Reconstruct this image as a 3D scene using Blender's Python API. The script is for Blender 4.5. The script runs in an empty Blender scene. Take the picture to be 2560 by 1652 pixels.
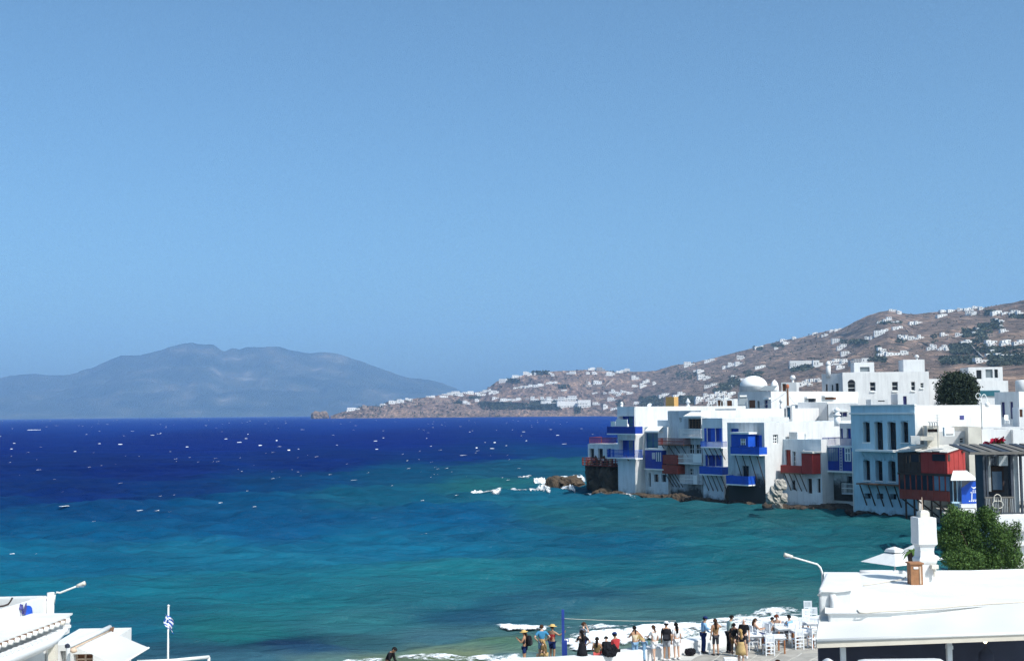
import bpy, bmesh, math, random
import numpy as np
from mathutils import Vector, Matrix
random.seed(7); np.random.seed(7)
sc = bpy.context.scene
COL = sc.collection
# ------------------------------------------------------------------ camera
F, CX, CY, H = 3000.0, 1280.0, 826.0, 12.5          # focal length in photo pixels, eye 12.5 m above the sea
def yh(x): return 1044.5 - 0.0095 * x               # the true horizon
roll = math.atan(0.0095)
pitch = math.atan((yh(1280) - 826) * math.cos(roll) / F)
_f = np.array([0, math.cos(pitch), math.sin(pitch)]); _r0 = np.array([1., 0, 0]); _u0 = np.cross(_r0, _f)
_r = _r0 * math.cos(roll) - _u0 * math.sin(roll); _u = _u0 * math.cos(roll) + _r0 * math.sin(roll)
EYE = np.array([0, 0, H])
def ray(px, py): return _f + (px - CX) / F * _r - (py - CY) / F * _u
def Pz(px, py, z):                                   # point of the sight line at height z
    d = ray(px, py); return EYE + d * ((z - H) / d[2])
def P(px, py, dep):                                  # point of the sight line at distance dep
    d = ray(px, py); return EYE + d * (dep / d[1])
cd = bpy.data.cameras.new('camera'); cam = bpy.data.objects.new('camera', cd); COL.objects.link(cam)
cd.sensor_fit = 'HORIZONTAL'; cd.sensor_width = 36; cd.lens = 36 * F / 2560
cd.clip_start = 0.5; cd.clip_end = 40000
cam.matrix_world = Matrix(((_r[0], _u[0], -_f[0], 0), (_r[1], _u[1], -_f[1], 0), (_r[2], _u[2], -_f[2], H), (0, 0, 0, 1)))
sc.camera = cam
# ------------------------------------------------------------------ sky, sun, exposure
SUN_AZ, SUN_EL = math.atan2(0.70, -0.71), math.radians(48)     # azimuth from +y towards +x
w = bpy.data.worlds.new('World'); sc.world = w; w.use_nodes = True
nt = w.node_tree; bg = nt.nodes['Background']
sky = nt.nodes.new('ShaderNodeTexSky'); sky.sky_type = 'NISHITA'; sky.sun_disc = False
sky.sun_elevation = SUN_EL; sky.sun_rotation = SUN_AZ
sky.altitude = 0; sky.air_density = 0.8; sky.dust_density = 3.0; sky.ozone_density = 6.0
tint = nt.nodes.new('ShaderNodeMix'); tint.data_type = 'RGBA'; tint.blend_type = 'MULTIPLY'; tint.inputs['Factor'].default_value = 1
tint.inputs['B'].default_value = (.83, 1.03, .96, 1)          # the phone's cool white balance, all over the sky
nt.links.new(sky.outputs[0], tint.inputs['A']); nt.links.new(tint.outputs['Result'], bg.inputs['Color']); bg.inputs['Strength'].default_value = 0.139
sl = bpy.data.lights.new('sun', 'SUN'); sun = bpy.data.objects.new('sun', sl); COL.objects.link(sun)
sl.energy = 3.9; sl.angle = math.radians(0.53); sl.color = (1.0, 0.96, 0.90)
_to = Vector((math.sin(SUN_AZ) * math.cos(SUN_EL), math.cos(SUN_AZ) * math.cos(SUN_EL), math.sin(SUN_EL)))
sun.rotation_euler = _to.to_track_quat('Z', 'Y').to_euler()
sc.view_settings.view_transform = 'Standard'; sc.view_settings.look = 'None'
sc.view_settings.gamma = 1; sc.view_settings.use_curve_mapping = False; sc.view_settings.exposure = 0.38
sc.render.engine = 'CYCLES'
cy = sc.cycles
cy.max_bounces = 5; cy.diffuse_bounces = 3; cy.glossy_bounces = 3; cy.transparent_max_bounces = 12; cy.volume_bounces = 1
cy.use_denoising = True; cy.denoising_prefilter = 'NONE'; cy.use_adaptive_sampling = False; cy.sample_clamp_indirect = 6; cy.caustics_reflective = False; cy.caustics_refractive = False
# ------------------------------------------------------------------ helpers
ROOT = {}                                            # object name -> world position of its thing
def lin(r, g, b):
    f = lambda c: (c / 255 / 12.92) if c / 255 <= .04045 else ((c / 255 + .055) / 1.055) ** 2.4
    return (f(r), f(g), f(b))
def tag(o, label, cat, group=None, kind=None):
    o['label'] = label; o['category'] = cat
    if group: o['group'] = group
    if kind: o['kind'] = kind
    return o
def thing(name, label, cat, loc, group=None):
    o = bpy.data.objects.new(name, None); COL.objects.link(o)
    o.location = [float(c) for c in loc]; o.empty_display_size = .2
    ROOT[o.name] = np.array(o.location); return tag(o, label, cat, group)
class MB:
    """collects shapes in world coordinates; build() links them as ONE mesh object"""
    def __init__(s): s.v = []; s.f = []
    def poly(s, pts, faces):
        b = len(s.v); s.v += [tuple(map(float, p)) for p in pts]; s.f += [tuple(b + i for i in q) for q in faces]; return s
    def hexa(s, p):                                  # 8 points: bottom ring 0-3, top ring 4-7
        return s.poly(p, [(3, 2, 1, 0), (4, 5, 6, 7), (0, 1, 5, 4), (1, 2, 6, 5), (2, 3, 7, 6), (3, 0, 4, 7)])
    def box(s, c, d, rz=0.0, tilt=0.0):              # centre, full sizes
        x, y, z = d[0] / 2, d[1] / 2, d[2] / 2
        M = Matrix.Rotation(rz, 3, 'Z') @ Matrix.Rotation(tilt, 3, 'X')
        pts = [(-x, -y, -z), (x, -y, -z), (x, y, -z), (-x, y, -z), (-x, -y, z), (x, -y, z), (x, y, z), (-x, y, z)]
        return s.hexa([tuple(M @ Vector(p) + Vector([float(k) for k in c])) for p in pts])
    def tube(s, pts, r, n=6, r1=None, caps=True):
        pts = [Vector([float(k) for k in p]) for p in pts]; b = len(s.v); m = len(pts)
        for i, p in enumerate(pts):
            d = (pts[min(i + 1, m - 1)] - pts[max(i - 1, 0)]).normalized()
            a = d.cross(Vector((0, 0, 1)) if abs(d.z) < .9 else Vector((1, 0, 0))).normalized(); c = d.cross(a)
            rr = r if r1 is None else r + (r1 - r) * i / max(1, m - 1)
            for k in range(n):
                t = 2 * math.pi * k / n; s.v.append(tuple(p + a * (rr * math.cos(t)) + c * (rr * math.sin(t))))
        for i in range(m - 1):
            for k in range(n):
                k2 = (k + 1) % n; s.f.append((b + i * n + k, b + i * n + k2, b + (i + 1) * n + k2, b + (i + 1) * n + k))
        if caps: s.f.append(tuple(b + k for k in range(n))[::-1]); s.f.append(tuple(b + (m - 1) * n + k for k in range(n)))
        return s
    def lathe(s, c, prof, n=12, rz=0.0):             # prof: (radius, z) from bottom to top
        b = len(s.v); m = len(prof)
        for r, z in prof:
            for k in range(n):
                t = 2 * math.pi * k / n + rz; s.v.append((float(c[0]) + r * math.cos(t), float(c[1]) + r * math.sin(t), float(c[2]) + z))
        for i in range(m - 1):
            for k in range(n):
                k2 = (k + 1) % n; s.f.append((b + i * n + k, b + i * n + k2, b + (i + 1) * n + k2, b + (i + 1) * n + k))
        s.f.append(tuple(b + k for k in range(n))[::-1]); s.f.append(tuple(b + (m - 1) * n + k for k in range(n))); return s
    def build(s, name, mat, parent=None, smooth=False):
        me = bpy.data.meshes.new(name); o = bpy.data.objects.new(name, me); COL.objects.link(o)
        base = ROOT[parent.name] if parent is not None else np.array(s.v).mean(0) * 0
        v = np.array(s.v) - base
        me.from_pydata(v.tolist(), [], s.f); me.update()
        if smooth: me.polygons.foreach_set('use_smooth', [True] * len(me.polygons))
        for m in (mat if isinstance(mat, (list, tuple)) else [mat]): me.materials.append(m)
        if parent is not None: o.parent = parent; ROOT[o.name] = base
        else: ROOT[o.name] = base
        return o
def one(mb, name, mat, label, cat, group=None, kind=None, smooth=False):      # a thing that is one mesh, origin at its base
    v = np.array(mb.v); c = np.array([v[:, 0].mean(), v[:, 1].mean(), v[:, 2].min()])
    mb.v = (v - c).tolist(); o = mb.build(name, mat, None, smooth); o.location = c.tolist(); ROOT[o.name] = c
    return tag(o, label, cat, group, kind)
def copy_tree(o, parent=None, loc=None, rz=None):    # a thing with its parts and their sub-parts
    c = o.copy(); COL.objects.link(c); c.parent = parent
    for ch in list(o.children): copy_tree(ch, c)
    if loc is not None: c.location = [float(k) for k in loc]
    if rz is not None: c.rotation_euler.z = rz
    return c
# numpy value noise
def _h(i, j, s):
    n = (i * 374761393 + j * 668265263 + s * 974711) & 0xffffffff
    n = ((n ^ (n >> 13)) * 1274126177) & 0xffffffff
    return ((n ^ (n >> 16)) & 0xffff) / 65535.0
def vn(x, y, s=0):
    x = np.asarray(x, float); y = np.asarray(y, float)
    i = np.floor(x).astype(np.int64); j = np.floor(y).astype(np.int64); u = x - i; v = y - j
    u = u * u * (3 - 2 * u); v = v * v * (3 - 2 * v)
    return (_h(i, j, s) * (1 - u) + _h(i + 1, j, s) * u) * (1 - v) + (_h(i, j + 1, s) * (1 - u) + _h(i + 1, j + 1, s) * u) * v
def fbm(x, y, o=4, s=0):
    t = 0; a = .5
    for k in range(o): t = t + a * (vn(x * 2 ** k, y * 2 ** k, s + k) - .5); a *= .5
    return t
# ------------------------------------------------------------------ materials
def mat_new(name):
    m = bpy.data.materials.new(name); m.use_nodes = True
    return m, m.node_tree, m.node_tree.nodes['Principled BSDF']
def N(t, typ, **k):
    n = t.nodes.new(typ)
    for a, b in k.items():
        if a in n.inputs.keys(): n.inputs[a].default_value = b
        else: setattr(n, a, b)
    return n
def ramp(t, fac, stops):
    r = t.nodes.new('ShaderNodeValToRGB'); e = r.color_ramp.elements
    while len(e) < len(stops): e.new(.5)
    for q, (p, c) in zip(e, stops): q.position = p; q.color = (*c, 1) if len(c) == 3 else c
    t.links.new(fac, r.inputs[0]); return r
def mul(c, k): return tuple(min(1, x * k) for x in c)
def pm(name, col, rough=.7, scale=1.5, amt=.15, bump=.1, spec=.3, metal=0, fine=20, col2=None, stain=None, streak=0):
    """colour with uneven patches, fine bumps and, if asked, a dark band by the water (stain = height, colour)"""
    m, t, p = mat_new(name); L = t.links.new
    tc = N(t, 'ShaderNodeNewGeometry')
    n = N(t, 'ShaderNodeTexNoise', Scale=scale, Detail=6.0, Roughness=.65); L(tc.outputs['Position'], n.inputs['Vector'])
    r = ramp(t, n.outputs['Fac'], [(.3, mul(col, 1 - amt) if col2 is None else col2), (.62, col), (.8, mul(col, 1 + amt * .3))])
    out = r.outputs[0]
    if streak:                                           # rain streaks running down the wall
        mp = N(t, 'ShaderNodeMapping'); mp.inputs['Scale'].default_value = (1, 1, .1); L(tc.outputs['Position'], mp.inputs['Vector'])
        ns = N(t, 'ShaderNodeTexNoise', Scale=1.7, Detail=5.0, Roughness=.7); L(mp.outputs[0], ns.inputs['Vector'])
        rs = ramp(t, ns.outputs['Fac'], [(.36, (1 - streak, 1 - streak, 1 - streak * .95)), (.56, (1, 1, 1))])
        mk_ = N(t, 'ShaderNodeMix', data_type='RGBA', blend_type='MULTIPLY'); mk_.inputs['Factor'].default_value = 1; L(out, mk_.inputs['A']); L(rs.outputs[0], mk_.inputs['B']); out = mk_.outputs['Result']
    if stain:  # dark band at the foot; on plaster_undercut, painted undercut rock and its shade
        sp = N(t, 'ShaderNodeSeparateXYZ'); L(tc.outputs['Position'], sp.inputs[0])
        n2 = N(t, 'ShaderNodeTexNoise', Scale=.6, Detail=5.0, Roughness=.7); L(tc.outputs['Position'], n2.inputs['Vector'])
        a = N(t, 'ShaderNodeMath', operation='MULTIPLY_ADD'); L(n2.outputs['Fac'], a.inputs[0]); a.inputs[1].default_value = 4.0; a.inputs[2].default_value = -2.0 + stain[0]
        b = N(t, 'ShaderNodeMath', operation='SUBTRACT'); L(a.outputs[0], b.inputs[0]); L(sp.outputs['Z'], b.inputs[1])
        c = N(t, 'ShaderNodeMath', operation='MULTIPLY', use_clamp=True); L(b.outputs[0], c.inputs[0]); c.inputs[1].default_value = .8
        mx = N(t, 'ShaderNodeMix', data_type='RGBA'); L(c.outputs[0], mx.inputs['Factor']); L(out, mx.inputs['A']); mx.inputs['B'].default_value = (*stain[1], 1)
        out = mx.outputs['Result']
    L(out, p.inputs['Base Color'])
    p.inputs['Roughness'].default_value = rough; p.inputs['Specular IOR Level'].default_value = spec; p.inputs['Metallic'].default_value = metal
    if bump:
        n3 = N(t, 'ShaderNodeTexNoise', Scale=fine, Detail=4.0); L(tc.outputs['Position'], n3.inputs['Vector'])
        bp = N(t, 'ShaderNodeBump', Strength=bump, Distance=.05); L(n3.outputs['Fac'], bp.inputs['Height']); L(bp.outputs[0], p.inputs['Normal'])
    return m
M = {}
def mk(k, *a, **kw): M[k] = pm(k, *a, **kw)
# ------------------------------------------------------------------ sea
def sea_colour_field(px, py):
    pts = [  # photo colours of the water by place: depth and sea floor decide them
     (-200,1050,22,62,150),(400,1050,22,62,150),(900,1048,22,60,148),(1500,1042,24,64,152),(2300,1040,24,64,152),
     (-200,1110,20,46,128),(500,1105,20,46,128),(1000,1100,20,46,128),(1450,1100,20,50,130),
     (-200,1180,19,42,112),(400,1180,18,42,112),(800,1160,19,46,116),(1150,1140,20,52,120),(1400,1130,20,66,122),
     (-200,1240,17,46,110),(200,1240,17,46,110),(500,1230,15,54,112),(750,1215,15,66,115),(1000,1190,20,78,116),(1250,1180,30,86,116),(1420,1165,34,90,112),
     (-200,1290,14,74,124),(200,1285,14,74,124),(600,1260,15,80,125),(900,1240,24,92,122),(1250,1215,40,106,116),(1360,1240,28,100,128),
     (200,1330,15,88,132),(700,1320,16,84,130),(1150,1300,15,88,132),(1500,1285,34,98,114),(1700,1290,42,97,108),(2000,1300,40,97,106),(2250,1310,38,94,102),
     (100,1400,24,104,140),(500,1390,28,108,140),(1000,1370,24,106,142),(1500,1360,20,92,122),(1900,1360,32,102,116),(2200,1360,36,104,114),
     (100,1470,24,108,134),(600,1460,30,114,134),(1100,1440,36,116,132),(1600,1430,30,104,122),(2000,1430,38,104,112),
     (300,1530,28,106,126),(700,1520,36,118,130),(1100,1500,44,112,126),(1280,1505,36,88,112),(1380,1500,38,92,114),(1700,1490,56,110,120),(2000,1480,60,112,116),
     (300,1580,26,96,122),(600,1580,36,110,116),(900,1560,56,118,128),(1200,1535,38,84,110),(1290,1530,50,98,118),(1500,1540,74,112,118),(1900,1520,78,116,118),
     (560,1620,44,84,104),(720,1600,28,56,88),(760,1620,40,76,108),(900,1600,60,100,110),(1100,1590,76,114,128),(1250,1605,96,124,104),(1400,1580,84,118,124),
     (600,1652,70,110,130),(800,1648,100,124,124),(1000,1650,120,128,104),(1150,1640,136,140,110),(1250,1645,120,142,144),(1500,1610,130,146,140),(1800,1580,130,146,140)]
    a = np.array(pts, float); c = np.array([lin(*q[2:]) for q in pts])
    num = np.zeros((len(px), 3)); den = np.zeros(len(px))
    for q, k in zip(a, c):
        d2 = ((px - q[0]) * .16) ** 2 + (py - q[1]) ** 2 + 30
        wgt = d2 ** -2.2; num += wgt[:, None] * k; den += wgt
    return num / den[:, None]
def build_sea():
    na = 700
    ge = lambda a, b, n: a * np.exp(np.linspace(0, math.log(b / a), n, endpoint=False))
    r = np.concatenate([ge(22, 54, 24), ge(54, 330, 640), ge(330, 1500, 170), ge(1500, 17500, 90), [17500]]); nr = len(r); th = np.radians(np.linspace(-37, 40, na))
    R, T = np.meshgrid(r, th, indexing='ij'); X = (R * np.sin(T)).ravel(); Y = (R * np.cos(T)).ravel(); R = R.ravel()
    cell = np.maximum(np.repeat(np.gradient(r), na), R * math.radians(77) / na * .5)
    rng = np.random.RandomState(3); Z = np.zeros_like(X)
    for k in range(90):
        lam = .9 * (28 / .9) ** (rng.rand() ** 1.35); ang = math.radians(-90 + 8 + rng.randn() * 24)
        amp = .0115 * lam ** .85 * (.6 + .8 * rng.rand())
        if lam > 8: amp *= .55
        kx, ky = math.cos(ang) * 2 * math.pi / lam, math.sin(ang) * 2 * math.pi / lam
        wgt = np.clip((lam / cell - 2.2) / 2.5, 0, 1)
        ph = kx * X + ky * Y + rng.rand() * 6.28
        Z += wgt * amp * (np.sin(ph) + .28 * np.sin(2 * ph + .6))
    patch = .75 + .8 * vn(X / 34, Y / 60, 5)
    shore = np.clip((R - 50) / 75, .38, 1)
    Z = Z * patch * shore * 1.1
    for lam, ang, amp, ph0 in ((11.5, -84, .20, .4), (8.2, -97, .13, 2.1), (15.5, -90, .16, 4.0)):        # long swells steepening as they near the beach
        ang = math.radians(ang); kk = 2 * math.pi / lam; bend = 1.6 * fbm(X / 40, Y / 40, 3, int(lam)) * 2
        Z += amp * np.exp(-((R - 92) / 45.0) ** 2) * (np.exp(1.6 * (np.cos(kk * (math.cos(ang) * X + math.sin(ang) * Y) + bend * 2.2 + ph0) - 1)) - .35) * (.4 + 1.2 * vn(X / 22, Y / 9, 77))
    global SEA; SEA = (r, th, Z.reshape(nr, na))
    me = bpy.data.meshes.new('sea_water'); n = nr * na
    me.vertices.add(n); me.vertices.foreach_set('co', np.stack([X, Y, Z], 1).ravel())
    idx = np.arange(n).reshape(nr, na); q = np.stack([idx[:-1, :-1], idx[:-1, 1:], idx[1:, 1:], idx[1:, :-1]], -1).reshape(-1, 4)
    me.loops.add(q.size); me.loops.foreach_set('vertex_index', q.ravel())
    me.polygons.add(len(q)); me.polygons.foreach_set('loop_start', np.arange(0, q.size, 4)); me.polygons.foreach_set('use_smooth', np.ones(len(q), bool))
    me.update(calc_edges=True)
    d = np.stack([X, Y, np.full_like(X, -H)], 1)
    zz = d @ _f; px = CX + F * (d @ _r) / zz; py = CY - F * (d @ _u) / zz
    wob = np.clip((py - 1035) / 500, .02, .6)
    px2 = px + 170 * fbm(X / R * 9, np.log(R) * 7, 4, 11); py2 = py + 42 * wob * fbm(X / R * 16, np.log(R) * 26, 4, 21)
    c = sea_colour_field(px2, py2)
    at = me.attributes.new('depth_colour', 'FLOAT_COLOR', 'POINT')
    at.data.foreach_set('color', np.concatenate([c, np.ones((n, 1))], 1).ravel())
    at2 = me.attributes.new('calm_water', 'FLOAT', 'POINT'); at2.data.foreach_set('value', 0.05 + .27 * np.exp(-(R / 190.0) ** 1.6))
    m, t, p = mat_new('sea_water'); L = t.links.new
    ag = N(t, 'ShaderNodeAttribute', attribute_name='calm_water')
    a = N(t, 'ShaderNodeAttribute', attribute_name='depth_colour')
    g = N(t, 'ShaderNodeNewGeometry')
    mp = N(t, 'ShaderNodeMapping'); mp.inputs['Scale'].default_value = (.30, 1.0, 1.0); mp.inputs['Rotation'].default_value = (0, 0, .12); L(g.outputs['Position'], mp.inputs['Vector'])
    n0 = N(t, 'ShaderNodeTexNoise', Scale=.75, Detail=6.0, Roughness=.62, Distortion=.4); L(mp.outputs[0], n0.inputs['Vector'])
    n3 = N(t, 'ShaderNodeTexNoise', noise_type='RIDGED_MULTIFRACTAL', Scale=.26, Detail=5.0, Roughness=.55); L(mp.outputs[0], n3.inputs['Vector'])
    n1 = N(t, 'ShaderNodeMath', operation='MULTIPLY_ADD'); L(n3.outputs['Fac'], n1.inputs[0]); n1.inputs[1].default_value = .55; L(n0.outputs['Fac'], n1.inputs[2])
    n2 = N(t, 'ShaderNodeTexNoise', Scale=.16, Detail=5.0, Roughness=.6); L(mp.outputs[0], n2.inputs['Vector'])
    # light and dark of the wave faces, painted into the body colour as streaks
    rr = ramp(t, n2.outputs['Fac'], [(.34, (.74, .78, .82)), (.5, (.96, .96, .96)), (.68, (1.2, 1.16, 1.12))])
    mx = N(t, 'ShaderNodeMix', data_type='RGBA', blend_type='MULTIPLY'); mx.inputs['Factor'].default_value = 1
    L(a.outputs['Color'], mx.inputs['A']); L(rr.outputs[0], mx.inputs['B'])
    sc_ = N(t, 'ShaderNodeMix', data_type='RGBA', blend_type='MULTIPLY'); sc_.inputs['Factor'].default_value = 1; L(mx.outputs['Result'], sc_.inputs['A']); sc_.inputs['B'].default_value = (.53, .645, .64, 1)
    b1 = N(t, 'ShaderNodeBump', Strength=1.0, Distance=.8); L(n1.outputs[0], b1.inputs['Height'])
    t.nodes.remove(p)
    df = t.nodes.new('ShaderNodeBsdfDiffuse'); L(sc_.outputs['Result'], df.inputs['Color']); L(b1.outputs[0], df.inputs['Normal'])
    gl = t.nodes.new('ShaderNodeBsdfGlossy'); gl.inputs['Roughness'].default_value = .2; L(b1.outputs[0], gl.inputs['Normal'])
    fr = N(t, 'ShaderNodeFresnel', IOR=1.33); L(b1.outputs[0], fr.inputs['Normal'])
    cl = N(t, 'ShaderNodeMapRange'); L(fr.outputs[0], cl.inputs['Value']); cl.inputs['From Max'].default_value = .75; L(ag.outputs['Fac'], cl.inputs['To Max'])   # rough water never mirrors fully
    ms = t.nodes.new('ShaderNodeMixShader'); L(cl.outputs[0], ms.inputs[0]); L(df.outputs[0], ms.inputs[1]); L(gl.outputs[0], ms.inputs[2])
    L(ms.outputs[0], t.nodes['Material Output'].inputs['Surface'])
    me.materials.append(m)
    o = bpy.data.objects.new('sea_water', me); COL.objects.link(o)
    tag(o, 'choppy sea, navy far out and turquoise towards the beach', 'sea', kind='structure')
build_sea()
def sea_height(x, y):
    r, th, Zg = SEA; i = np.clip(np.searchsorted(r, math.hypot(x, y)), 0, len(r) - 1); j = np.clip(np.searchsorted(th, math.atan2(x, y)), 0, len(th) - 1); return float(Zg[i, j])
# white foam: ragged, with gaps
def foam_mat(name, lo, hi, sc1):
    m, t, p = mat_new(name); L = t.links.new
    g = N(t, 'ShaderNodeNewGeometry'); n = N(t, 'ShaderNodeTexNoise', Scale=sc1, Detail=7.0, Roughness=.7); L(g.outputs['Position'], n.inputs['Vector'])
    a = N(t, 'ShaderNodeAttribute', attribute_name='cover')
    ad = N(t, 'ShaderNodeMath', operation='ADD'); L(n.outputs['Fac'], ad.inputs[0]); L(a.outputs['Fac'], ad.inputs[1])
    r = ramp(t, ad.outputs[0], [(lo, (0, 0, 0)), (hi, (1, 1, 1))]); L(r.outputs[0], p.inputs['Alpha'])
    p.inputs['Base Color'].default_value = (.86, .88, .9, 1); p.inputs['Roughness'].default_value = .9; p.inputs['Specular IOR Level'].default_value = .1
    return m
M['foam'] = foam_mat('foam', .74, 1.30, 3.6)
def foam_strip(rows, z0, lump, seed, nu=90, nv=14, flat=False, soft=0):
    """rows: (px, py_far, py_near) along the breaker; a lumpy sheet of foam on the water"""
    rows = np.array(rows, float); s = np.linspace(0, len(rows) - 1, nu); k = np.arange(len(rows))
    px = np.interp(s, k, rows[:, 0]); a = np.interp(s, k, rows[:, 1]); b = np.interp(s, k, rows[:, 2])
    V = []; C = []; mid = Pz(px.mean(), (a + b).mean() / 2, z0); zf = sea_height(mid[0], mid[1])
    for i in range(nu):
        for j in range(nv):
            v = j / (nv - 1); p = Pz(px[i], a[i] + (b[i] - a[i]) * v, z0)
            nz = vn(p[0] * 1.1, p[1] * .8, seed) * .6 + vn(p[0] * 3, p[1] * 2.4, seed + 1) * .4
            e = min(1, 4 * v * (1 - v) * 1.25) * min(1, 6 * (i / (nu - 1)), 6 * (1 - i / (nu - 1)))
            V.append((p[0], p[1], (zf + .12 if flat else sea_height(p[0], p[1])) + z0 * .5 + .02 + lump * nz * e)); C.append(-soft + (-.03 if lump > .15 else -.12) + (.60 if lump > .15 else .50) * e + .7 * (nz - .5))
    return V, C, nu, nv
def foam_object(name, strips, label, cat='foam'):
    V = []; C = []; Fc = []
    for (v, c, nu, nv) in strips:
        b = len(V); V += v; C += c
        for i in range(nu - 1):
            for j in range(nv - 1): Fc.append((b + i * nv + j, b + i * nv + j + 1, b + (i + 1) * nv + j + 1, b + (i + 1) * nv + j))
    me = bpy.data.meshes.new(name); me.from_pydata([tuple(map(float, p)) for p in V], [], Fc); me.update()
    me.polygons.foreach_set('use_smooth', [True] * len(me.polygons))
    at = me.attributes.new('cover', 'FLOAT', 'POINT'); at.data.foreach_set('value', C); me.materials.append(M['foam'])
    o = bpy.data.objects.new(name, me); COL.objects.link(o); return tag(o, label, cat, kind='stuff')
foam_object('beach_surf', [
    foam_strip([(1228, 1556, 1561), (1268, 1554, 1566), (1310, 1552, 1572), (1350, 1552, 1575), (1380, 1558, 1571)], .1, .22, 3, 70, 12),
    foam_strip([(1395, 1602, 1634), (1425, 1580, 1632), (1480, 1580, 1628), (1540, 1579, 1612), (1620, 1571, 1606), (1700, 1561, 1602), (1780, 1551, 1592), (1880, 1538, 1582), (1980, 1526, 1574), (2070, 1516, 1562)], .1, .24, 9, 170, 18),
    foam_strip([(1380, 1560, 1575), (1480, 1560, 1582), (1600, 1556, 1575), (1750, 1540, 1560), (1900, 1522, 1545), (2060, 1500, 1528)], .06, .12, 12, 140, 10),
    foam_strip([(960, 1624, 1646), (1010, 1622, 1650), (1060, 1622, 1655), (1120, 1628, 1655), (1200, 1632, 1650), (1280, 1632, 1648)], .05, .06, 15, 110, 14),
    foam_strip([(800, 1646, 1656), (860, 1640, 1656), (930, 1636, 1654), (980, 1634, 1650)], .04, .06, 19, 80, 10),
    foam_strip([(1150, 1640, 1660), (1250, 1636, 1660), (1330, 1630, 1655)], .05, .06, 21, 60, 10),
    ], 'white broken surf running along the seawall and the beach')
foam_object('rock_surf', [
    foam_strip([(1375, 1192, 1200), (1410, 1187, 1204), (1450, 1185, 1210), (1470, 1190, 1215)], .1, .22, 23, 50, 10, soft=.12),
    foam_strip([(1330, 1199, 1204), (1350, 1195, 1208), (1368, 1200, 1208)], .1, .2, 27, 30, 8, soft=.12),
    foam_strip([(1170, 1231, 1237), (1200, 1226, 1237), (1240, 1224, 1238), (1262, 1228, 1237)], .1, .22, 31, 40, 10, soft=.12),
    foam_strip([(1262, 1226, 1234), (1320, 1222, 1234), (1370, 1226, 1233)], .1, .2, 33, 40, 8, soft=.12),
    foam_strip([(1290, 1194, 1197), (1310, 1191, 1198), (1335, 1192, 1197)], .1, .25, 37, 30, 8, soft=.12),
    foam_strip([(1335, 1222, 1230), (1360, 1214, 1232), (1380, 1224, 1232)], .2, .5, 41, 30, 8, soft=.12),
    foam_strip([(1398, 1222, 1230), (1420, 1218, 1229), (1445, 1226, 1232)], .15, .3, 43, 30, 8, soft=.12),
    foam_strip([(1440, 1230, 1234), (1470, 1231, 1235), (1500, 1238, 1243), (1525, 1236, 1243), (1560, 1243, 1246), (1600, 1247, 1249)], .12, .2, 47, 80, 6, soft=.12),
    ], 'white surf breaking over the brown rocks at the point')
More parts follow.
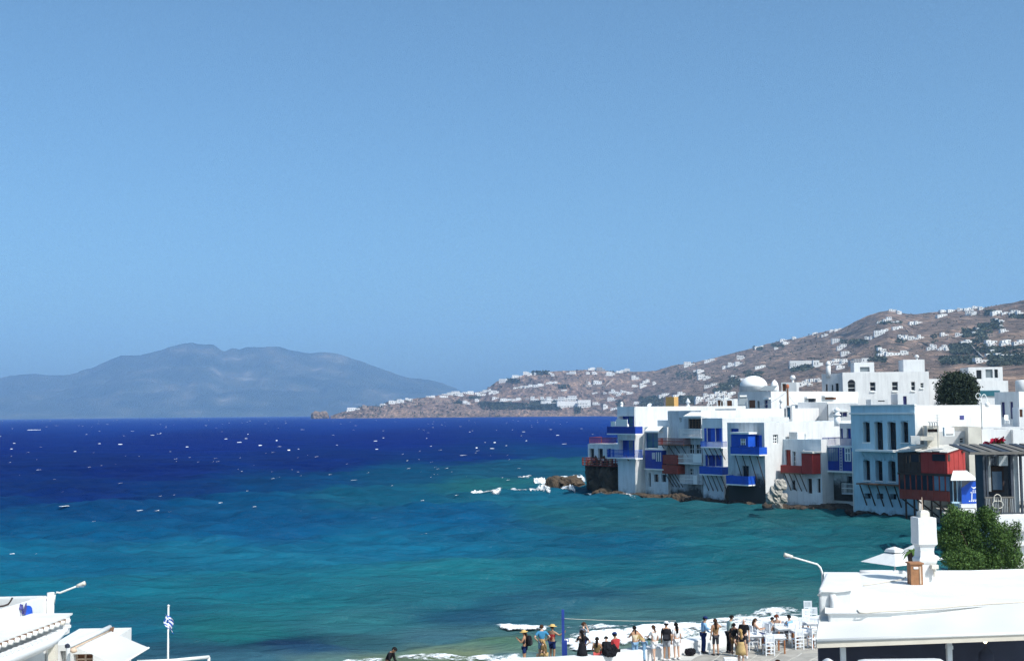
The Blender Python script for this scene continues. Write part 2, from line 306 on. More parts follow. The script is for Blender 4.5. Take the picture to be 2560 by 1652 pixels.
def whitecaps():
    rng = np.random.RandomState(12); mb = MB()
    spots = [(80, 1074, 42, 5), (128, 1129, 26, 3), (95, 1175, 26, 4), (128, 1175, 12, 4), (84, 1202, 24, 5), (210, 1119, 24, 3), (300, 1216, 18, 3), (160, 1274, 38, 4),
             (305, 1262, 24, 4), (345, 1262, 18, 3), (397, 1258, 22, 4), (440, 1257, 24, 4), (475, 1256, 14, 4), (505, 1257, 12, 3), (350, 1292, 24, 3), (425, 1285, 14, 3), (637, 1257, 10, 3),
             (235, 1308, 14, 3), (545, 1155, 16, 3), (682, 1205, 16, 3), (630, 1166, 18, 3), (1060, 1344, 28, 4), (885, 1200, 26, 3), (945, 1189, 22, 3), (960, 1200, 30, 3), (1160, 1139, 28, 4),
             (1095, 1174, 14, 3), (1270, 1203, 16, 3), (1300, 1150, 16, 3), (30, 1393, 18, 3), (90, 1393, 8, 3), (165, 1397, 12, 2), (330, 1492, 6, 3), (620, 1096, 20, 3), (555, 1078, 10, 2), (755, 1073, 14, 2), (757, 1168, 22, 2), (605, 1170, 10, 2)]
    for k in range(270):
        y = 1050 + 150 * rng.rand() ** 1.5
        x = rng.uniform(-150, 1500 if y < 1120 else 1300); s = (y - 1040) / 100
        spots.append((x, y, (3 + 7 * rng.rand() ** 2) * (.8 + .7 * s), 1. + .7 * rng.rand() * (.6 + s)))
    for k in range(26):
        spots.append((rng.uniform(-150, 1250), rng.uniform(1200, 1290), 7 + 12 * rng.rand(), 1.2 + .8 * rng.rand()))
    sheets = []
    for x, y, wd, ht in spots:
        ht *= .5; wd *= .85; a = Pz(x, y, .25); d = a[1]; W = wd * d / F; h = min(.42 * ht * d / F, .6)
        if d < 420:
            st = foam_strip([(x - wd / 2, y - .1 * ht, y + .1 * ht), (x - wd * .2, y - .5 * ht, y + .4 * ht), (x + wd * .2, y - .55 * ht - 1, y + .25 * ht - 1), (x + wd / 2, y - .2 * ht - 1, y - 1)], .1, .08, int(x * 7 + y) % 500, 16, 6, True); sheets.append(st); continue
        for part in range(1 + (wd > 14) + (wd > 22)):
            n = 8; tilt = rng.normal(.05, .08); w2 = W * (1 if wd <= 14 else rng.uniform(.35, .7)); x00 = a[0] + (0 if wd <= 14 else rng.uniform(-.35, .35) * W); y00 = a[1] + rng.normal(0, 1.5 if wd > 14 else .2); zs = sea_height(x00, y00)
            dep = max(h * 1.4, .4); b = len(mb.v); pk = rng.uniform(.25, .6)
            for i in range(n):
                u = i / (n - 1); e = max(.02, min(u / pk, (1 - u) / (1 - pk))) ** .8 * rng.uniform(.5, 1.05)
                x0 = x00 + (u - .5) * w2; y0 = y00 + (u - .5) * w2 * .3 + rng.normal(0, .12 * dep); z0 = zs + .02 + (u - .5) * w2 * tilt * .2
                mb.v += [(x0, y0 - dep, z0 - .4), (x0, y0 - dep * .5, z0 + h * e * .55), (x0, y0, z0 + h * e), (x0, y0 + dep * .6, z0 - .4)]
            for i in range(n - 1):
                for j in range(3): mb.f.append((b + i * 4 + j, b + (i + 1) * 4 + j, b + (i + 1) * 4 + j + 1, b + i * 4 + j + 1))
    m, t, p = mat_new('whitecap_foam'); p.inputs['Base Color'].default_value = (.85, .88, .92, 1); p.inputs['Roughness'].default_value = .9; p.inputs['Specular IOR Level'].default_value = .1
    o = mb.build('whitecap_foam', m, None, True); tag(o, 'scattered whitecaps on the windy open sea', 'foam', kind='stuff')
    foam_object('near_whitecap_foam', sheets, 'ragged whitecaps breaking in the nearer water')
whitecaps()
# ------------------------------------------------------------------ far island and the bare hill
def curve(pts): a = np.array(pts, float); return lambda x: np.interp(x, a[:, 0], a[:, 1])
ISL_SKY = curve([(-700, 1046), (-500, 1000), (-300, 970), (-100, 956), (0, 946), (40, 939), (75, 935), (126, 941), (176, 937), (226, 921), (265, 905), (302, 889), (352, 888), (385, 878), (417, 868), (450, 860), (483, 856), (512, 862), (533, 864), (545, 871), (558, 879), (578, 873), (598, 876), (618, 867), (664, 867), (700, 870), (729, 878), (784, 885), (817, 880), (855, 887), (893, 900), (930, 913), (975, 930), (1020, 947), (1071, 948), (1106, 958), (1141, 973), (1220, 1005), (1330, 1036)])
def build_island():
    nc, nr = 420, 70; px = np.linspace(-690, 1325, nc); t = np.concatenate([np.linspace(-.04, 1, nr), [1.25]])
    V = np.zeros((len(t), nc, 3))
    d0, d1 = 11200., 14200.
    for i, tt in enumerate(t):
        sk = ISL_SKY(px); sh = yh(px) + 3.6
        tc = min(tt, 1)
        d = d0 + (d1 - d0) * tc ** .9
        y = sh + (sk - sh) * max(tc, 0)
        for j in range(nc):
            p = P(px[j], y[j], d if tt >= 0 else d0 - 60); V[i, j] = p
        if tt < 0: V[i, :, 2] = -.9
        elif tt > 1: V[i] = V[i] * [1.05, 1.08, 0] + [0, 0, 1]
        else:
            k = 4 * tc * (1 - tc) + .25 * tc
            V[i, :, 2] += k * 150 * fbm(V[i, :, 0] / 900, V[i, :, 1] / 900, 5, 3) + k * 190 * (.25 - np.abs(fbm(V[i, :, 0] / 500, np.full(nc, d / 1400), 4, 8)))
            V[i, :, 2] += tc ** 3 * 34 * fbm(V[i, :, 0] / 110, np.full(nc, 3.3), 3, 14)
    V[..., 2] = np.maximum(V[..., 2], -.9)
    mb = MB(); mb.v = V.reshape(-1, 3).tolist()
    for i in range(len(t) - 1):
        for j in range(nc - 1): mb.f.append((i * nc + j, i * nc + j + 1, (i + 1) * nc + j + 1, (i + 1) * nc + j))
    m, tr, p = mat_new('island_rock'); L = tr.links.new
    g = N(tr, 'ShaderNodeNewGeometry'); n = N(tr, 'ShaderNodeTexNoise', Scale=.0022, Detail=9.0, Roughness=.66); L(g.outputs['Position'], n.inputs['Vector'])
    r = ramp(tr, n.outputs['Fac'], [(.32, (.016, .026, .022)), (.5, (.042, .052, .042)), (.6, (.075, .076, .058)), (.72, (.2, .18, .15))]); L(r.outputs[0], p.inputs['Base Color'])
    p.inputs['Roughness'].default_value = .95; p.inputs['Specular IOR Level'].default_value = .1
    o = mb.build('far_island_terrain', m, None, True); tag(o, 'long mountainous island fading blue in the haze across the sea', 'island', kind='structure')
build_island()
HSKY = curve([(824, 1040), (840, 1034), (871, 1025), (907, 1015), (948, 1014), (969, 1004), (1000, 1000), (1032, 997), (1064, 993), (1105, 987), (1137, 982), (1180, 982), (1212, 976), (1225, 966), (1242, 954), (1260, 950), (1284, 942), (1326, 934), (1367, 929), (1409, 927), (1462, 925), (1504, 926), (1556, 929), (1587, 929), (1640, 926), (1676, 914), (1703, 910), (1766, 899), (1808, 889), (1849, 879), (1902, 864), (1954, 851), (2017, 838), (2060, 829), (2102, 823), (2144, 802), (2173, 788), (2196, 780), (2221, 776), (2248, 780), (2269, 784), (2290, 785), (2322, 781), (2353, 778), (2395, 773), (2458, 768), (2521, 758), (2560, 750), (2760, 720)])
HBASE = curve([(824, 1042.5), (1200, 1040), (1500, 1037), (1600, 1036), (1700, 1029), (1850, 1018), (2000, 1008), (2560, 1000), (2760, 998)])
HD0 = curve([(824, 4060), (1200, 4000), (1500, 3900), (1600, 3700), (1700, 2700), (1850, 1900), (2000, 1450), (2560, 900), (2760, 800)])
HD1 = curve([(824, 4120), (1000, 4300), (1240, 4800), (1640, 4700), (2000, 4000), (2220, 3300), (2560, 2900), (2760, 2700)])
def hill_point(px, py):
    t = np.clip((HBASE(px) - py) / (HBASE(px) - HSKY(px)), 0, 1)
    d = HD0(px) + (HD1(px) - HD0(px)) * t
    return P(px, py, float(d))
HV = None
def build_hill():
    nc, nr = 640, 110; px = np.linspace(826, 2750, nc); T = np.concatenate([[-.08, -.04], np.linspace(0, 1, nr), [1.15, 1.4]])
    V = np.zeros((len(T), nc, 3)); b, s, d0, d1 = HBASE(px), HSKY(px), HD0(px), HD1(px)
    for i, tt in enumerate(T):
        tc = min(max(tt, 0), 1)
        for j in range(nc): V[i, j] = P(px[j], b[j] + (s[j] - b[j]) * tc, d0[j] + (d1[j] - d0[j]) * tc)
        X, Y = V[i, :, 0].copy(), V[i, :, 1].copy(); w = np.clip((px - 1500) / 300, 0, 1)
        if tt < 0:                                   # down to the water, or on under the town towards the near shore
            k = 1 if tt > -.06 else 2
            Yn = np.where(w > 0, Y + (np.maximum(215 if k == 2 else 420, 200) - Y) * w, Y - 30 * k)
            V[i, :, 0] = X * Yn / Y; V[i, :, 1] = Yn
            V[i, :, 2] = np.where(w > 0, -.9 * (1 - w) + w * (2.2 if k == 2 else 6), -.9)
        elif tt > 1:
            V[i, :, 0] *= 1 + .1 * (tt - 1); V[i, :, 1] += (tt - 1) * 1500; V[i, :, 2] = V[i, :, 2] * (1 - (tt - 1) * 2) - 12
            V[i, :, 2] = np.maximum(V[i, :, 2], -.9)
        else:
            k = min(1, 5 * tc) * (1 - .55 * tc ** 6); hs = (d1 - d0) / 2400
            V[i, :, 2] += k * hs * (16 * fbm(X / 160, Y / 160, 5, 31)) + k * 5 * fbm(X / 26, Y / 40, 3, 37)
            V[i, :, 2] += (tc > .93) * 5 * fbm(X / 30, np.full(nc, 1.7), 3, 44)
    V[..., 2] = np.maximum(V[..., 2], -.9)
    global HV; HV = V
    mb = MB(); mb.v = V.reshape(-1, 3).tolist()
    for i in range(len(T) - 1):
        for j in range(nc - 1): mb.f.append((i * nc + j, i * nc + j + 1, (i + 1) * nc + j + 1, (i + 1) * nc + j))
    m, t, p = mat_new('dry_hillside'); L = t.links.new
    g = N(t, 'ShaderNodeNewGeometry')
    n1 = N(t, 'ShaderNodeTexNoise', Scale=.006, Detail=8.0, Roughness=.68); L(g.outputs['Position'], n1.inputs['Vector'])
    mp = N(t, 'ShaderNodeMapping'); mp.inputs['Scale'].default_value = (1, .16, 1); L(g.outputs['Position'], mp.inputs['Vector'])   # gullies run down the slope
    n2 = N(t, 'ShaderNodeTexNoise', Scale=.07, Detail=6.0, Roughness=.75); L(mp.outputs[0], n2.inputs['Vector'])
    r1 = ramp(t, n1.outputs['Fac'], [(.33, (.13, .092, .076)), (.5, (.20, .142, .112)), (.62, (.26, .18, .135)), (.74, (.36, .23, .15))])
    r2 = ramp(t, n2.outputs['Fac'], [(.38, (.22, .27, .27)), (.47, (.8, .8, .8)), (.56, (1.05, 1.02, 1.0)), (.64, (2.1, 1.95, 1.85))])
    mx = N(t, 'ShaderNodeMix', data_type='RGBA', blend_type='MULTIPLY'); mx.inputs['Factor'].default_value = 1
    L(r1.outputs[0], mx.inputs['A']); L(r2.outputs[0], mx.inputs['B']); L(mx.outputs['Result'], p.inputs['Base Color'])
    p.inputs['Roughness'].default_value = .95; p.inputs['Specular IOR Level'].default_value = .1
    bp = N(t, 'ShaderNodeBump', Strength=.9, Distance=6.0); L(n2.outputs['Fac'], bp.inputs['Height']); L(bp.outputs[0], p.inputs['Normal'])
    o = mb.build('hill_terrain', m, None, True); tag(o, 'dry brown headland and hillside rising behind the town', 'hill', kind='structure')
build_hill()
# islet off the tip of the headland, with shoreline rocks
def rock(name, mat, c, size, seed, label=None, n=24, parent=None, cat='rock', kind=None, rz=0, sq=2.6):
    """one craggy boulder: a squarish ball pushed about by noise"""
    V = []; Fc = []; rg = np.random.RandomState(seed); o1 = rg.rand(3) * 50
    for i in range(n + 1):
        for j in range(n * 2):
            th, ph = math.pi * i / n, math.pi * j / n
            d = np.array([math.sin(th) * math.cos(ph), math.sin(th) * math.sin(ph), math.cos(th)])
            d = d / (np.abs(d) ** sq).sum() ** (1 / sq)
            k = 1 + .8 * float(fbm(d[0] * 2 + o1[0] + d[2], d[1] * 2 + o1[1] - d[2], 4, seed)) + .5 * abs(float(fbm(d[0] * 4 + o1[2], d[2] * 7 + d[1] * 3, 4, seed + 5))) + .3 * float(fbm(d[0] * 11 + o1[1], d[2] * 14 + d[1] * 9, 2, seed + 9))
            q = d * k * np.array(size) / 2
            V.append((c[0] + q[0] * math.cos(rz) - q[1] * math.sin(rz), c[1] + q[0] * math.sin(rz) + q[1] * math.cos(rz), c[2] + q[2]))
    for i in range(n):
        for j in range(n * 2): Fc.append((i * n * 2 + j, (i + 1) * n * 2 + j, (i + 1) * n * 2 + (j + 1) % (n * 2), i * n * 2 + (j + 1) % (n * 2)))
    mb = MB(); mb.v = V; mb.f = Fc
    if parent is not None: return mb.build(name, mat, parent)
    return one(mb, name, mat, label, cat, kind=kind)
mk('islet_rock', (.24, .17, .12), .95, .05, .6, 0, .1)
rock('islet', M['islet_rock'], P(800, 1037, 4060) * [1, 1, 0] + [0, 0, 3], (52, 40, 40), 5, 'small craggy islet off the tip of the headland', 20, cat='islet', kind='structure')
# haze: one closed box of even air round everything
def build_haze():
    x, y0, y1, z0, z1 = 12800, -400, 18400, -12, 1300
    mb = MB(); mb.hexa([(-x, y0, z0), (x, y0, z0), (x, y1, z0), (-x, y1, z0), (-x, y0, z1), (x, y0, z1), (x, y1, z1), (-x, y1, z1)])
    m = bpy.data.materials.new('haze'); m.use_nodes = True; t = m.node_tree; t.nodes.clear()
    out = t.nodes.new('ShaderNodeOutputMaterial'); v = t.nodes.new('ShaderNodeVolumePrincipled')
    v.inputs['Color'].default_value = (.36, .63, .97, 1); v.inputs['Density'].default_value = 6.2e-5; v.inputs['Anisotropy'].default_value = 0
    t.links.new(v.outputs[0], out.inputs['Volume'])
    o = mb.build('haze', m, None); tag(o, 'pale blue summer haze over the sea and hills', 'haze', kind='stuff')
build_haze()
# ------------------------------------------------------------------ white houses on the hillside
mk('whitewash_far', (.74, .73, .715), .9, .05, .06, 0, .1)
mk('stone_far', (.36, .28, .23), .9, .2, .2, 0, .1)
mk('dark_pane', (.022, .026, .04), .25, .3, .2, 0, .5)
mk('concrete_far', (.34, .33, .33), .9, .2, .15, 0, .1)
HOUSES = {  # zone words -> [x0, y0, x1, y1, kind]   kinds: w white, s stone, c concrete, h two storeys with rows of windows
 'on the headland tip': [(868,1018,899,1026,'l'),(906,1011,917,1021,'s'),(949,1008,968,1014,'h'),(972,1000,988,1010,'w'),(986,1001,1000,1008,'w'),(992,997,1008,1006,'w'),(1013,994,1031,1001,'w'),(1065,988,1087,993,'l'),(1025,1002,1040,1006,'s'),(1045,1001,1071,1006,'s'),(1088,999,1105,1005,'s'),(1110,1001,1128,1006,'s'),(1014,1007,1038,1012,'s')],
 'in the headland crest cluster': [(1104,980,1132,988,'h'),(1128,977,1156,986,'h'),(1157,977,1184,985,'w'),(1099,988,1119,993,'l'),(1136,985,1158,990,'l'),(1192,984,1215,989,'l'),(1200,974,1224,983,'h'),(1222,971,1233,985,'w'),(1232,975,1246,985,'w'),(1188,980,1203,986,'w')],
 'on the skyline of the headland': [(1247,946,1276,955,'h'),(1280,937,1305,944,'l'),(1308,928,1322,935,'w'),(1318,931,1330,938,'w'),(1335,931,1341,937,'w'),(1371,929,1380,936,'w'),(1378,933,1386,941,'w'),(1416,927,1439,936,'h'),(1471,918,1488,924,'l'),(1491,917,1513,928,'c'),(1540,925,1556,931,'w'),(1553,920,1574,929,'h')],
 'on the upper headland slope': [(1465,929,1475,936,'w'),(1480,928,1493,936,'w'),(1515,928,1537,937,'h'),(1513,936,1531,939,'l'),(1484,950,1504,959,'w'),(1469,953,1476,960,'w'),(1579,937,1598,948,'h'),(1607,947,1624,956,'h'),(1600,957,1617,967,'w'),(1632,953,1641,961,'w'),(1580,961,1594,966,'l')],
 'on red terraces above the hotel': [(1366,953,1380,959,'w'),(1380,953,1393,958,'w'),(1311,960,1332,969,'h'),(1333,961,1349,967,'w'),(1345,958,1360,965,'w'),(1284,966,1302,971,'l'),(1300,964,1312,970,'w'),(1404,973,1417,976,'l')],
 'beside the dark shore grove': [(1157,1000,1175,1010,'h'),(1187,996,1198,1004,'w'),(1231,991,1246,998,'w'),(1251,995,1280,1001,'l'),(1279,993,1303,1001,'h'),(1312,994,1325,999,'c')],
 'in the long hotel row': [(1326,990,1346,1003,'h'),(1350,990,1365,1002,'h'),(1366,991,1384,1004,'h'),(1385,991,1412,1003,'h'),(1352,1001,1395,1011,'h'),(1411,988,1443,1001,'h'),(1393,1001,1447,1018,'H'),(1445,998,1477,1018,'H')],
 'low behind the point houses': [(1481,980,1494,984,'l'),(1508,979,1517,985,'w'),(1522,978,1535,985,'w'),(1528,972,1538,980,'w'),(1535,978,1553,986,'w'),(1551,974,1558,983,'w'),(1557,976,1569,982,'w'),(1567,978,1583,985,'w'),(1541,984,1552,989,'w'),(1489,993,1513,1000,'s'),(1518,992,1540,1003,'h'),(1481,1004,1500,1013,'h'),(1508,1009,1520,1022,'w'),(1527,1017,1546,1024,'l'),(1648,982,1676,991,'h'),(1585,1003,1606,1010,'w')],
 'on the slope left of the dome': [(1710,903,1737,915,'h'),(1762,896,1787,905,'w'),(1842,887,1852,899,'w'),(1850,888,1862,898,'w'),(1820,905,1839,914,'w'),(1838,903,1858,911,'h'),(1857,903,1869,908,'s'),(1807,914,1822,919,'l'),(1889,912,1914,920,'l'),(1887,863,1909,871,'w'),(1734,925,1749,930,'l'),(1743,922,1761,932,'w'),(1745,934,1770,945,'h'),(1758,940,1777,948,'h'),(1761,957,1796,967,'h'),(1823,961,1835,966,'w'),(1847,945,1868,949,'l'),(1828,937,1842,943,'l')],
 'low behind the waterfront roofs': [(1683,984,1714,992,'w'),(1694,978,1713,987,'h'),(1740,990,1763,998,'w'),(1759,982,1774,990,'w'),(1776,984,1796,993,'w'),(1794,981,1812,992,'h'),(1788,976,1806,984,'w'),(1806,977,1822,986,'w'),(1764,992,1786,1000,'h'),(1785,993,1808,1001,'h'),(1739,997,1766,1005,'h'),(1810,986,1830,996,'w'),(1820,978,1840,986,'w'),(1770,1000,1800,1010,'w'),(1800,1000,1826,1010,'w')],
 'on the long slope skyline': [(1951,847,1968,852,'l'),(1957,853,1974,860,'l'),(1981,841,1991,846,'w'),(2032,830,2044,834,'l'),(2042,835,2049,843,'s'),(2061,833,2071,838,'w'),(2054,836,2061,841,'w'),(2075,823,2090,828,'l'),(2087,820,2104,826,'l'),(1936,867,1946,872,'w')],
 'in mid slope above the mansion': [(2080,845,2099,858,'H'),(2093,859,2117,871,'h'),(2103,877,2133,885,'h'),(2162,840,2174,848,'w'),(2176,840,2184,845,'w'),(2186,825,2212,836,'h'),(2203,821,2221,828,'w'),(2232,816,2248,824,'w'),(2239,814,2258,822,'h'),(2195,867,2216,877,'h'),(2195,877,2219,889,'h'),(2216,880,2256,887,'l'),(2252,875,2271,885,'w')],
 'behind the arched white mansion': [(1975,900,2036,916,'H'),(2033,899,2058,918,'w'),(2073,896,2103,908,'h'),(2104,896,2125,908,'h'),(2126,896,2154,907,'c'),(2155,894,2182,904,'w'),(2073,907,2097,916,'w'),(2092,912,2112,920,'w'),(2100,902,2118,910,'w')],
 'between the dome and the mansion': [(2006,951,2018,962,'w'),(2014,947,2026,957,'w'),(2025,946,2036,956,'w'),(2035,945,2046,955,'w'),(2044,944,2054,954,'w'),(2020,955,2032,964,'h'),(1990,954,2011,968,'w')],
 'on the rocky summit knoll': [(2223,772,2241,778,'l'),(2243,775,2255,786,'w'),(2209,791,2230,804,'h'),(2194,801,2212,807,'l'),(2228,801,2248,808,'l'),(2274,803,2292,812,'l'),(2288,802,2307,810,'l')],
 'below the summit knoll': [(2246,835,2260,848,'w'),(2257,836,2272,851,'h'),(2271,839,2290,852,'w'),(2288,842,2301,851,'h'),(2296,835,2311,849,'h'),(2318,861,2342,874,'h'),(2325,859,2336,866,'w'),(2345,866,2367,876,'h'),(2357,861,2369,868,'w'),(2364,868,2374,876,'w')],
 'on the high end of the ridge': [(2344,784,2369,792,'w'),(2351,774,2371,780,'l'),(2370,773,2388,779,'l'),(2394,769,2407,777,'w'),(2411,768,2428,775,'w'),(2432,764,2448,770,'l'),(2415,773,2430,786,'w'),(2428,772,2442,785,'w'),(2448,766,2462,774,'w'),(2481,775,2506,784,'w'),(2506,779,2521,785,'w'),(2524,774,2545,786,'h'),(2543,775,2562,787,'h')],
 'among dark trees high up': [(2489,795,2500,803,'w'),(2498,798,2512,808,'w'),(2500,811,2511,819,'w'),(2502,821,2523,831,'h'),(2470,832,2496,843,'s'),(2442,819,2453,826,'w'),(2432,828,2445,837,'w'),(2353,830,2372,841,'h'),(2389,831,2407,841,'w'),(2370,839,2388,846,'s')],
 'around the steep grey road': [(2403,852,2422,861,'w'),(2414,848,2431,857,'w'),(2466,849,2494,858,'l'),(2470,856,2492,864,'h'),(2505,848,2529,856,'l'),(2503,854,2528,862,'h'),(2535,848,2562,860,'h'),(2477,873,2491,879,'w'),(2466,883,2483,890,'w'),(2489,882,2517,889,'l'),(2504,885,2530,892,'l'),(2528,883,2551,891,'l'),(2439,893,2473,906,'h')],
}
ORD = ['first', 'second', 'third', 'fourth', 'fifth', 'sixth', 'seventh', 'eighth', 'ninth', 'tenth', 'eleventh', 'twelfth', 'thirteenth', 'fourteenth', 'fifteenth', 'sixteenth', 'seventeenth', 'eighteenth', 'nineteenth', 'twentieth']
def hill_house(x0, y0, x1, y1, kind, label, group, rng):
    xm = (x0 + x1) / 2; b = hill_point(xm, y1); d = b[1]; k = d / F
    W = (x1 - x0) * k; Hh = (y1 - y0) * k * .92; D = min(max(W * .6, 7), 16)
    a = rng.uniform(-.22, .16)
    t = thing('hill_house', label, 'house', b - [0, 0, 2], group)
    R = lambda x, y, z: (b[0] + x * math.cos(a) - y * math.sin(a), b[1] + x * math.sin(a) + y * math.cos(a), b[2] + z)
    def blk(mb, u0, u1, v0, v1, z0, z1):
        mb.hexa([R(u0, v0, z0), R(u1, v0, z0), R(u1, v1, z0), R(u0, v1, z0), R(u0, v0, z1), R(u1, v0, z1), R(u1, v1, z1), R(u0, v1, z1)])
    mat = {'s': M['stone_far'], 'c': M['concrete_far']}.get(kind, M['whitewash_far'])
    mb = MB(); wins = []
    s = rng.rand()
    if kind == 'l' or (W > 2.2 * Hh and kind == 'w'):          # long and low, one end a little higher, terrace in front
        c = rng.uniform(.35, .7) * W - W / 2; lo, hi = (.72, 1) if s < .5 else (1, .76)
        blk(mb, -W / 2, c, 0, D, -6, Hh * lo); blk(mb, c + .02, W / 2, .6, D, -6, Hh * hi)
        blk(mb, -W / 2 - 2, W / 2 + 1, -4, -.02, -6, Hh * .12)
        n = max(2, int(W / 6))
        wins = [(-W / 2 + W * (i + .5) / n, .02 if -W / 2 + W * (i + .5) / n < c else .62, Hh * .18, Hh * .6, min(1.6, W / n * .4)) for i in range(n)]
    elif kind in 'hH' or kind == 'c':
        fl = 3 if kind == 'H' else 2
        if kind == 'H': blk(mb, -W / 2, W / 2, 0, D, -6, Hh)
        else:
            e = rng.uniform(.45, .75); sgn = 1 if s < .5 else -1
            blk(mb, -W / 2, W / 2, 0, D, -6, Hh * .55)
            blk(mb, *sorted([-sgn * W / 2 * .98, sgn * (e * W - W / 2)]), 1.2, D - .3, Hh * .55, Hh)
        n = max(3, int(W / 5))
        for f in range(fl):
            for i in range(n):
                u = -W / 2 + W * (i + .5) / n
                if kind != 'H' and f == 1:
                    lo, hi = sorted([-sgn * W / 2 * .98, sgn * (e * W - W / 2)])
                    if not lo + .8 < u < hi - .8: continue
                wins.append((u, (0 if kind == 'H' or f == 0 else 1.2) + .02, Hh * (f + .18) / fl * (1.1 if fl == 2 else 1), Hh * (f + .72) / fl, min(1.9, W / n * .5)))
    else:
        e = rng.uniform(.5, .8)
        blk(mb, -W / 2, -W / 2 + W * e, 0, D, -6, Hh); blk(mb, -W / 2 + W * e + .02, W / 2, .8, D * .9, -6, Hh * rng.uniform(.55, .85))
        wins = [(-W / 2 + W * e * q, .02, Hh * .35, Hh * .72, min(1.6, W * .13)) for q in ((.28, .72) if W > 9 else (.5,))]
    mb.build('wall', mat, t)
    for (u, v, z0, z1, ww) in wins[:14]:
        m2 = MB(); blk(m2, u - ww / 2, u + ww / 2, v - .09, v + .25, z0, z1); m2.build('window', M['dark_pane'], t)
def build_hill_houses():
    rng = np.random.RandomState(4)
    words = {'w': ['small white cubic house', 'white stepped house', 'white flat-roofed house'], 'l': ['long low white house', 'low white villa with a terrace'],
             'h': ['two-storey white house', 'white villa with set-back top'], 'H': ['tall white many-windowed block'], 's': ['brown stone house'], 'c': ['grey unfinished concrete house']}
    for zone, hs in HOUSES.items():
        hs = sorted(hs, key=lambda q: q[0] + q[2])
        for i, (x0, y0, x1, y1, k) in enumerate(hs):
            wd = words[k][i % len(words[k])]
            hill_house(x0, y0, x1, y1, k, f'{wd}, {ORD[i]} from left {zone}' if len(zone.split()) < 9 else f'{wd}, {ORD[i]} from left {zone}', 'white houses scattered over the hillside', rng)
build_hill_houses()
# ------------------------------------------------------------------ scrub, groves, walls and tracks on the hill
def leafmat(name, c1, c2, scale=.5):
    m, t, p = mat_new(name); L = t.links.new
    g = N(t, 'ShaderNodeNewGeometry'); n = N(t, 'ShaderNodeTexNoise', Scale=scale, Detail=4.0); L(g.outputs['Position'], n.inputs['Vector'])
    a = N(t, 'ShaderNodeMath', operation='MULTIPLY_ADD'); L(g.outputs['Random Per Island'], a.inputs[0]); a.inputs[1].default_value = .5; L(n.outputs['Fac'], a.inputs[2])
    r = ramp(t, a.outputs[0], [(.4, c1), (.95, c2)]); L(r.outputs[0], p.inputs['Base Color'])
    p.inputs['Roughness'].default_value = .8; p.inputs['Specular IOR Level'].default_value = .2
    return m
M['scrub'] = leafmat('scrub_leaves', (.028, .038, .027), (.07, .08, .052), .02)
def tufts(mb, c, size, rng, n=5):
    """a shrub: a few crossed ragged leaf clumps, wide as they are high"""
    for k in range(n):
        o = rng.normal(0, .33, 3) * size * [1, 1, .5]; s = size * rng.uniform(.35, .7); b = len(mb.v)
        ax = rng.normal(0, 1, 3); ax /= np.linalg.norm(ax); bx = np.cross(ax, rng.normal(0, 1, 3)); bx /= np.linalg.norm(bx)
        q = np.array(c) + o + [0, 0, size * .35]
        for u, v in ((-1, -.6), (.2, -1), (1, .1), (.3, 1), (-.8, .7)):
            mb.v.append(tuple(q + (ax * u + bx * v) * s * rng.uniform(.6, 1.1)))
        mb.f.append(tuple(range(b, b + 5)))
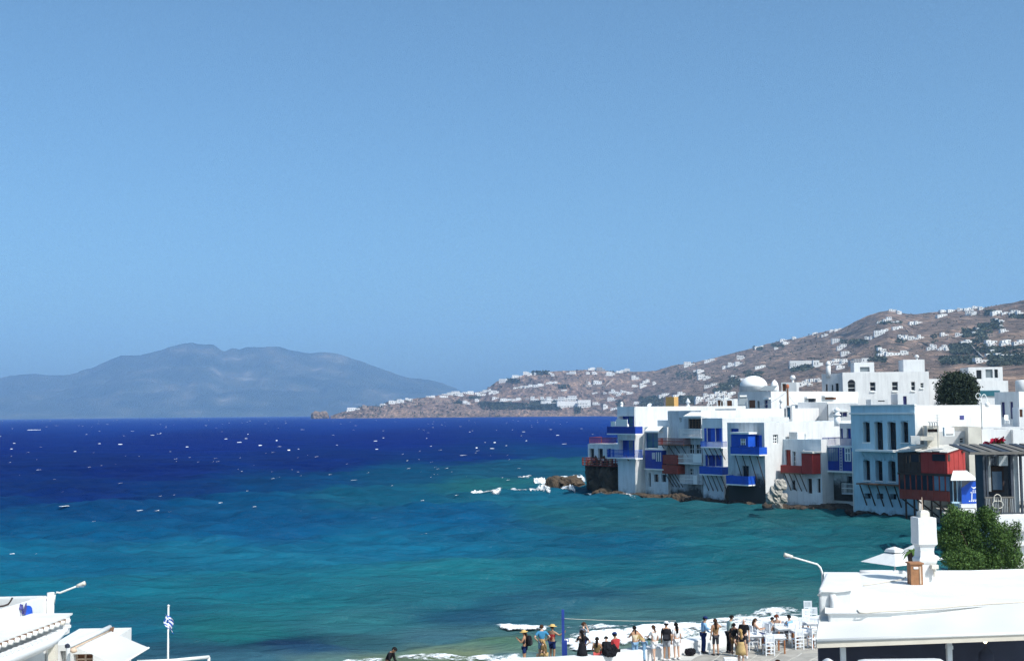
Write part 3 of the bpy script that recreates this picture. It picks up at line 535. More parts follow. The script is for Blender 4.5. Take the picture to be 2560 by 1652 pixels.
def build_scrub():
    rng = np.random.RandomState(9); mb = MB()
    for k in range(5200):
        x = 840 + 1740 * rng.rand() ** .8; t = rng.rand() ** .85
        y = HBASE(x) + (HSKY(x) - HBASE(x)) * t
        if vn(x / 55, y / 16, 3) < .40: continue
        p = hill_point(x, y); tufts(mb, p + [0, 0, .3], (1.2 + 2.6 * rng.rand() ** 2) * p[1] / F, rng, 4)
    o = mb.build('hillside_scrub', M['scrub'], None); tag(o, 'dark dry scrub dotted over the brown hillside', 'scrub', kind='stuff')
    mb = MB()
    groves = [(1200,1009,1405,1024,420,3.2),(1196,1006,1290,1014,160,3),(1325,1003,1400,1026,260,3.2),(1134,1003,1156,1010,40,2.5),(1172,991,1200,998,60,2.5),(1395,962,1425,972,60,2.5),(1436,1019,1452,1034,50,3),(1690,930,1745,950,60,3),(1800,960,1830,975,90,4),(1822,944,1850,965,130,4),(1785,972,1812,982,70,4),(1690,992,1745,1010,170,4),(1600,992,1660,1016,200,4),(1860,928,1905,944,80,4),
              (1884,868,1905,876,40,3.5),(1930,860,1960,870,40,3),(1975,914,2035,930,160,4.5),(2100,851,2170,860,130,4),(2190,806,2255,812,110,3.5),(2190,868,2200,895,50,4.5),(2175,895,2215,905,60,4.5),(2375,862,2430,885,330,5),(2428,838,2470,858,60,4),(2455,832,2480,842,60,5),(2404,825,2460,845,170,5),(2447,812,2478,826,120,5.5),(2480,802,2505,825,130,5.5),(2430,852,2470,880,60,4),(2440,868,2560,884,220,4.5),(2470,886,2560,915,520,5.5),(2350,892,2440,910,200,5),(2525,784,2562,798,110,4),(2464,778,2488,786,50,4),(2240,838,2265,860,40,4),(2330,838,2345,860,30,4),(1540,1000,1560,1020,40,3),(1330,928,1375,937,60,3),(1265,948,1300,958,60,3)]
    for (x0, y0, x1, y1, n, s) in groves:
        for k in range(int(n * 1.5)):
            u, v = rng.rand(2); x = x0 + (x1 - x0) * u; y = y0 + (y1 - y0) * v
            if abs(u - .5) * 2 > 1 - .25 * abs(v - .4) * rng.rand(): continue
            p = hill_point(x, y); tufts(mb, p, s * rng.uniform(.8, 1.5) * p[1] / F, rng, 5)
    o = mb.build('far_groves', M['scrub'], None); tag(o, 'dark evergreen groves massed among the hillside houses', 'woods', kind='stuff')
    mb = MB(); mk('boulder', (.34, .25, .2), .95, .1, .2, 0, .1)
    for k in range(2600):
        x = 840 + 1740 * rng.rand() ** .7; t = rng.rand(); y = HBASE(x) + (HSKY(x) - HBASE(x)) * t
        if vn(x / 40, y / 20, 13) < .5: continue
        p = hill_point(x, y); s = (.7 + 1.6 * rng.rand() ** 2) * p[1] / F
        mb.lathe(p - [0, 0, .3 * s], [(s * .7, 0), (s * rng.uniform(.5, .9), s * .5), (s * .2, s * rng.uniform(.7, 1.1))], 5, rng.rand() * 6)
    o = mb.build('hillside_boulders', M['boulder'], None); tag(o, 'pale boulders littering the dry hillside', 'boulders', kind='stuff')
build_scrub()
mk('dry_stone', (.40, .34, .3), .95, .2, .2, 0, .1); mk('dirt_track', (.42, .29, .2), .95, .05, .15, 0, .05); mk('grey_road', (.34, .32, .31), .95, .05, .15, 0, .05)
def ribbon(name, pts, wpx, mat, label, cat, h=0, kind=None):
    """a track (flat) or a dry-stone wall (h metres high) laid over the hill"""
    mb = MB(); q = []
    for (a, b) in zip(pts[:-1], pts[1:]):
        n = max(2, int(abs(a[0] - b[0]) + abs(a[1] - b[1])) // 4)
        q += [(a[0] + (b[0] - a[0]) * i / n, a[1] + (b[1] - a[1]) * i / n) for i in range(n)]
    q.append(pts[-1]); C = [hill_point(*p) + [0, 0, 2.0] for p in q]; b = len(mb.v)
    for i, c in enumerate(C):
        d = C[min(i + 1, len(C) - 1)] - C[max(i - 1, 0)]; n = np.array([d[1], -d[0], 0]); n /= np.linalg.norm(n) + 1e-9
        wd = wpx * c[1] / F / 2 if not h else .7
        for s, z in ((-1, -7), (-1, h), (1, h), (1, -7)): mb.v.append(tuple(c + n * wd * s + [0, 0, z]))
    for i in range(len(C) - 1):
        for j in range(3): mb.f.append((b + i * 4 + j, b + i * 4 + j + 1, b + i * 4 + 4 + j + 1, b + i * 4 + 4 + j))
    return one(mb, name, mat, label, cat, kind=kind)
ribbon('hill_road', [(2424, 857), (2431, 868), (2440, 878), (2450, 888), (2458, 896)], 7, M['grey_road'], 'steep grey road dropping down through the dark trees', 'road', .3, 'structure')
ribbon('hill_track', [(2264, 823), (2274, 832), (2284, 838)], 3, M['dirt_track'], 'short ochre track below the summit knoll', 'track', .2, 'structure')
ribbon('hill_track', [(2290, 853), (2305, 857), (2320, 862)], 2.5, M['dirt_track'], 'ochre track running down to the paired white houses', 'track', .2, 'structure')
ribbon('hill_track', [(2370, 843), (2390, 847), (2420, 850)], 2.5, M['dirt_track'], 'level pale track leading to the top of the steep road', 'track', .2, 'structure')
ribbon('hill_track', [(2078, 842), (2100, 838), (2145, 829)], 2, M['dirt_track'], 'faint pale track climbing towards the summit knoll', 'track', .2, 'structure')
ribbon('dry_stone_wall', [(1468, 948), (1464, 966)], 1, M['dry_stone'], 'short pale field wall, upper side of the walled enclosure', 'wall', 2.2)
ribbon('dry_stone_wall', [(1464, 967), (1480, 965), (1500, 967), (1514, 967)], 1, M['dry_stone'], 'long pale field wall along the bottom of the enclosure', 'wall', 2.2)
ribbon('dry_stone_wall', [(1515, 966), (1524, 957), (1533, 950)], 1, M['dry_stone'], 'pale field wall climbing the far side of the enclosure', 'wall', 2.2)
# ------------------------------------------------------------------ the houses standing in the sea
GR = (.045, .05, .055)
mk('plaster_white', (.68, .68, .68), .85, .35, .14, .12, .2, streak=.13, stain=(1.2, (.16, .15, .14)))
mk('plaster_undercut', (.62, .66, .69), .85, .5, .22, .2, .2, streak=.3, stain=(4.4, (.045, .042, .042)))  # tall dark band: undercut rock and its shade painted on the wall foot
mk('plaster_grey', (.67, .71, .75), .85, .5, .2, .2, .2, streak=.3, stain=(2.2, (.07, .07, .07)))
mk('plaster_blue', (.50, .70, .81), .85, .35, .14, .12, .2, streak=.14, stain=(.6, (.12, .14, .16)))
mk('plaster_ice', (.72, .79, .84), .85, .4, .12, .15, .2, streak=.16, stain=(1.0, (.1, .11, .12)))
mk('wash_rough', (.40, .37, .33), .9, 1.2, .4, .4, .2, fine=5, stain=(.8, (.12, .1, .08)))
mk('trim_white', (.86, .86, .85), .7, 1, .06, .05, .3)
mk('paint_blue', (.01, .085, .52), .5, 1.2, .25, .08, .4)
mk('paint_navy', (.008, .045, .34), .5, 1.2, .25, .08, .4)
mk('paint_teal', (.03, .14, .24), .5, 1.2, .25, .08, .4)
mk('paint_red', (.36, .04, .035), .6, 1.0, .25, .1, .3, fine=9)
mk('paint_brick', (.28, .055, .04), .6, 1.2, .3, .1, .3)
mk('wood_dark', (.055, .035, .03), .7, 2, .3, .2, .3)
mk('wood_brown', (.20, .11, .07), .7, 2, .3, .2, .3)
mk('glass_dark', (.014, .018, .03), .12, .4, .3, 0, .5)
mk('glass_pale', (.16, .25, .36), .15, .5, .4, 0, .5)
mk('canvas_white', (.84, .83, .80), .85, .8, .05, .06, .1)
mk('sheet_roof', (.62, .60, .56), .7, .6, .25, .12, .3)
mk('sea_rock', (.105, .078, .055), .9, 1.3, .55, 1.0, .15, fine=3, col2=(.035, .027, .022), stain=(.5, (.03, .026, .022)))
mk('sea_rock_dark', (.085, .065, .05), .9, .5, .5, .8, .15, fine=3, col2=(.03, .026, .024), stain=(.8, (.02, .018, .018)))
mk('pipe_white', (.74, .74, .72), .6, 2, .1, 0, .3)
mk('metal_grey', (.30, .31, .32), .5, 3, .15, 0, .5, metal=.3)
mk('rust', (.23, .09, .045), .9, 6, .4, .1, .2)
A_ROW = math.radians(-53)
class Wall:
    """an upright plane: O = foot of its start, a = its heading; photo pixels are turned into (u along, z up) on it"""
    def __init__(s, O, a):
        s.O = np.array([float(O[0]), float(O[1]), 0]); s.a = a
        s.t = np.array([math.cos(a), math.sin(a), 0]); s.n = np.array([math.sin(a), -math.cos(a), 0])
    def uz(s, px, py, off=0):
        d = ray(px, py); k = ((s.O + s.n * off - EYE) @ s.n) / (d @ s.n); p = EYE + d * k
        return (p - s.O) @ s.t, p[2]
    def pt(s, u, z, off=0): return s.O + s.t * u + s.n * off + np.array([0, 0, z])
    def rect(s, x0, y0, x1, y1, off=0):
        xm, ym = (x0 + x1) / 2, (y0 + y1) / 2
        return s.uz(x0, ym, off)[0], s.uz(x1, ym, off)[0], s.uz(xm, y1, off)[1], s.uz(xm, y0, off)[1]
    def box(s, mb, u0, u1, z0, z1, o0, o1):            # o = outwards offset
        p = [s.pt(u0, z0, o1), s.pt(u1, z0, o1), s.pt(u1, z0, o0), s.pt(u0, z0, o0), s.pt(u0, z1, o1), s.pt(u1, z1, o1), s.pt(u1, z1, o0), s.pt(u0, z1, o0)]
        mb.hexa(p); return mb
def wall_face(mb, W, u0, u1, z0, z1, holes, depth=.3):
    """a wall face with real openings: cells left out where a hole is, reveals going in"""
    us = sorted({u0, u1, *[h[0] for h in holes], *[h[1] for h in holes]}); zs = sorted({z0, z1, *[h[2] for h in holes], *[h[3] for h in holes]})
    us = [u for u in us if u0 <= u <= u1]; zs = [z for z in zs if z0 <= z <= z1]
    for a, b in zip(us[:-1], us[1:]):
        for c, d in zip(zs[:-1], zs[1:]):
            if any(h[0] - 1e-6 <= a and b <= h[1] + 1e-6 and h[2] - 1e-6 <= c and d <= h[3] + 1e-6 for h in holes): continue
            mb.poly([W.pt(a, c), W.pt(b, c), W.pt(b, d), W.pt(a, d)], [(0, 1, 2, 3)])
    for h in holes:
        a, b, c, d = h[:4]; q = [W.pt(a, c), W.pt(b, c), W.pt(b, d), W.pt(a, d), W.pt(a, c, -depth), W.pt(b, c, -depth), W.pt(b, d, -depth), W.pt(a, d, -depth)]
        mb.poly(q, [(0, 4, 5, 1), (1, 5, 6, 2), (2, 6, 7, 3), (3, 7, 4, 0)])
class House:
    """a box house: front wall W (u 0..w), depth D behind it, flat roof inside a low parapet"""
    def __init__(s, name, label, cat, W, w, D, z0, z1, mat, front=(), side=(), parapet=.35, reveal=.3, group=None, side_mat=None, left=()):
        s.W = W; s.w = w; s.D = D; s.z0 = z0; s.z1 = z1
        s.S = Wall(W.pt(w, 0), W.a + math.pi / 2)             # right-hand side wall, u runs away from the front
        s.Lw = Wall(W.pt(0, 0, -D), W.a - math.pi / 2)        # left-hand side wall, u runs towards the front
        s.t = thing(name, label, cat, W.pt(w / 2, z0, -D / 2), group)
        s.reveal = reveal
        def holes(Wl, lst): return [Wl.rect(*h[:4]) if len(h) > 4 and h[4] == 'px' else tuple(h[:4]) for h in lst]
        s.fh, s.sh, s.lh = holes(W, front), holes(s.S, side), holes(s.Lw, left)
        clip = lambda hs, L: [(max(.05, a), min(L - .05, b), max(z0 + .05, c), min(z1 - .1, d)) for a, b, c, d in hs if b > .1 and a < L - .1]
        s.fh, s.sh, s.lh = clip(s.fh, w), clip(s.sh, D), clip(s.lh, D)
        mb = MB(); wall_face(mb, W, 0, w, z0, z1, s.fh, reveal)
        back = Wall(W.pt(w, 0, -D), W.a + math.pi); wall_face(mb, back, 0, w, z0, z1, [])
        mb2 = mb if side_mat is None else MB()
        wall_face(mb2, s.S, 0, D, z0, z1, s.sh, reveal); wall_face(mb, s.Lw, 0, D, z0, z1, s.lh, reveal)
        th = .28; p = parapet                                 # parapet: top ring and inner faces, roof deck below it
        q = [W.pt(0, z1), W.pt(w, z1), W.pt(w, z1, -D), W.pt(0, z1, -D)]; i = [W.pt(th, z1, -th), W.pt(w - th, z1, -th), W.pt(w - th, z1, -D + th), W.pt(th, z1, -D + th)]
        k = [x - [0, 0, p] for x in i]
        mb.poly(q + i + k, [(0, 1, 5, 4), (1, 2, 6, 5), (2, 3, 7, 6), (3, 0, 4, 7), (4, 5, 9, 8), (5, 6, 10, 9), (6, 7, 11, 10), (7, 4, 8, 11), (8, 9, 10, 11)])
        s.body = mb.build('wall', mat, s.t)
        if side_mat is not None: mb2.build('side_wall', side_mat, s.t)
    def fill(s, Wl, h, name='window', mat='glass_dark', frame='trim_white', bars=(1, 1), fw=.07):
        """a pane set back in its opening, with a frame and glazing bars standing proud of it"""
        a, b, c, d = h[:4]; mb = MB(); Wl.box(mb, a, b, c, d, -s.reveal - .12, -s.reveal + .02); o = mb.build(name, M[mat], s.t)
        if frame:
            mb = MB(); o1 = -s.reveal + .07; o0 = -s.reveal + .021
            for u in np.linspace(a, b, bars[0] + 2): u = min(max(u, a + fw / 2), b - fw / 2); Wl.box(mb, u - fw / 2, u + fw / 2, c, d, o0, o1)
            for z in np.linspace(c, d, bars[1] + 2): z = min(max(z, c + fw / 2), d - fw / 2); Wl.box(mb, a + fw, b - fw, z - fw / 2, z + fw / 2, o0, o1 - .004)
            mb.build('frame', M[frame], o)
        return o
    def pbox(s, name, px, mat, o0, o1, Wl=None, parent=None, at=None):
        """a part given by its outline in the photo, o0..o1 proud of the wall (outline read at its outer face)"""
        Wl = Wl or s.W; u0, u1, z0, z1 = Wl.rect(*px, at if at is not None else o1); mb = MB(); Wl.box(mb, u0, u1, z0, z1, o0, o1); return mb.build(name, M[mat], parent or s.t)
    def balcony(s, px_rail, z_slab, out, rail, slab, style='bars', label=None, back=0.02, Wl=None, props=4, prop_mat='wood_dark', rise=1.15, proplen=1.6):
        """floor on brackets with a railing: px_rail is the outline of the outer rail"""
        Wl = Wl or s.W; u0, u1, z0, z1 = Wl.rect(*px_rail, out); t = s.t
        mb = MB(); Wl.box(mb, u0, u1, z0 - .16, z0, back, out); b = mb.build('balcony', M[slab], t)
        if label: b['label'] = label
        if style == 'solid':
            for (q0, q1, e0, e1) in ((u0, u1, out - .08, out - .01), (u0, u0 + .07, back, out - .085), (u1 - .07, u1, back, out - .085)):
                mb = MB(); Wl.box(mb, q0, q1, z0 + .004, z1, e0, e1); mb.build('rail_panel', M[rail], b)
        else:
            mb = MB(); n = max(4, int((u1 - u0) / .16)); m = max(2, int(out / .16))
            for u in np.linspace(u0 + .03, u1 - .03, n): Wl.box(mb, u - .02, u + .02, z0 + .004, z1 - .06, out - .05, out - .01)
            for e in np.linspace(back + .05, out - .05, m):
                for u in (u0 + .03, u1 - .03): Wl.box(mb, u - .02, u + .02, z0 + .004, z1 - .06, e - .02, e + .018)
            Wl.box(mb, u0, u1, z1 - .058, z1, out - .07, out); Wl.box(mb, u0, u0 + .06, z1 - .058, z1, back, out - .072); Wl.box(mb, u1 - .06, u1, z1 - .058, z1, back, out - .072)
            if style == 'mid':
                Wl.box(mb, u0, u1, (z0 + z1) / 2 - .05, (z0 + z1) / 2 + .05, out - .008, out + .015)
            mb.build('railing', M[rail], b)
        for k in range(props):
            u = u0 + (u1 - u0) * (k + .5) / props; mb = MB()
            mb.tube([Wl.pt(u, z0 - .17, out * .85), Wl.pt(u + .1, z0 - .17 - proplen, back)], .06, 5); mb.build('bracket', M[prop_mat], t)
        return b
    def shutters(s, Wl, h, mat, open_=.9):
        for sgn, u in ((-1, h[0]), (1, h[1])):
            mb = MB(); Wl.box(mb, u if sgn > 0 else u - .42, u + .42 if sgn > 0 else u, h[2], h[3], .015, .07); mb.build('shutter', M[mat], s.t)
def row_wall(px_l, px_r, py_r, zb=.5, a=A_ROW):
    """wall whose right foot is seen at (px_r, py_r); returns wall and width"""
    R = Pz(px_r, py_r, zb); W = Wall(R, a); u = W.uz(px_l, py_r)[0]
    W2 = Wall(W.pt(u, 0), a); return W2, -u
G_ROW = 'houses standing in the sea at the point'
# --- corner house with blue balconies, farthest out
W1, w1 = row_wall(1546, 1592, 1233)
z = lambda W, x, y, o=0: W.uz(x, y, o)[1]
h1 = House('sea_house', 'tall corner house at the point with two deep blue balconies', 'house', W1, w1, 24, .2, z(W1, 1590, 1016), M['plaster_ice'],
           front=[(1547, 1040, 1587, 1080, 'px'), (1547, 1100, 1587, 1141, 'px')], reveal=.9, group=G_ROW, side_mat=M['plaster_white'])
for i, hh in enumerate(h1.fh):
    a, b, c, d = hh; n = 3
    for k in range(n):
        h1.fill(h1.W, (a + (b - a) * k / n + .02, a + (b - a) * (k + 1) / n - .02, c, d), 'door', ('paint_navy', 'paint_teal', 'paint_blue')[k] if i == 0 else ('paint_navy', 'glass_pale', 'paint_blue')[k], 'paint_blue', (0, 1))
h1.balcony((1517, 1066, 1588, 1083.5), 0, 1.5, 'paint_navy', 'trim_white', 'solid', props=0, label='upper blue balcony of the corner house')
h1.balcony((1517, 1124, 1588, 1144), 0, 1.5, 'paint_blue', 'trim_white', 'mid', props=0, label='lower blue balcony of the corner house')
mb = MB(); mb.tube([h1.W.pt(w1 - .1, .6, .09), h1.W.pt(w1 - .1, h1.z1 - .1, .09)], .09, 6); mb.build('drainpipe', M['pipe_white'], h1.t)
mb = MB(); mb.tube([h1.W.pt(w1 * .45, 6.1, .07), h1.W.pt(w1 * .6, 5.3, .07)], .1, 5); mb.build('spout', M['rust'], h1.t)
# upper canopy panel over the left of the balcony
u0, u1, q0, q1 = W1.rect(1540, 1048, 1568, 1067, 1.3); mb = MB(); W1.box(mb, u0, u1, q0, q1, 1.22, 1.3); one(mb, 'wind_screen', M['canvas_white'], 'white canvas wind screen on the upper blue corner balcony', 'screen')
u0, u1, q0, q1 = W1.rect(1527, 1053, 1538, 1067, 1.4); mb = MB(); W1.box(mb, u0, u1, q0, q1, 1.3, 1.4); one(mb, 'wind_screen', M['canvas_white'], 'smaller white panel at the seaward end of the blue balcony', 'screen')
# --- low annex on the cliff with the red-brown decks
Wa = Wall(W1.pt(-.02, 0, -2.5), A_ROW); ua = Wa.uz(1470, 1130)[0]
Wa = Wall(Wa.pt(ua, 0), A_ROW); za0, za1 = z(Wa, 1490, 1146), z(Wa, 1490, 1110)
ha = House('cliff_annex', 'low white annex on the cliff with two dark doorways', 'house', Wa, -ua, 7, za0 - 2.2, za1, M['plaster_ice'], front=[(1474, 1121, 1485, 1146, 'px'), (1495, 1121, 1507, 1146, 'px'), (1517, 1121, 1527, 1146, 'px')], reveal=.4, group=G_ROW, side_mat=M['plaster_white'])
for hh in ha.fh: ha.fill(Wa, hh, 'doorway', 'glass_dark', None)
ha.balcony((1473, 1093, 1540, 1109), 0, .1, 'paint_brick', 'trim_white', 'bars', 'red-brown roof railing', props=0, back=-2.5)
def deck(name, Wl, px, out, back, label):
    u0, u1, z0, z1 = Wl.rect(*px, out); t = thing(name, label, 'deck', Wl.pt((u0 + u1) / 2, z0, out / 2))
    n = int((out - back) / .3)
    for k in range(n):
        mb = MB(); Wl.box(mb, u0, u1, z0 - .1, z0, back + k * .3, back + k * .3 + .27); mb.build('plank', M['paint_brick'], t)
    mb = MB()
    for u in np.linspace(u0 + .05, u1 - .05, 7): Wl.box(mb, u - .05, u + .05, z0 + .004, z1, out - .1, out)
    for q in (.35, .7, 1): Wl.box(mb, u0, u1, z0 + (z1 - z0) * q - .1, z0 + (z1 - z0) * q, out + .004, out + .05)
    for e in np.linspace(back + .2, out - .2, 4):
        for u in (u0 + .05, u1 - .05): Wl.box(mb, u - .05, u + .05, z0 + .004, z1, e - .05, e + .05)
    for u in (u0 - .02, u1 - .03):
        for q in (.35, .7, 1): Wl.box(mb, u, u + .05, z0 + (z1 - z0) * q - .1, z0 + (z1 - z0) * q, back, out)
    mb.build('railing', M['paint_brick'], t)
    for u in np.linspace(u0 + .3, u1 - .3, 5):
        mb = MB(); mb.tube([Wl.pt(u, z0 - .1, out * .8), Wl.pt(u + .2, z0 - 1.8, back)], .07, 5); mb.build('prop', M['wood_dark'], t)
    return t, (u0, u1, z0, z1)
dk, dkr = deck('cliff_deck', Wa, (1455, 1144.5, 1530, 1163), 2.2, .05, 'red-brown timber deck with railing hanging over the dark cliff')
# --- narrow house with a teal recess and blue bay
W2, w2 = row_wall(1600.5, 1671, 1238, .35)
zt = z(W2, 1640, 1067)
h2 = House('sea_house', 'narrow pale house with a teal recess above a blue bay', 'house', W2, w2, 10, .1, zt, M['plaster_ice'],
           front=[(1603.5, 1077, 1609, 1091, 'px'), (1603.5, 1131, 1609, 1144, 'px'), (1613, 1078, 1645, 1124, 'px'), (1621.5, 1182, 1627, 1216, 'px'), (1634.5, 1185, 1646, 1204, 'px'), (1654, 1186, 1665, 1204, 'px')], reveal=.35, group=G_ROW, side_mat=M['plaster_white'])
for i, hh in enumerate(h2.fh): h2.fill(W2, hh, 'recess' if i == 2 else 'window', 'paint_teal' if i == 2 else 'glass_dark', 'paint_navy' if i == 2 else None, (1, 1))
h2.pbox('blue_bay', (1613, 1125, 1655, 1171), 'paint_navy', .02, .9)
bay = h2.pbox('bay_roof', (1611, 1120.5, 1657, 1124.6), 'trim_white', .02, 1.0)
for px in ((1641, 1130, 1652, 1153), (1631, 1131, 1637, 1147)):
    o = h2.pbox('bay_window', px, 'glass_pale', .905, .93); u0, u1, q0, q1 = W2.rect(*px, .93); mb = MB()
    for u in (u0, (u0 + u1) / 2, u1): W2.box(mb, u - .04, u + .04, q0, q1, .932, .96)
    mb.build('frame', M['trim_white'], o)
h2.pbox('bay_ledge', (1610, 1171.3, 1658, 1174), 'trim_white', .02, 1.0)
def awning(name, Wl, px, z_drop, out, mat, label, cat='awning', back=.03):
    u0, u1, zb, zt_ = Wl.rect(*px, out); t = thing(name, label, cat, Wl.pt((u0 + u1) / 2, zb, out))
    zb2 = zb; z2 = zb2 + z_drop
    mb = MB(); p = [Wl.pt(u0, zb2, out), Wl.pt(u1, zb2, out), Wl.pt(u1, z2, back), Wl.pt(u0, z2, back)]
    mb.hexa([x - [0, 0, .05] for x in p] + p); mb.build('cloth', M[mat], t)
    mb = MB(); Wl.box(mb, u0, u1, zb2 - .26, zb2 - .055, out - .02, out + .01); mb.build('valance', M[mat], t)
    mb = MB()
    for u in (u0 + .05, u1 - .05): mb.tube([Wl.pt(u, zb2 - .09, out - .05), Wl.pt(u, z2 - .9, back)], .025, 5)
    mb.build('arm', M['metal_grey'], t); return t
awning('small_awning', W2, (1611, 1069, 1646, 1077), .7, 1.0, 'canvas_white', 'little white awning over the teal recess')
# --- brown-shuttered house with white and brick balconies
W3, w3 = row_wall(1673, 1757, 1243, .35)
h3 = House('sea_house', 'grey-white house with stacked white balconies and brown shutters', 'house', W3, w3, 9, .1, z(W3, 1740, 1026), M['plaster_grey'],
           front=[(1698.5, 1044, 1704, 1055, 'px'), (1720.5, 1047, 1752, 1071, 'px'), (1721, 1110, 1735, 1134, 'px'), (1738, 1110, 1752, 1134, 'px'), (1722, 1171, 1733, 1187, 'px'), (1698, 1133, 1704, 1154, 'px')], reveal=.3, group=G_ROW, side_mat=M['plaster_white'])
for i, hh in enumerate(h3.fh):
    if i == 1:
        for k in range(4): h3.fill(W3, (hh[0] + (hh[1] - hh[0]) * k / 4 + .02, hh[0] + (hh[1] - hh[0]) * (k + 1) / 4 - .02, hh[2], hh[3]), 'shutter', 'wood_dark', 'wood_brown', (0, 3), .05)
    else: h3.fill(W3, hh, 'window', 'glass_dark', 'trim_white', (1, 1))
h3.pbox('upper_room', (1673, 1049, 1674.5, 1066), 'plaster_white', .02, .05)
Wu, wu = Wall(W3.pt(-2.6, 0, -.4), A_ROW), 2.58
hu = House('sea_house', 'small upper room with french doors opening on the brick balcony', 'house', Wu, wu, 6, z(Wu, 1660, 1098), z(Wu, 1660, 1050), M['plaster_ice'], front=[(1647, 1066, 1656, 1092, 'px'), (1659, 1066, 1663, 1092, 'px'), (1666, 1066, 1671, 1092, 'px')], group=G_ROW, side_mat=M['plaster_white'])
for i, hh in enumerate(hu.fh): hu.fill(Wu, hh, 'window', ('glass_dark', 'glass_pale', 'paint_brick')[i % 3], 'trim_white', (0, 1))
h3.balcony((1645, 1095, 1708, 1111), 0, 1.5, 'paint_brick', 'wood_brown', 'mid', 'brick-red timber balcony', props=4)
h3.balcony((1696, 1072, 1752, 1092), 0, 1.1, 'trim_white', 'trim_white', 'mid', 'uppermost white balcony', props=0)
h3.balcony((1694, 1134, 1752, 1157), 0, 1.1, 'trim_white', 'trim_white', 'mid', 'middle white balcony', props=0)
h3.balcony((1699, 1188, 1756, 1207), 0, 1.0, 'trim_white', 'plaster_grey', 'mid', 'lowest white balcony near the water', props=0)
h3.pbox('brick_box', (1656, 1137, 1692, 1160), 'paint_brick', .02, 1.35); h3.pbox('brick_box', (1655, 1162, 1694, 1184), 'paint_brick', .02, 1.5)
for k in range(4):
    mb = MB(); u = W3.uz(1672 + k * 8, 1184, .6)[0]; mb.tube([W3.pt(u, z(W3, 1675, 1184.5, 1.2), 1.3), W3.pt(u + .3, z(W3, 1675, 1184.5, 1.2) - 1.9, .02)], .06, 5); mb.build('bracket', M['wood_dark'], h3.t)
h3.pbox('rail_box', (1732, 1135, 1754, 1156), 'trim_white', 1.12, 1.2)
h3.pbox('hanging_box', (1733, 1188, 1743, 1210), 'trim_white', 1.02, 1.3)
awning('white_awning', W3, (1708, 1036, 1752, 1039.5), .55, 1.5, 'canvas_white', 'white awning over the brown shutters of the stacked house')
# --- house with blue shutters
W4, w4 = row_wall(1759, 1810, 1247, .4)
h4 = House('sea_house', 'pale house with bright blue shutters and paired blue balconies', 'house', W4, w4, 14, .1, z(W4, 1790, 1045), M['plaster_ice'],
           front=[(1767, 1070, 1778, 1103, 'px'), (1788, 1070, 1799, 1103, 'px'), (1770, 1137, 1781, 1165, 'px'), (1788, 1137, 1799, 1165, 'px')], reveal=.25, group=G_ROW, side_mat=M['plaster_white'])
for hh in h4.fh: h4.fill(W4, hh, 'door', 'paint_navy', 'paint_navy', (0, 2))
for hh in h4.fh[:2]: h4.shutters(W4, hh, 'paint_blue')
h4.shutters(W4, h4.fh[2], 'paint_navy'); h4.shutters(W4, h4.fh[3], 'paint_navy')
h4.balcony((1751, 1103, 1803, 1117), 0, 1.2, 'paint_blue', 'trim_white', 'bars', 'upper blue balcony', props=4)
h4.balcony((1748, 1166, 1805, 1185), 0, 1.3, 'paint_blue', 'trim_white', 'solid', 'lower blue balcony', props=5, proplen=2.2)
# --- house with the blue hanging bay
W5, w5 = row_wall(1822, 1915, 1257, .8)
h5 = House('sea_house', 'weathered house with a blue hanging bay and long bare side wall', 'house', W5, w5, 26, .1, z(W5, 1880, 1056), M['plaster_undercut'],
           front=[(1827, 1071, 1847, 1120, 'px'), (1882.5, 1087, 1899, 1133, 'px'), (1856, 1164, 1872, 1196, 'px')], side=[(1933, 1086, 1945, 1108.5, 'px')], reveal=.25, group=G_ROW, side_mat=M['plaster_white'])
for i, hh in enumerate(h5.fh): h5.fill(W5, hh, 'door', ('paint_blue', 'paint_navy', 'glass_dark')[i % 3], 'paint_blue' if i < 2 else None, (1, 2))
for hh in h5.sh: h5.fill(h5.S, hh, 'window', 'glass_dark', 'trim_white', (1, 2), .09)
h5.shutters(W5, h5.fh[1], 'paint_blue')
h5.pbox('hanging_bay', (1828, 1085, 1870, 1116), 'paint_blue', .02, 1.5); h5.pbox('bay_roof', (1825, 1080, 1872, 1084.8), 'trim_white', .02, 1.65)
o = h5.pbox('bay_window', (1853, 1096, 1863, 1112), 'glass_dark', 1.503, 1.53); u0, u1, q0, q1 = W5.rect(1853, 1096, 1863, 1112, 1.53); mb = MB()
for u in (u0, (u0 + u1) / 2, u1): W5.box(mb, u - .06, u + .06, q0, q1, 1.532, 1.56)
W5.box(mb, u0, u1, (q0 + q1) / 2 - .05, (q0 + q1) / 2 + .05, 1.532, 1.558); mb.build('frame', M['trim_white'], o)
h5.balcony((1826, 1117, 1898, 1135), 0, 1.5, 'paint_blue', 'trim_white', 'solid', 'long blue balcony under the hanging bay', props=4, proplen=3.4)
h5.balcony((1815, 1189, 1871, 1210), 0, 1.4, 'paint_blue', 'trim_white', 'solid', 'low blue balcony close to the water', props=0)
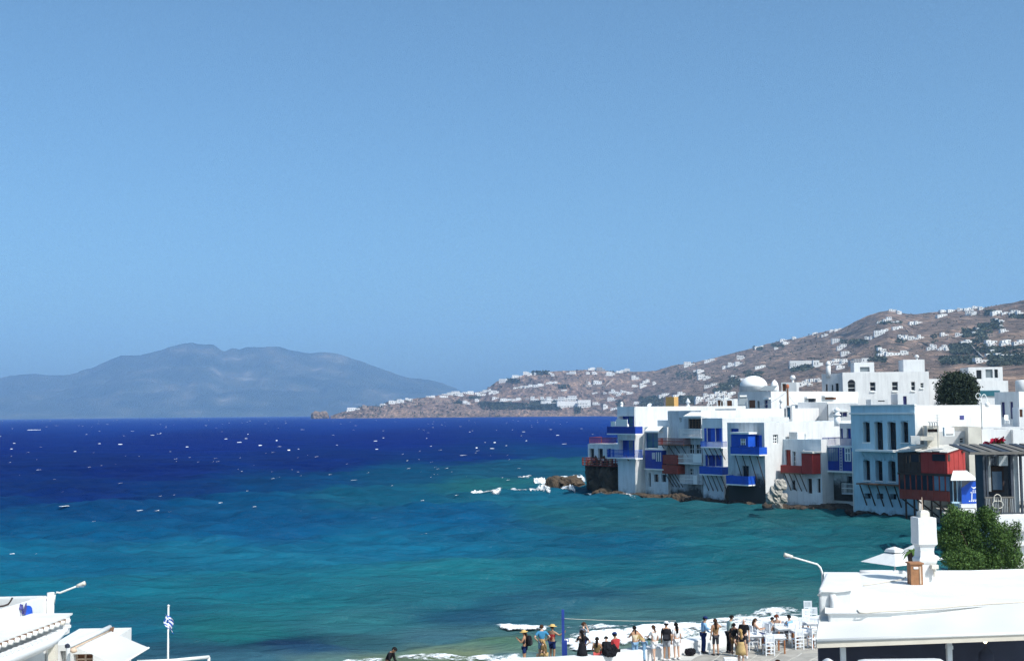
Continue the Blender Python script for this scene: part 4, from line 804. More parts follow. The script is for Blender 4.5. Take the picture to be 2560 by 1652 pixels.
# --- red balcony house
W6, w6 = row_wall(1960, 2057, 1270, .3)
h6 = House('sea_house', 'low pale house with a red balcony and red timber box', 'house', W6, w6, 2.6, .1, z(W6, 2000, 1098), M['plaster_ice'],
           front=[(1963.5, 1124, 1977, 1165, 'px'), (1981, 1128, 1990, 1166, 'px'), (1980, 1200, 1988, 1224, 'px'), (2019, 1196, 2030, 1233, 'px'), (2043, 1196, 2051, 1231, 'px')], reveal=.3, group=G_ROW, side_mat=M['plaster_white'])
for i, hh in enumerate(h6.fh): h6.fill(W6, hh, 'door' if i < 2 else 'window', ('paint_brick', 'glass_dark', 'wood_dark', 'wood_dark', 'wood_dark')[i % 5], ('paint_red', 'trim_white', None, None, None)[i % 5], (1, 2))
h6.balcony((1951, 1163, 2003, 1181), 0, 1.4, 'paint_red', 'wood_brown', 'solid', 'red timber balcony', props=4, proplen=2.2)
h6.pbox('red_box', (2004, 1133, 2031, 1184), 'paint_red', .02, 1.6, at=1.6)
h6.pbox('box_roof', (2002, 1128.5, 2032.5, 1132.6), 'sheet_roof', .02, 1.8, at=1.7)
mb = MB(); u = W6.uz(2003, 1110)[0]; mb.tube([W6.pt(u, z(W6, 2003, 1085), -.9), W6.pt(u, z(W6, 2003, 1104), -.9), W6.pt(u + .5, z(W6, 2006, 1128), .12)], .16, 6); mb.build('flue', M['pipe_white'], h6.t)
mb = MB(); W6.box(mb, w6 * .1, w6 * .32, h6.z1 - .3, h6.z1 + .9, -2.3, -.6); mb.build('roof_room', M['plaster_white'], h6.t)
# --- glazed blue bay house with white turret
W7, w7 = row_wall(2057, 2136, 1269, .4)
h7 = House('sea_house', 'white house with a glazed blue bay and thin blue roof railing', 'house', W7, w7, 9, .1, z(W7, 2100, 1116), M['plaster_undercut'], front=[(2064, 1195, 2074, 1204, 'px'), (2118, 1190, 2130, 1206, 'px')], reveal=.4, group=G_ROW, side_mat=M['plaster_white'])
for hh in h7.fh: h7.fill(W7, hh, 'window', 'glass_dark', None)
ub0, ub1, zb0, zb1 = W7.rect(2056, 1118, 2132, 1176, 1.0)
mb = MB(); W7.box(mb, ub0, ub1, zb0, zb1, .02, 1.0); mb.build('blue_bay', M['paint_navy'], h7.t)
for px in [(2062 + 5.6 * k, 1119.5, 2066.6 + 5.6 * k, 1152) for k in range(6)]: h7.pbox('bay_window', px, 'glass_pale', 1.003, 1.03)
o = h7.pbox('bay_window', (2112, 1120, 2127, 1152), 'glass_pale', 1.003, 1.03); u0, u1, q0, q1 = W7.rect(2112, 1120, 2127, 1152, 1.03); mb = MB()
for u in (u0 + .06, (u0 + u1) / 2, u1 - .06): W7.box(mb, u - .07, u + .07, q0, q1, 1.032, 1.06)
for q in (q0, q0 + (q1 - q0) * .62, q1): W7.box(mb, u0, u1, q - .06, q + .06, 1.032, 1.058)
mb.build('frame', M['trim_white'], o)
mb = MB(); W7.box(mb, ub0 - .15, ub1 + .1, zb0 - .22, zb0 - .004, .02, 1.15); mb.build('bay_ledge', M['trim_white'], h7.t)
mb = MB(); W7.box(mb, ub0 - .1, ub1 + .05, zb1 + .004, zb1 + .14, .02, 1.1); mb.build('bay_roof', M['trim_white'], h7.t)
mb = MB(); ul = W7.uz(2102, 1150, 1.2)[0]
for s_ in (-.16, .16): mb.tube([W7.pt(ul + s_, zb0, 1.2), W7.pt(ul + s_, zb1, 1.12)], .035, 5)
for k in range(8): zz = zb0 + (zb1 - zb0) * (k + .5) / 8; mb.tube([W7.pt(ul - .16, zz, 1.19), W7.pt(ul + .16, zz, 1.19)], .03, 5)
one(mb, 'ladder', M['trim_white'], 'white ladder fixed on the glazed blue bay', 'ladder')
h7.balcony((2056, 1094, 2131, 1114), 0, 1.05, 'paint_navy', 'trim_white', 'bars', 'thin blue roof railing', props=0, back=-5)
h7.balcony((2104, 1208, 2133, 1232), 0, .9, 'pipe_white', 'plaster_grey', 'mid', 'small white landing by the water', props=0)
Wt = Wall(W7.pt(w7 * .42, 0, -1.2), A_ROW); ut = Wt.uz(2129, 1080)[0]
ht = House('roof_turret', 'white room with two blue doors behind the thin blue railing', 'house', Wt, max(ut, 3), 5, h7.z1 - .3, z(Wt, 2110, 1058), M['plaster_white'], front=[(2097, 1071, 2107, 1096, 'px'), (2117, 1071, 2127, 1096, 'px')], group=G_ROW)
for hh in ht.fh: ht.fill(Wt, hh, 'door', 'paint_navy', None)
def chimney(W, u, z0, off, hgt, r, label, style=0, cat='chimney'):
    t = thing('chimney', label, cat, W.pt(u, z0, off)); mb = MB(); c = W.pt(u, z0, off)
    mb.lathe(c, [(r, 0), (r * .92, hgt * .55)], 10); mb.build('shaft', M['trim_white'], t, True)
    mb = MB(); mb.lathe(c + [0, 0, hgt * .555], [(r * 1.25, 0), (r * 1.25, hgt * .06), (r * .75, hgt * .1), (r * .75, hgt * .24), (r * 1.1, hgt * .28), (r * .5, hgt * .38), (r * .08, hgt * .45)] if style == 0 else [(r * .8, 0), (r * .8, hgt * .2), (r * 1.3, hgt * .22), (r * 1.1, hgt * .32), (r * .3, hgt * .42)], 10); mb.build('cap', M['trim_white'], t, True); return t
chimney(W7, W7.uz(2093, 1056, -2.5)[0], z(W7, 2093, 1059, -2.5) - .3, -2.5, 2.4, .42, 'white ribbed chimney beside the tall blue house')
# --- the tall blue house
W8, w8 = row_wall(2134, 2295, 1284, .5)
z8 = z(W8, 2290, 1013)
f8 = [(2157, 1052, 2174.5, 1105), (2186, 1052, 2207, 1124), (2218.5, 1052, 2240, 1124), (2252, 1051, 2270.5, 1106), (2158.5, 1147, 2175, 1200.5), (2188.5, 1148, 2206, 1201.5), (2220.5, 1149, 2239, 1203), (2161, 1232.5, 2177, 1246), (2192, 1233, 2208, 1247), (2225, 1234, 2241, 1248)]
h8 = House('blue_house', 'tall light blue house with rows of deep dark windows', 'house', W8, w8, 18, .1, z8, M['plaster_blue'], front=[(*q, 'px') for q in f8], reveal=.75, group=G_ROW, side_mat=M['plaster_white'])
for i, hh in enumerate(h8.fh):
    h8.fill(W8, hh, 'window', 'glass_dark', 'wood_dark' if i < 7 else None, (1, 2), .06)
    if i < 7:
        a, b, c, d = hh; mb = MB(); seg = 8; pts = [W8.pt(a, d, .012), W8.pt(b, d, .012)] + [W8.pt((a + b) / 2 + (b - a) / 2 * math.cos(math.pi * k / seg), d - .22 * (1 - math.sin(math.pi * k / seg)), .012) for k in range(seg + 1)]
        n = len(pts); q2 = [p - W8.n * .7 for p in pts]        # arched head of the opening
        mb.poly(pts + q2, [(0, 2 + seg) + tuple(range(1 + seg, 1, -1)), tuple(range(n, 2 * n))] + [(2 + k, 3 + k, n + 3 + k, n + 2 + k) for k in range(seg)]); mb.build('arch', M['plaster_blue'], h8.t)
        mb = MB(); W8.box(mb, a - .06, b + .06, c - .12, c - .004, .004, .1); mb.build('sill', M['trim_white'], h8.t)
mb = MB(); W8.box(mb, -.12, w8 + .1, z8 - 1.0, z8 - .8, .004, .16); mb.build('cornice', M['trim_white'], h8.t)
mb = MB(); W8.box(mb, -.06, w8 + .08, z8 + .004, z8 + .12, -.3, .12); mb.build('cornice', M['trim_white'], h8.t)
h8.balcony((2139, 1118, 2233, 1127), 0, .9, 'trim_white', 'trim_white', 'none', 'thin upper ledge', props=0) if False else None
u0, u1, q0, q1 = W8.rect(2138, 1124, 2232, 1129, .9); mb = MB(); W8.box(mb, u0, u1, q0, q1, .02, .9); mb.build('ledge', M['trim_white'], h8.t)
for k in range(4):
    u = u0 + (u1 - u0) * (k + .6) / 4; mb = MB(); mb.tube([W8.pt(u, q0 - .03, .8), W8.pt(u + .1, q0 - 1.0, .02)], .07, 5); mb.build('bracket', M['plaster_blue'], h8.t)
u0, u1, q0, q1 = W8.rect(2140, 1208, 2248, 1213, 1.2)
nb = int((1.2) / .24)
for k in range(nb): mb = MB(); W8.box(mb, u0, u1, q0, q0 + .16, .02 + k * .24, .02 + k * .24 + .22); mb.build('shelf_plank', M['wood_brown'], h8.t)
for k in range(5):
    u = u0 + (u1 - u0) * (k + .35) / 5; mb = MB(); mb.tube([W8.pt(u, q0 - .02, 1.05), W8.pt(u + .15, q0 - 2.5, .02)], .08, 5); mb.build('bracket', M['wood_dark'], h8.t)
mb = MB(); mb.tube([W8.pt(.1, .4, .06), W8.pt(.1, z(W8, 2138, 1128), .06)], .06, 5); mb.build('drainpipe', M['pipe_white'], h8.t)
# --- red timber shack on stilts beside the blue house
W9, w9 = Wall(W8.pt(w8 * .72, 0, 3.2), A_ROW), 9.0
u9l, u9r = W9.uz(2244, 1160)[0], W9.uz(2368, 1160)[0]
t9 = thing('timber_shack', 'two-storey red and dark timber shack hanging over the water', 'shack', W9.pt((u9l + u9r) / 2, .3, -2))
zt9, zm9, zl9, zb9 = z(W9, 2340, 1130), z(W9, 2340, 1183), z(W9, 2320, 1186), z(W9, 2320, 1250)
um = W9.uz(2302, 1160)[0]; Dp = 4.2; zr9 = zt9 + 1.15
def plank_wall(Wl, u0, u1, z0, zf, mat, name, parent, n=None, th=.06):
    n = n or max(3, int((u1 - u0) / .42))
    for k in range(n):
        a, b = u0 + (u1 - u0) * k / n + .012, u0 + (u1 - u0) * (k + 1) / n - .012; mb = MB()
        za, zb_ = zf(a), zf(b); o = .02 * (k % 2)
        mb.hexa([Wl.pt(a, z0, o), Wl.pt(b, z0, o), Wl.pt(b, z0, o - th), Wl.pt(a, z0, o - th), Wl.pt(a, za, o), Wl.pt(b, zb_, o), Wl.pt(b, zb_, o - th), Wl.pt(a, za, o - th)]); mb.build(name, M[mat], parent)
plank_wall(W9, u9l, um, zm9, lambda u: zt9 - .1, 'wood_dark', 'plank', t9)
plank_wall(W9, um, u9r, zm9, lambda u: zt9, 'paint_red', 'plank', t9)
S9 = Wall(W9.pt(u9r, 0), A_ROW + math.pi / 2); D9 = S9.uz(2413, 1150)[0]
zs9 = z(S9, 2411, 1115)
plank_wall(S9, 0, D9, zm9, lambda u: zt9 + (zs9 - zt9) * u / D9, 'paint_red', 'plank', t9)
mb = MB(); W9.box(mb, u9l + .02, u9r - .1, zm9, zt9 - .12, -D9, -.12); mb.build('inner_room', M['wood_dark'], t9)
nsh = 7
for k in range(nsh):                                           # corrugated roof sheets, a little out of line
    a, b = u9l - .3 + (u9r - u9l + .6) * k / nsh, u9l - .3 + (u9r - u9l + .6) * (k + 1) / nsh - .02; dz = .05 * (k % 3) - .04; mb = MB()
    p = [W9.pt(a, zt9 + .02 + dz, .35 - .1 * (k % 2)), W9.pt(b, zt9 + .02 + dz, .35 - .1 * (k % 2)), W9.pt(b, zs9 + .06 + dz, -D9 - .3), W9.pt(a, zs9 + .06 + dz, -D9 - .3)]
    mb.hexa(p + [x + [0, 0, .07] for x in p]); mb.build('roof_sheet', M['sheet_roof'], t9)
for px in ((2266, 1140, 2273, 1157), (2276, 1136, 2298, 1154)): 
    u0, u1, q0, q1 = W9.rect(*px, .1); mb = MB(); W9.box(mb, u0, u1, q0, q1, .03, .07); o = mb.build('window', M['glass_dark'], t9)
    mb = MB(); W9.box(mb, u0 - .05, u0 + .05, q0, q1, .072, .1); W9.box(mb, u1 - .05, u1 + .05, q0, q1, .072, .1); mb.build('frame', M['wood_brown'], o)
u0, u1, q0, q1 = W9.rect(2330, 1135, 2362, 1152, .1); mb = MB(); W9.box(mb, u0, u1, q0, q1, .03, .07); mb.build('window', M['glass_dark'], t9)
u0, u1, q0, q1 = S9.rect(2371, 1136, 2376, 1152, .1); mb = MB(); S9.box(mb, u0, u1, q0, q1, .03, .07); mb.build('window', M['wood_dark'], t9)
u0, u1, q0, q1 = S9.rect(2405, 1126, 2410, 1131, .1); mb = MB(); S9.box(mb, u0, u1, q0, q1, .03, .2); mb.build('vent', M['wood_dark'], t9)
ul, ur = W9.uz(2248, 1220)[0], W9.uz(2378, 1220)[0]
plank_wall(W9, ul, ur, zb9, lambda u: zb9 + (zl9 - zb9) * .38, 'paint_brick', 'plank', t9)
mb = MB(); W9.box(mb, ul, ur, zb9 + .02, zl9 - .1, -3.6, -.2); mb.build('inner_room', M['wood_dark'], t9)
mb = MB(); W9.box(mb, ul - .1, ur + .1, zl9 - .09, zm9 - .02, -3.6, .1); mb.build('floor_beam', M['wood_dark'], t9)
for k in range(9):
    a = ul + (ur - ul) * k / 9; mb = MB(); W9.box(mb, a + .08, a + (ur - ul) / 9 - .06, zb9 + (zl9 - zb9) * .4, zl9 - .12, -.12, -.06); mb.build('window', M['glass_pale' if k > 5 else 'glass_dark'], t9)
for k in range(10):
    a = ul + (ur - ul) * k / 9; mb = MB(); W9.box(mb, a - .05, a + .05, zb9 + (zl9 - zb9) * .38, zl9 - .1, -.1, .02); mb.build('post', M['paint_brick'], t9)
S9b = Wall(W9.pt(ur, 0), A_ROW + math.pi / 2)
plank_wall(S9b, .05, 3.5, zb9, lambda u: zl9 - .1, 'paint_brick', 'plank', t9)
for k in range(6):
    u = ul + (ur - ul) * (k + .5) / 6; mb = MB(); mb.tube([W9.pt(u, zb9, -.4), W9.pt(u, -1, -.4)], .11, 6); mb.build('stilt', M['wood_dark'], t9)
for u in (ul + .3, ul + 2.2, ul + 4.2): mb = MB(); mb.tube([W9.pt(u, zb9, -.1), W9.pt(u + 1.6, -.2, -3)], .09, 5); mb.build('stilt', M['wood_dark'], t9)
# --- brown rock under and beside the houses
p = Pz(1504, 1233, 0); rock('sea_cliff', M['sea_rock_dark'], p + W1.n * -1.5 + [.6, 2.5, 1.6], (6.6, 7.5, 9.6), 3, 'dark cliff of rock under the red-brown deck', 26, kind='structure', cat='cliff')
p = Pz(1540, 1236, 0); rock('sea_cliff', M['sea_rock_dark'], p + [.6, 3.2, .6], (6, 6, 7.0), 13, 'dark rock buttress at the foot of the corner house', 20, kind='structure', cat='cliff')
p = Pz(1408, 1222, 0); rock('sea_rock', M['sea_rock'], p + [0, 2.0, .35], (5.6, 7.0, 3.0), 8, 'flat-topped tan rock jutting out at the very tip of the point', 24)
p = Pz(1383, 1226, 0); rock('sea_rock', M['sea_rock'], p + [0, .6, .5], (1.8, 2.0, 2.9), 18, 'upright dark-sided rock standing at the seaward end', 18)
p = Pz(1345, 1227, 0); rock('sea_rock', M['sea_rock'], p + [0, .4, -.05], (1.9, 1.2, .7), 28, 'small low rock awash in the surf off the point', 14)
p = Pz(1508, 1240, 0); rock('sea_rock', M['sea_rock'], p + [0, .8, .2], (3.0, 2.0, 1.6), 38, 'rounded brown rock at the water below the cliff', 18)
rr = np.random.RandomState(5); ledge = [(1520, 1243), (1545, 1244), (1572, 1245), (1600, 1247), (1630, 1249), (1662, 1249.5), (1695, 1252), (1730, 1255), (1765, 1258), (1800, 1261), (1830, 1264), (1858, 1269), (1885, 1272), (1912, 1274), (1940, 1276), (1968, 1276), (2000, 1278), (2030, 1279), (2060, 1279), (2090, 1277), (2115, 1279), (2140, 1283), (2170, 1286), (2200, 1287), (2230, 1289), (2262, 1292)]
WH = ['between the two deep blue balconies and the water', 'by the pale drainpipe', 'under the narrow teal house']
near = ['the cliff', 'the cliff foot', 'the corner house', 'the drainpipe', 'the narrow house', 'the teal recess house', 'the stacked white balconies', 'the brick box', 'the hanging white box', 'the blue shutters', 'the low blue balcony', 'the hanging blue bay', 'the dark void', 'the long bare side wall', 'the broken white stones', 'the red balcony', 'the dark water windows', 'the red timber box', 'the white water pipe', 'the glazed blue bay', 'the small white landing', 'the tall blue house corner', 'the first blue cellar window', 'the second blue cellar window', 'the third blue cellar window', 'the shack stilts']
for i, (x, y) in enumerate(ledge):
    p = Pz(x, y, 0); s = rr.uniform(.75, 1.25)
    rock('shore_rock', M['sea_rock' if i < 7 else 'sea_rock_dark'], p + [0, .9, -.02], (3.2 * s, 2.2, (1.3 if i < 6 else 1.5) * s * (.6 if i > 20 else 1)), 60 + i, f'low dark shore rock lapped by the sea below {near[i]}', 12, rz=A_ROW)['group'] = 'shore rocks along the houses'
# dark undercut below the houses where the sea has eaten in
for (x0, x1, y, off, hgt, lab) in ((1838, 1905, 1262, .9, 2.9, 'dark rough rock wall under the hanging blue bay'), (2070, 2136, 1266, .7, 2.2, 'dark rough rock wall under the glazed blue bay')):
    a, b = Pz(x0, y, 0), Pz(x1, y + (x1 - x0) * .12, 0); c = (a + b) / 2
    rock('undercut_rock', M['sea_rock_dark'], c + [.3, 1.0, .6], (np.linalg.norm(b - a) * 1.15, 2.6, hgt * 1.5), int(x0), lab, 18, rz=A_ROW)
# broken whitewashed masonry between two houses
for i, (x, y, s, zz) in enumerate(((1926, 1238, 1.5, 2.2), (1934, 1222, 1.3, 3.2), (1938, 1262, 1.1, .8), (1948, 1240, 1.3, 2.0), (1944, 1206, 1.2, 4.4))):
    p = Pz(x, y, zz); rock('broken_masonry', M['wash_rough'], p + [.5, .8, -.3], (s, s * .8, s * (.9 if i != 2 else 1.3)), 90 + i, f"crumbling whitewashed masonry lump, {['widest, in the middle', 'second from top', 'lowest, at the water', 'outer one by the red balcony', 'topmost, under the bare wall'][i]}", 12, cat='masonry', sq=4)
# ------------------------------------------------------------------ the town behind
mk('wash', (.70, .70, .705), .85, .25, .10, .1, .2, streak=.12)
mk('dome_white', (.84, .84, .84), .85, .6, .05, .05, .2)
mk('wash_grey', (.60, .60, .60), .85, .3, .15, .15, .2)
mk('wash_beige', (.66, .62, .55), .85, .5, .22, .2, .2)
mk('ochre', (.62, .36, .13), .85, 1, .15, .1, .2)
mk('terracotta', (.45, .15, .075), .85, 2, .2, .1, .2)
mk('door_purple', (.06, .06, .20), .6, 1, .2, .05, .3)
mk('shutter_brown', (.20, .085, .045), .7, 2, .25, .1, .3)
mk('panel_grey', (.20, .23, .25), .3, 1, .2, 0, .5)
mk('teal_glass', (.02, .12, .16), .3, 1, .2, 0, .5)
mk('flower_red', (.55, .015, .06), .7, 8, .3, 0, .2)
G_TOWN = 'white houses of the old town'
def town(label, px_l, px_r, py_top, d, a, D, zb=2.0, mat='wash', front=(), side=(), name='town_house', reveal=.3, parapet=.35, win=('glass_dark', 'trim_white'), bars=(0, 1), side_mat=None):
    p = P(px_l, py_top, d); W = Wall(p, a); w_ = W.uz(px_r, py_top)[0]
    Hh = House(name, label, 'house', W, w_, D, zb, p[2], M[mat], front=[(*q[:4], 'px') for q in front], side=[(*q[:4], 'px') for q in side], reveal=reveal, parapet=parapet, group=G_TOWN, side_mat=M[side_mat] if side_mat else None)
    for i, h in enumerate(Hh.fh):
        ex = front[i][4:] if i < len(front) else (); Hh.fill(W, h, ex[1] if len(ex) > 1 else 'window', ex[0] if ex else win[0], win[1], bars)
    for i, h in enumerate(Hh.sh):
        ex = side[i][4:] if i < len(side) else (); Hh.fill(Hh.S, h, ex[1] if len(ex) > 1 else 'window', ex[0] if ex else win[0], win[1], bars)
    return Hh
A = math.radians
# mansion with the arched doorway: front lit, left end in shade
hm = town('big flat-roofed white mansion with an arched doorway and four windows', 2106, 2322, 931, 232, A(-6), 13, front=[(2119.7, 958, 2138.5, 981, 'glass_dark', 'doorway'), (2175, 955, 2189, 977), (2230, 954, 2245, 976.5), (2278, 954, 2288, 976), (2301, 957, 2309, 969)], parapet=.5)
a_, b_, c_, d_ = hm.fh[0]; mb = MB(); Wm = hm.W
pts = [Wm.pt((a_ + b_) / 2 + (b_ - a_) / 2 * math.cos(math.pi * k / 12), d_ + (b_ - a_) / 2 * math.sin(math.pi * k / 12), -.02) for k in range(13)]
q = [p + Wm.n * .05 for p in pts]; mb.poly(pts + q, [tuple(range(13, 26)), tuple(range(12, -1, -1))] + [(k, k + 1, k + 14, k + 13) for k in range(12)]); mb.build('arch_window', M['glass_dark'], hm.t)
for px in ((2176, 977.5, 2189, 980), (2231, 977, 2245, 979.5), (2277, 976.5, 2289, 979), (2300, 969.5, 2310, 972)): hm.pbox('sill', px, 'trim_white', .01, .2)
hm.pbox('railing', (2116, 980, 2146, 989), 'trim_white', .5, .56)
for px in ((2112, 988, 2146, 993), (2060, 988, 2096, 993)): hm.pbox('hood', px, 'trim_white', .01, .9) if px[0] > 2106 else None
hm.pbox('window', (2114, 993, 2144, 1001), 'shutter_brown', .01, .1)
town('shaded left end of the arched mansion with three slit windows', 2054, 2105, 935, 239, A(-42), 9, front=[(2064, 960, 2069, 978), (2079, 962, 2083, 978), (2089, 958, 2097, 978)], win=('glass_dark', None))
town('low white wing joined to the mansion beside the dark tree', 2323, 2362, 947, 236, A(-4), 10, front=[(2300, 995, 2315, 1009)])
t = town('square white roof room with a mushroom chimney on the mansion', 2258, 2311, 899, 238, A(-6), 4.5, zb=hm.z1 - .5)
t2 = town('white rooftop shelter with a sloping opening on the mansion', 2135, 2185, 906, 238, A(-6), 4, zb=hm.z1 - .5, front=[(2150, 917, 2174, 929, 'panel_grey', 'opening')], win=('panel_grey', None))
def small_chimney(px, py_top, py_bot, d, wpx, label, shape='dome', mat='wash'):
    b = P(px, py_bot, d); top = P(px, py_top, d)[2]; h = top - b[2]; r = wpx * d / F / 2; b = b - [0, 0, .6]; h += .6
    t = thing('chimney', label, 'chimney', b); mb = MB()
    if shape == 'dome': prof = [(r, 0), (r, h * .72), (r * 1.12, h * .74), (r * 1.05, h * .84), (r * .6, h * .95), (r * .05, h)]
    elif shape == 'mushroom': prof = [(r * .45, 0), (r * .45, h * .6), (r, h * .68), (r, h * .85), (r * .5, h)]
    else: prof = [(r * .8, 0), (r * .8, h * .45), (r * .5, h * .5), (r * .5, h * .6), (r * 1.1, h * .68), (r * .7, h * .8), (r * .1, h)]
    mb.lathe(b, prof[:2], 10); mb.build('shaft', M[mat], t, True); mb = MB(); mb.lathe(b + [0, 0, .002], prof[1:], 10); mb.build('cap', M[mat], t, True); return t
small_chimney(2292, 887, 900, 238, 11, 'mushroom-capped white chimney on the square roof room', 'mushroom')
small_chimney(2071, 902, 936, 238, 12, 'tall round-headed white chimney at the left end of the mansion roof')
small_chimney(1554, 1004, 1016, 186, 8, 'small white chimney pot above the corner house'); small_chimney(1720, 995, 1018, 190, 12, 'ornate white pagoda chimney on the long white roof', 'pagoda')
small_chimney(1827, 1004, 1022, 200, 8, 'thin white chimney between the brown roof doors', 'pagoda'); small_chimney(1953, 993, 1018, 205, 9, 'white stepped chimney left of the dark pole', 'pagoda')
# church: shaded front, lit side, dome
hc = town('white church block with brown shutters below the dome', 1845, 1927, 980, 214, A_ROW, 24, mat='wash', front=[(1871, 1000, 1888, 1020, 'shutter_brown', 'shutter'), (1893, 1002, 1899, 1020, 'panel_grey', 'door'), (1911, 1000, 1919, 1020, 'door_purple', 'door')], side=[(2021, 996, 2040, 1005)], win=('glass_dark', None), name='church')
hc.pbox('hood', (1908, 994, 1922, 998), 'trim_white', .01, .5)
for px in ((2018, 991.5, 2042, 995.5),): hc.pbox('hood', px, 'trim_white', .01, .6, Wl=hc.S)
hc.pbox('window', (2064, 993, 2090, 998), 'shutter_brown', .01, .1, Wl=hc.S); hc.pbox('hood', (2062, 988, 2092, 992), 'trim_white', .01, .7, Wl=hc.S)
c = P(1884, 978, 222); r = 34.5 * 222 / F; zc = c[2] - .4
t = thing('church_dome', 'big smooth white hemispherical dome on a low drum', 'dome', [c[0], c[1], zc])
mb = MB(); mb.lathe([c[0], c[1], zc], [(r, 0), (r, 1.25), (r * 1.015, 1.3)], 40); mb.build('drum', M['wash'], t, True)
mb = MB(); hd = 1.95; mb.lathe([c[0], c[1], zc + 1.3], [(r * .985 * math.cos(math.pi / 2 * k / 12), hd * math.sin(math.pi / 2 * k / 12)) for k in range(12)] + [(.02, hd)], 40); mb.build('dome', M['dome_white'], t, True)
c = P(1936.5, 978, 224); mb = MB(); hh = 33 * 224 / F; mb.lathe(c - [0, 0, .4], [(.8, 0), (.78, hh * .4), (.68, hh * .65), (.5, hh * .85), (.25, hh * .97), (.02, hh + .1)], 20); one(mb, 'apse_dome', M['dome_white'], 'narrow bullet-shaped white dome beside the big dome', 'dome', smooth=True)
def solar(px0, py0, px1, py1, d, label, a=A(-10), tank=True):
    W = Wall(P(px0, py1, d), a); u = W.uz(px1, py1)[0]; zb = W.uz(px0, py1)[1]; zt_ = W.uz(px0, py0)[1]; t = thing('solar_panel', label, 'solar panel', W.pt(u / 2, zb))
    mb = MB(); q = [W.pt(0, zb + .15), W.pt(u * .75, zb + .15), W.pt(u, zt_, -1.3), W.pt(u * .25, zt_, -1.3)]; mb.hexa([x - [0, 0, .08] for x in q] + q); mb.build('panel', M['panel_grey'], t)
    mb = MB()
    for x in (q[3], q[2]): mb.tube([x, x * [1, 1, 0] + [0, 0, zb - .3]], .05, 5)
    mb.build('stand', M['pipe_white'], t)
    mb = MB(); mb.tube([q[3] + [0, 0, .2], q[2] + [0, 0, .2]], .22, 8); (mb.build('tank', M['pipe_white'], t) if tank else None); return t
solar(1898, 964, 1944, 978, 219, 'wide grey solar panel leaning in front of the bullet dome', tank=False); solar(1844, 994, 1868, 1014, 202, 'tilted solar water heater on the terrace by the brown shutters')
# terrace roofs between the church and the sea
h = town('long white terrace house above the blue shutters', 1788, 1840, 1022, 186, A_ROW, 27, side=[])
W = h.W
for i, (x0, y0, x1, y1) in enumerate(((1794, 999, 1807, 1022), (1817, 1000, 1830, 1022))):
    p = P(x0 - 2, y1, 196); hb = town(f"tiny white roof hut with a brown arched door, {['nearer the sea', 'nearer the solar heater'][i]}", x0 - 3, x1 + 4, y0 - 3, 197, A(-25), 2.6, zb=h.z1 - .6, front=[(x0, y0 + 1, x1, y1, 'shutter_brown', 'door')], win=('shutter_brown', None), parapet=.1)
    mb = MB(); c = hb.W.pt(hb.w * .3, 0, .9); zz = h.z1 - .3; mb.tube([c + [1.0 * math.cos(math.pi * k / 8) * hb.W.t[0], math.cos(math.pi * k / 8) * hb.W.t[1], zz + 1.3 + .8 * math.sin(math.pi * k / 8)] for k in range(9)], .05, 5)
    for s_ in (-1, 1): mb.tube([c + hb.W.t * s_ + [0, 0, zz - .4], c + hb.W.t * s_ + [0, 0, zz + 1.3]], .05, 5)
    one(mb, 'arch_frame', M['canvas_white'], f"cream hoop frame on the terrace before the {['seaward', 'inland'][i]} roof hut", 'frame')
town('plain white house with a stepped gable right of the dark pole', 1978, 2002, 1012, 203, A_ROW, 14, side=[])
town('pale house with hooded blue windows behind the thin white chimney', 1994, 2068, 1006, 196, A(-30), 12, mat='wash', front=[(2015, 1030, 2038, 1042, 'door_purple')], bars=(1, 0))
hh5 = town('white house with a hooded blue window left of the blue house', 2070, 2145, 1008, 190, A(-15), 10, front=[(2083, 1030, 2118, 1042, 'door_purple')], bars=(2, 0))
for hx, px in ((hh5, (2082, 1025, 2120, 1029)),): hx.pbox('hood', px, 'trim_white', .01, .4)
town('white stair-head cabin with a dark doorway behind the blue house', 2244, 2293, 984, 182, A(-8), 6, front=[(2258, 990, 2267, 1012, 'door_purple', 'door')], win=('door_purple', None), parapet=.1)
town('low white slab roof with a slot behind the blue house', 2177, 2220, 998, 184, A(-8), 5, front=[(2195, 1001, 2212, 1003.5)], win=('glass_dark', None), parapet=.05)
# box with the terracotta door, ochre block, dish, pole
town('small white rooftop box with a tall brown door', 1953, 1991, 956, 236, A(-20), 4, zb=12, front=[(1956, 959, 1965, 979, 'shutter_brown', 'door')], win=('shutter_brown', None), parapet=.1)
small_chimney(1982, 938, 957, 237, 14, 'white mushroom chimney on the box with the brown door', 'mushroom')
town('small square ochre chimney stack rising over the long white roof', 1664, 1685, 992, 200, A(-40), 1.3, zb=11, mat='ochre', name='ochre_stack', parapet=.05)
c = P(1624, 1012, 188); t = thing('satellite_dish', 'white satellite dish tilted up on the roof edge', 'dish', c - [0, 0, .7]); mb = MB(); n = 14; ax = Vector((-.4, -.6, .65)).normalized(); e1 = ax.cross(Vector((0, 0, 1))).normalized(); e2 = ax.cross(e1)
cc = Vector(c.tolist()); mb.v = [tuple(cc - ax * .12)] + [tuple(cc + (e1 * math.cos(6.283 * k / n) + e2 * math.sin(6.283 * k / n)) * .38) for k in range(n)]; mb.f = [(0, 1 + k, 1 + (k + 1) % n) for k in range(n)]; mb.build('dish', M['trim_white'], t, True)
mb = MB(); mb.tube([c - [0, 0, .8], c - [0, 0, .1]], .04, 5); mb.build('mast', M['metal_grey'], t)
def pole(px, y0, y1, d, r, mat, label, name='utility_pole', cat='pole'):
    a, b = P(px, y0, d), P(px, y1, d); a[:2] = b[:2]; mb = MB(); mb.tube([b - [0, 0, .5], a], r, 8, r * .8); return a, mb
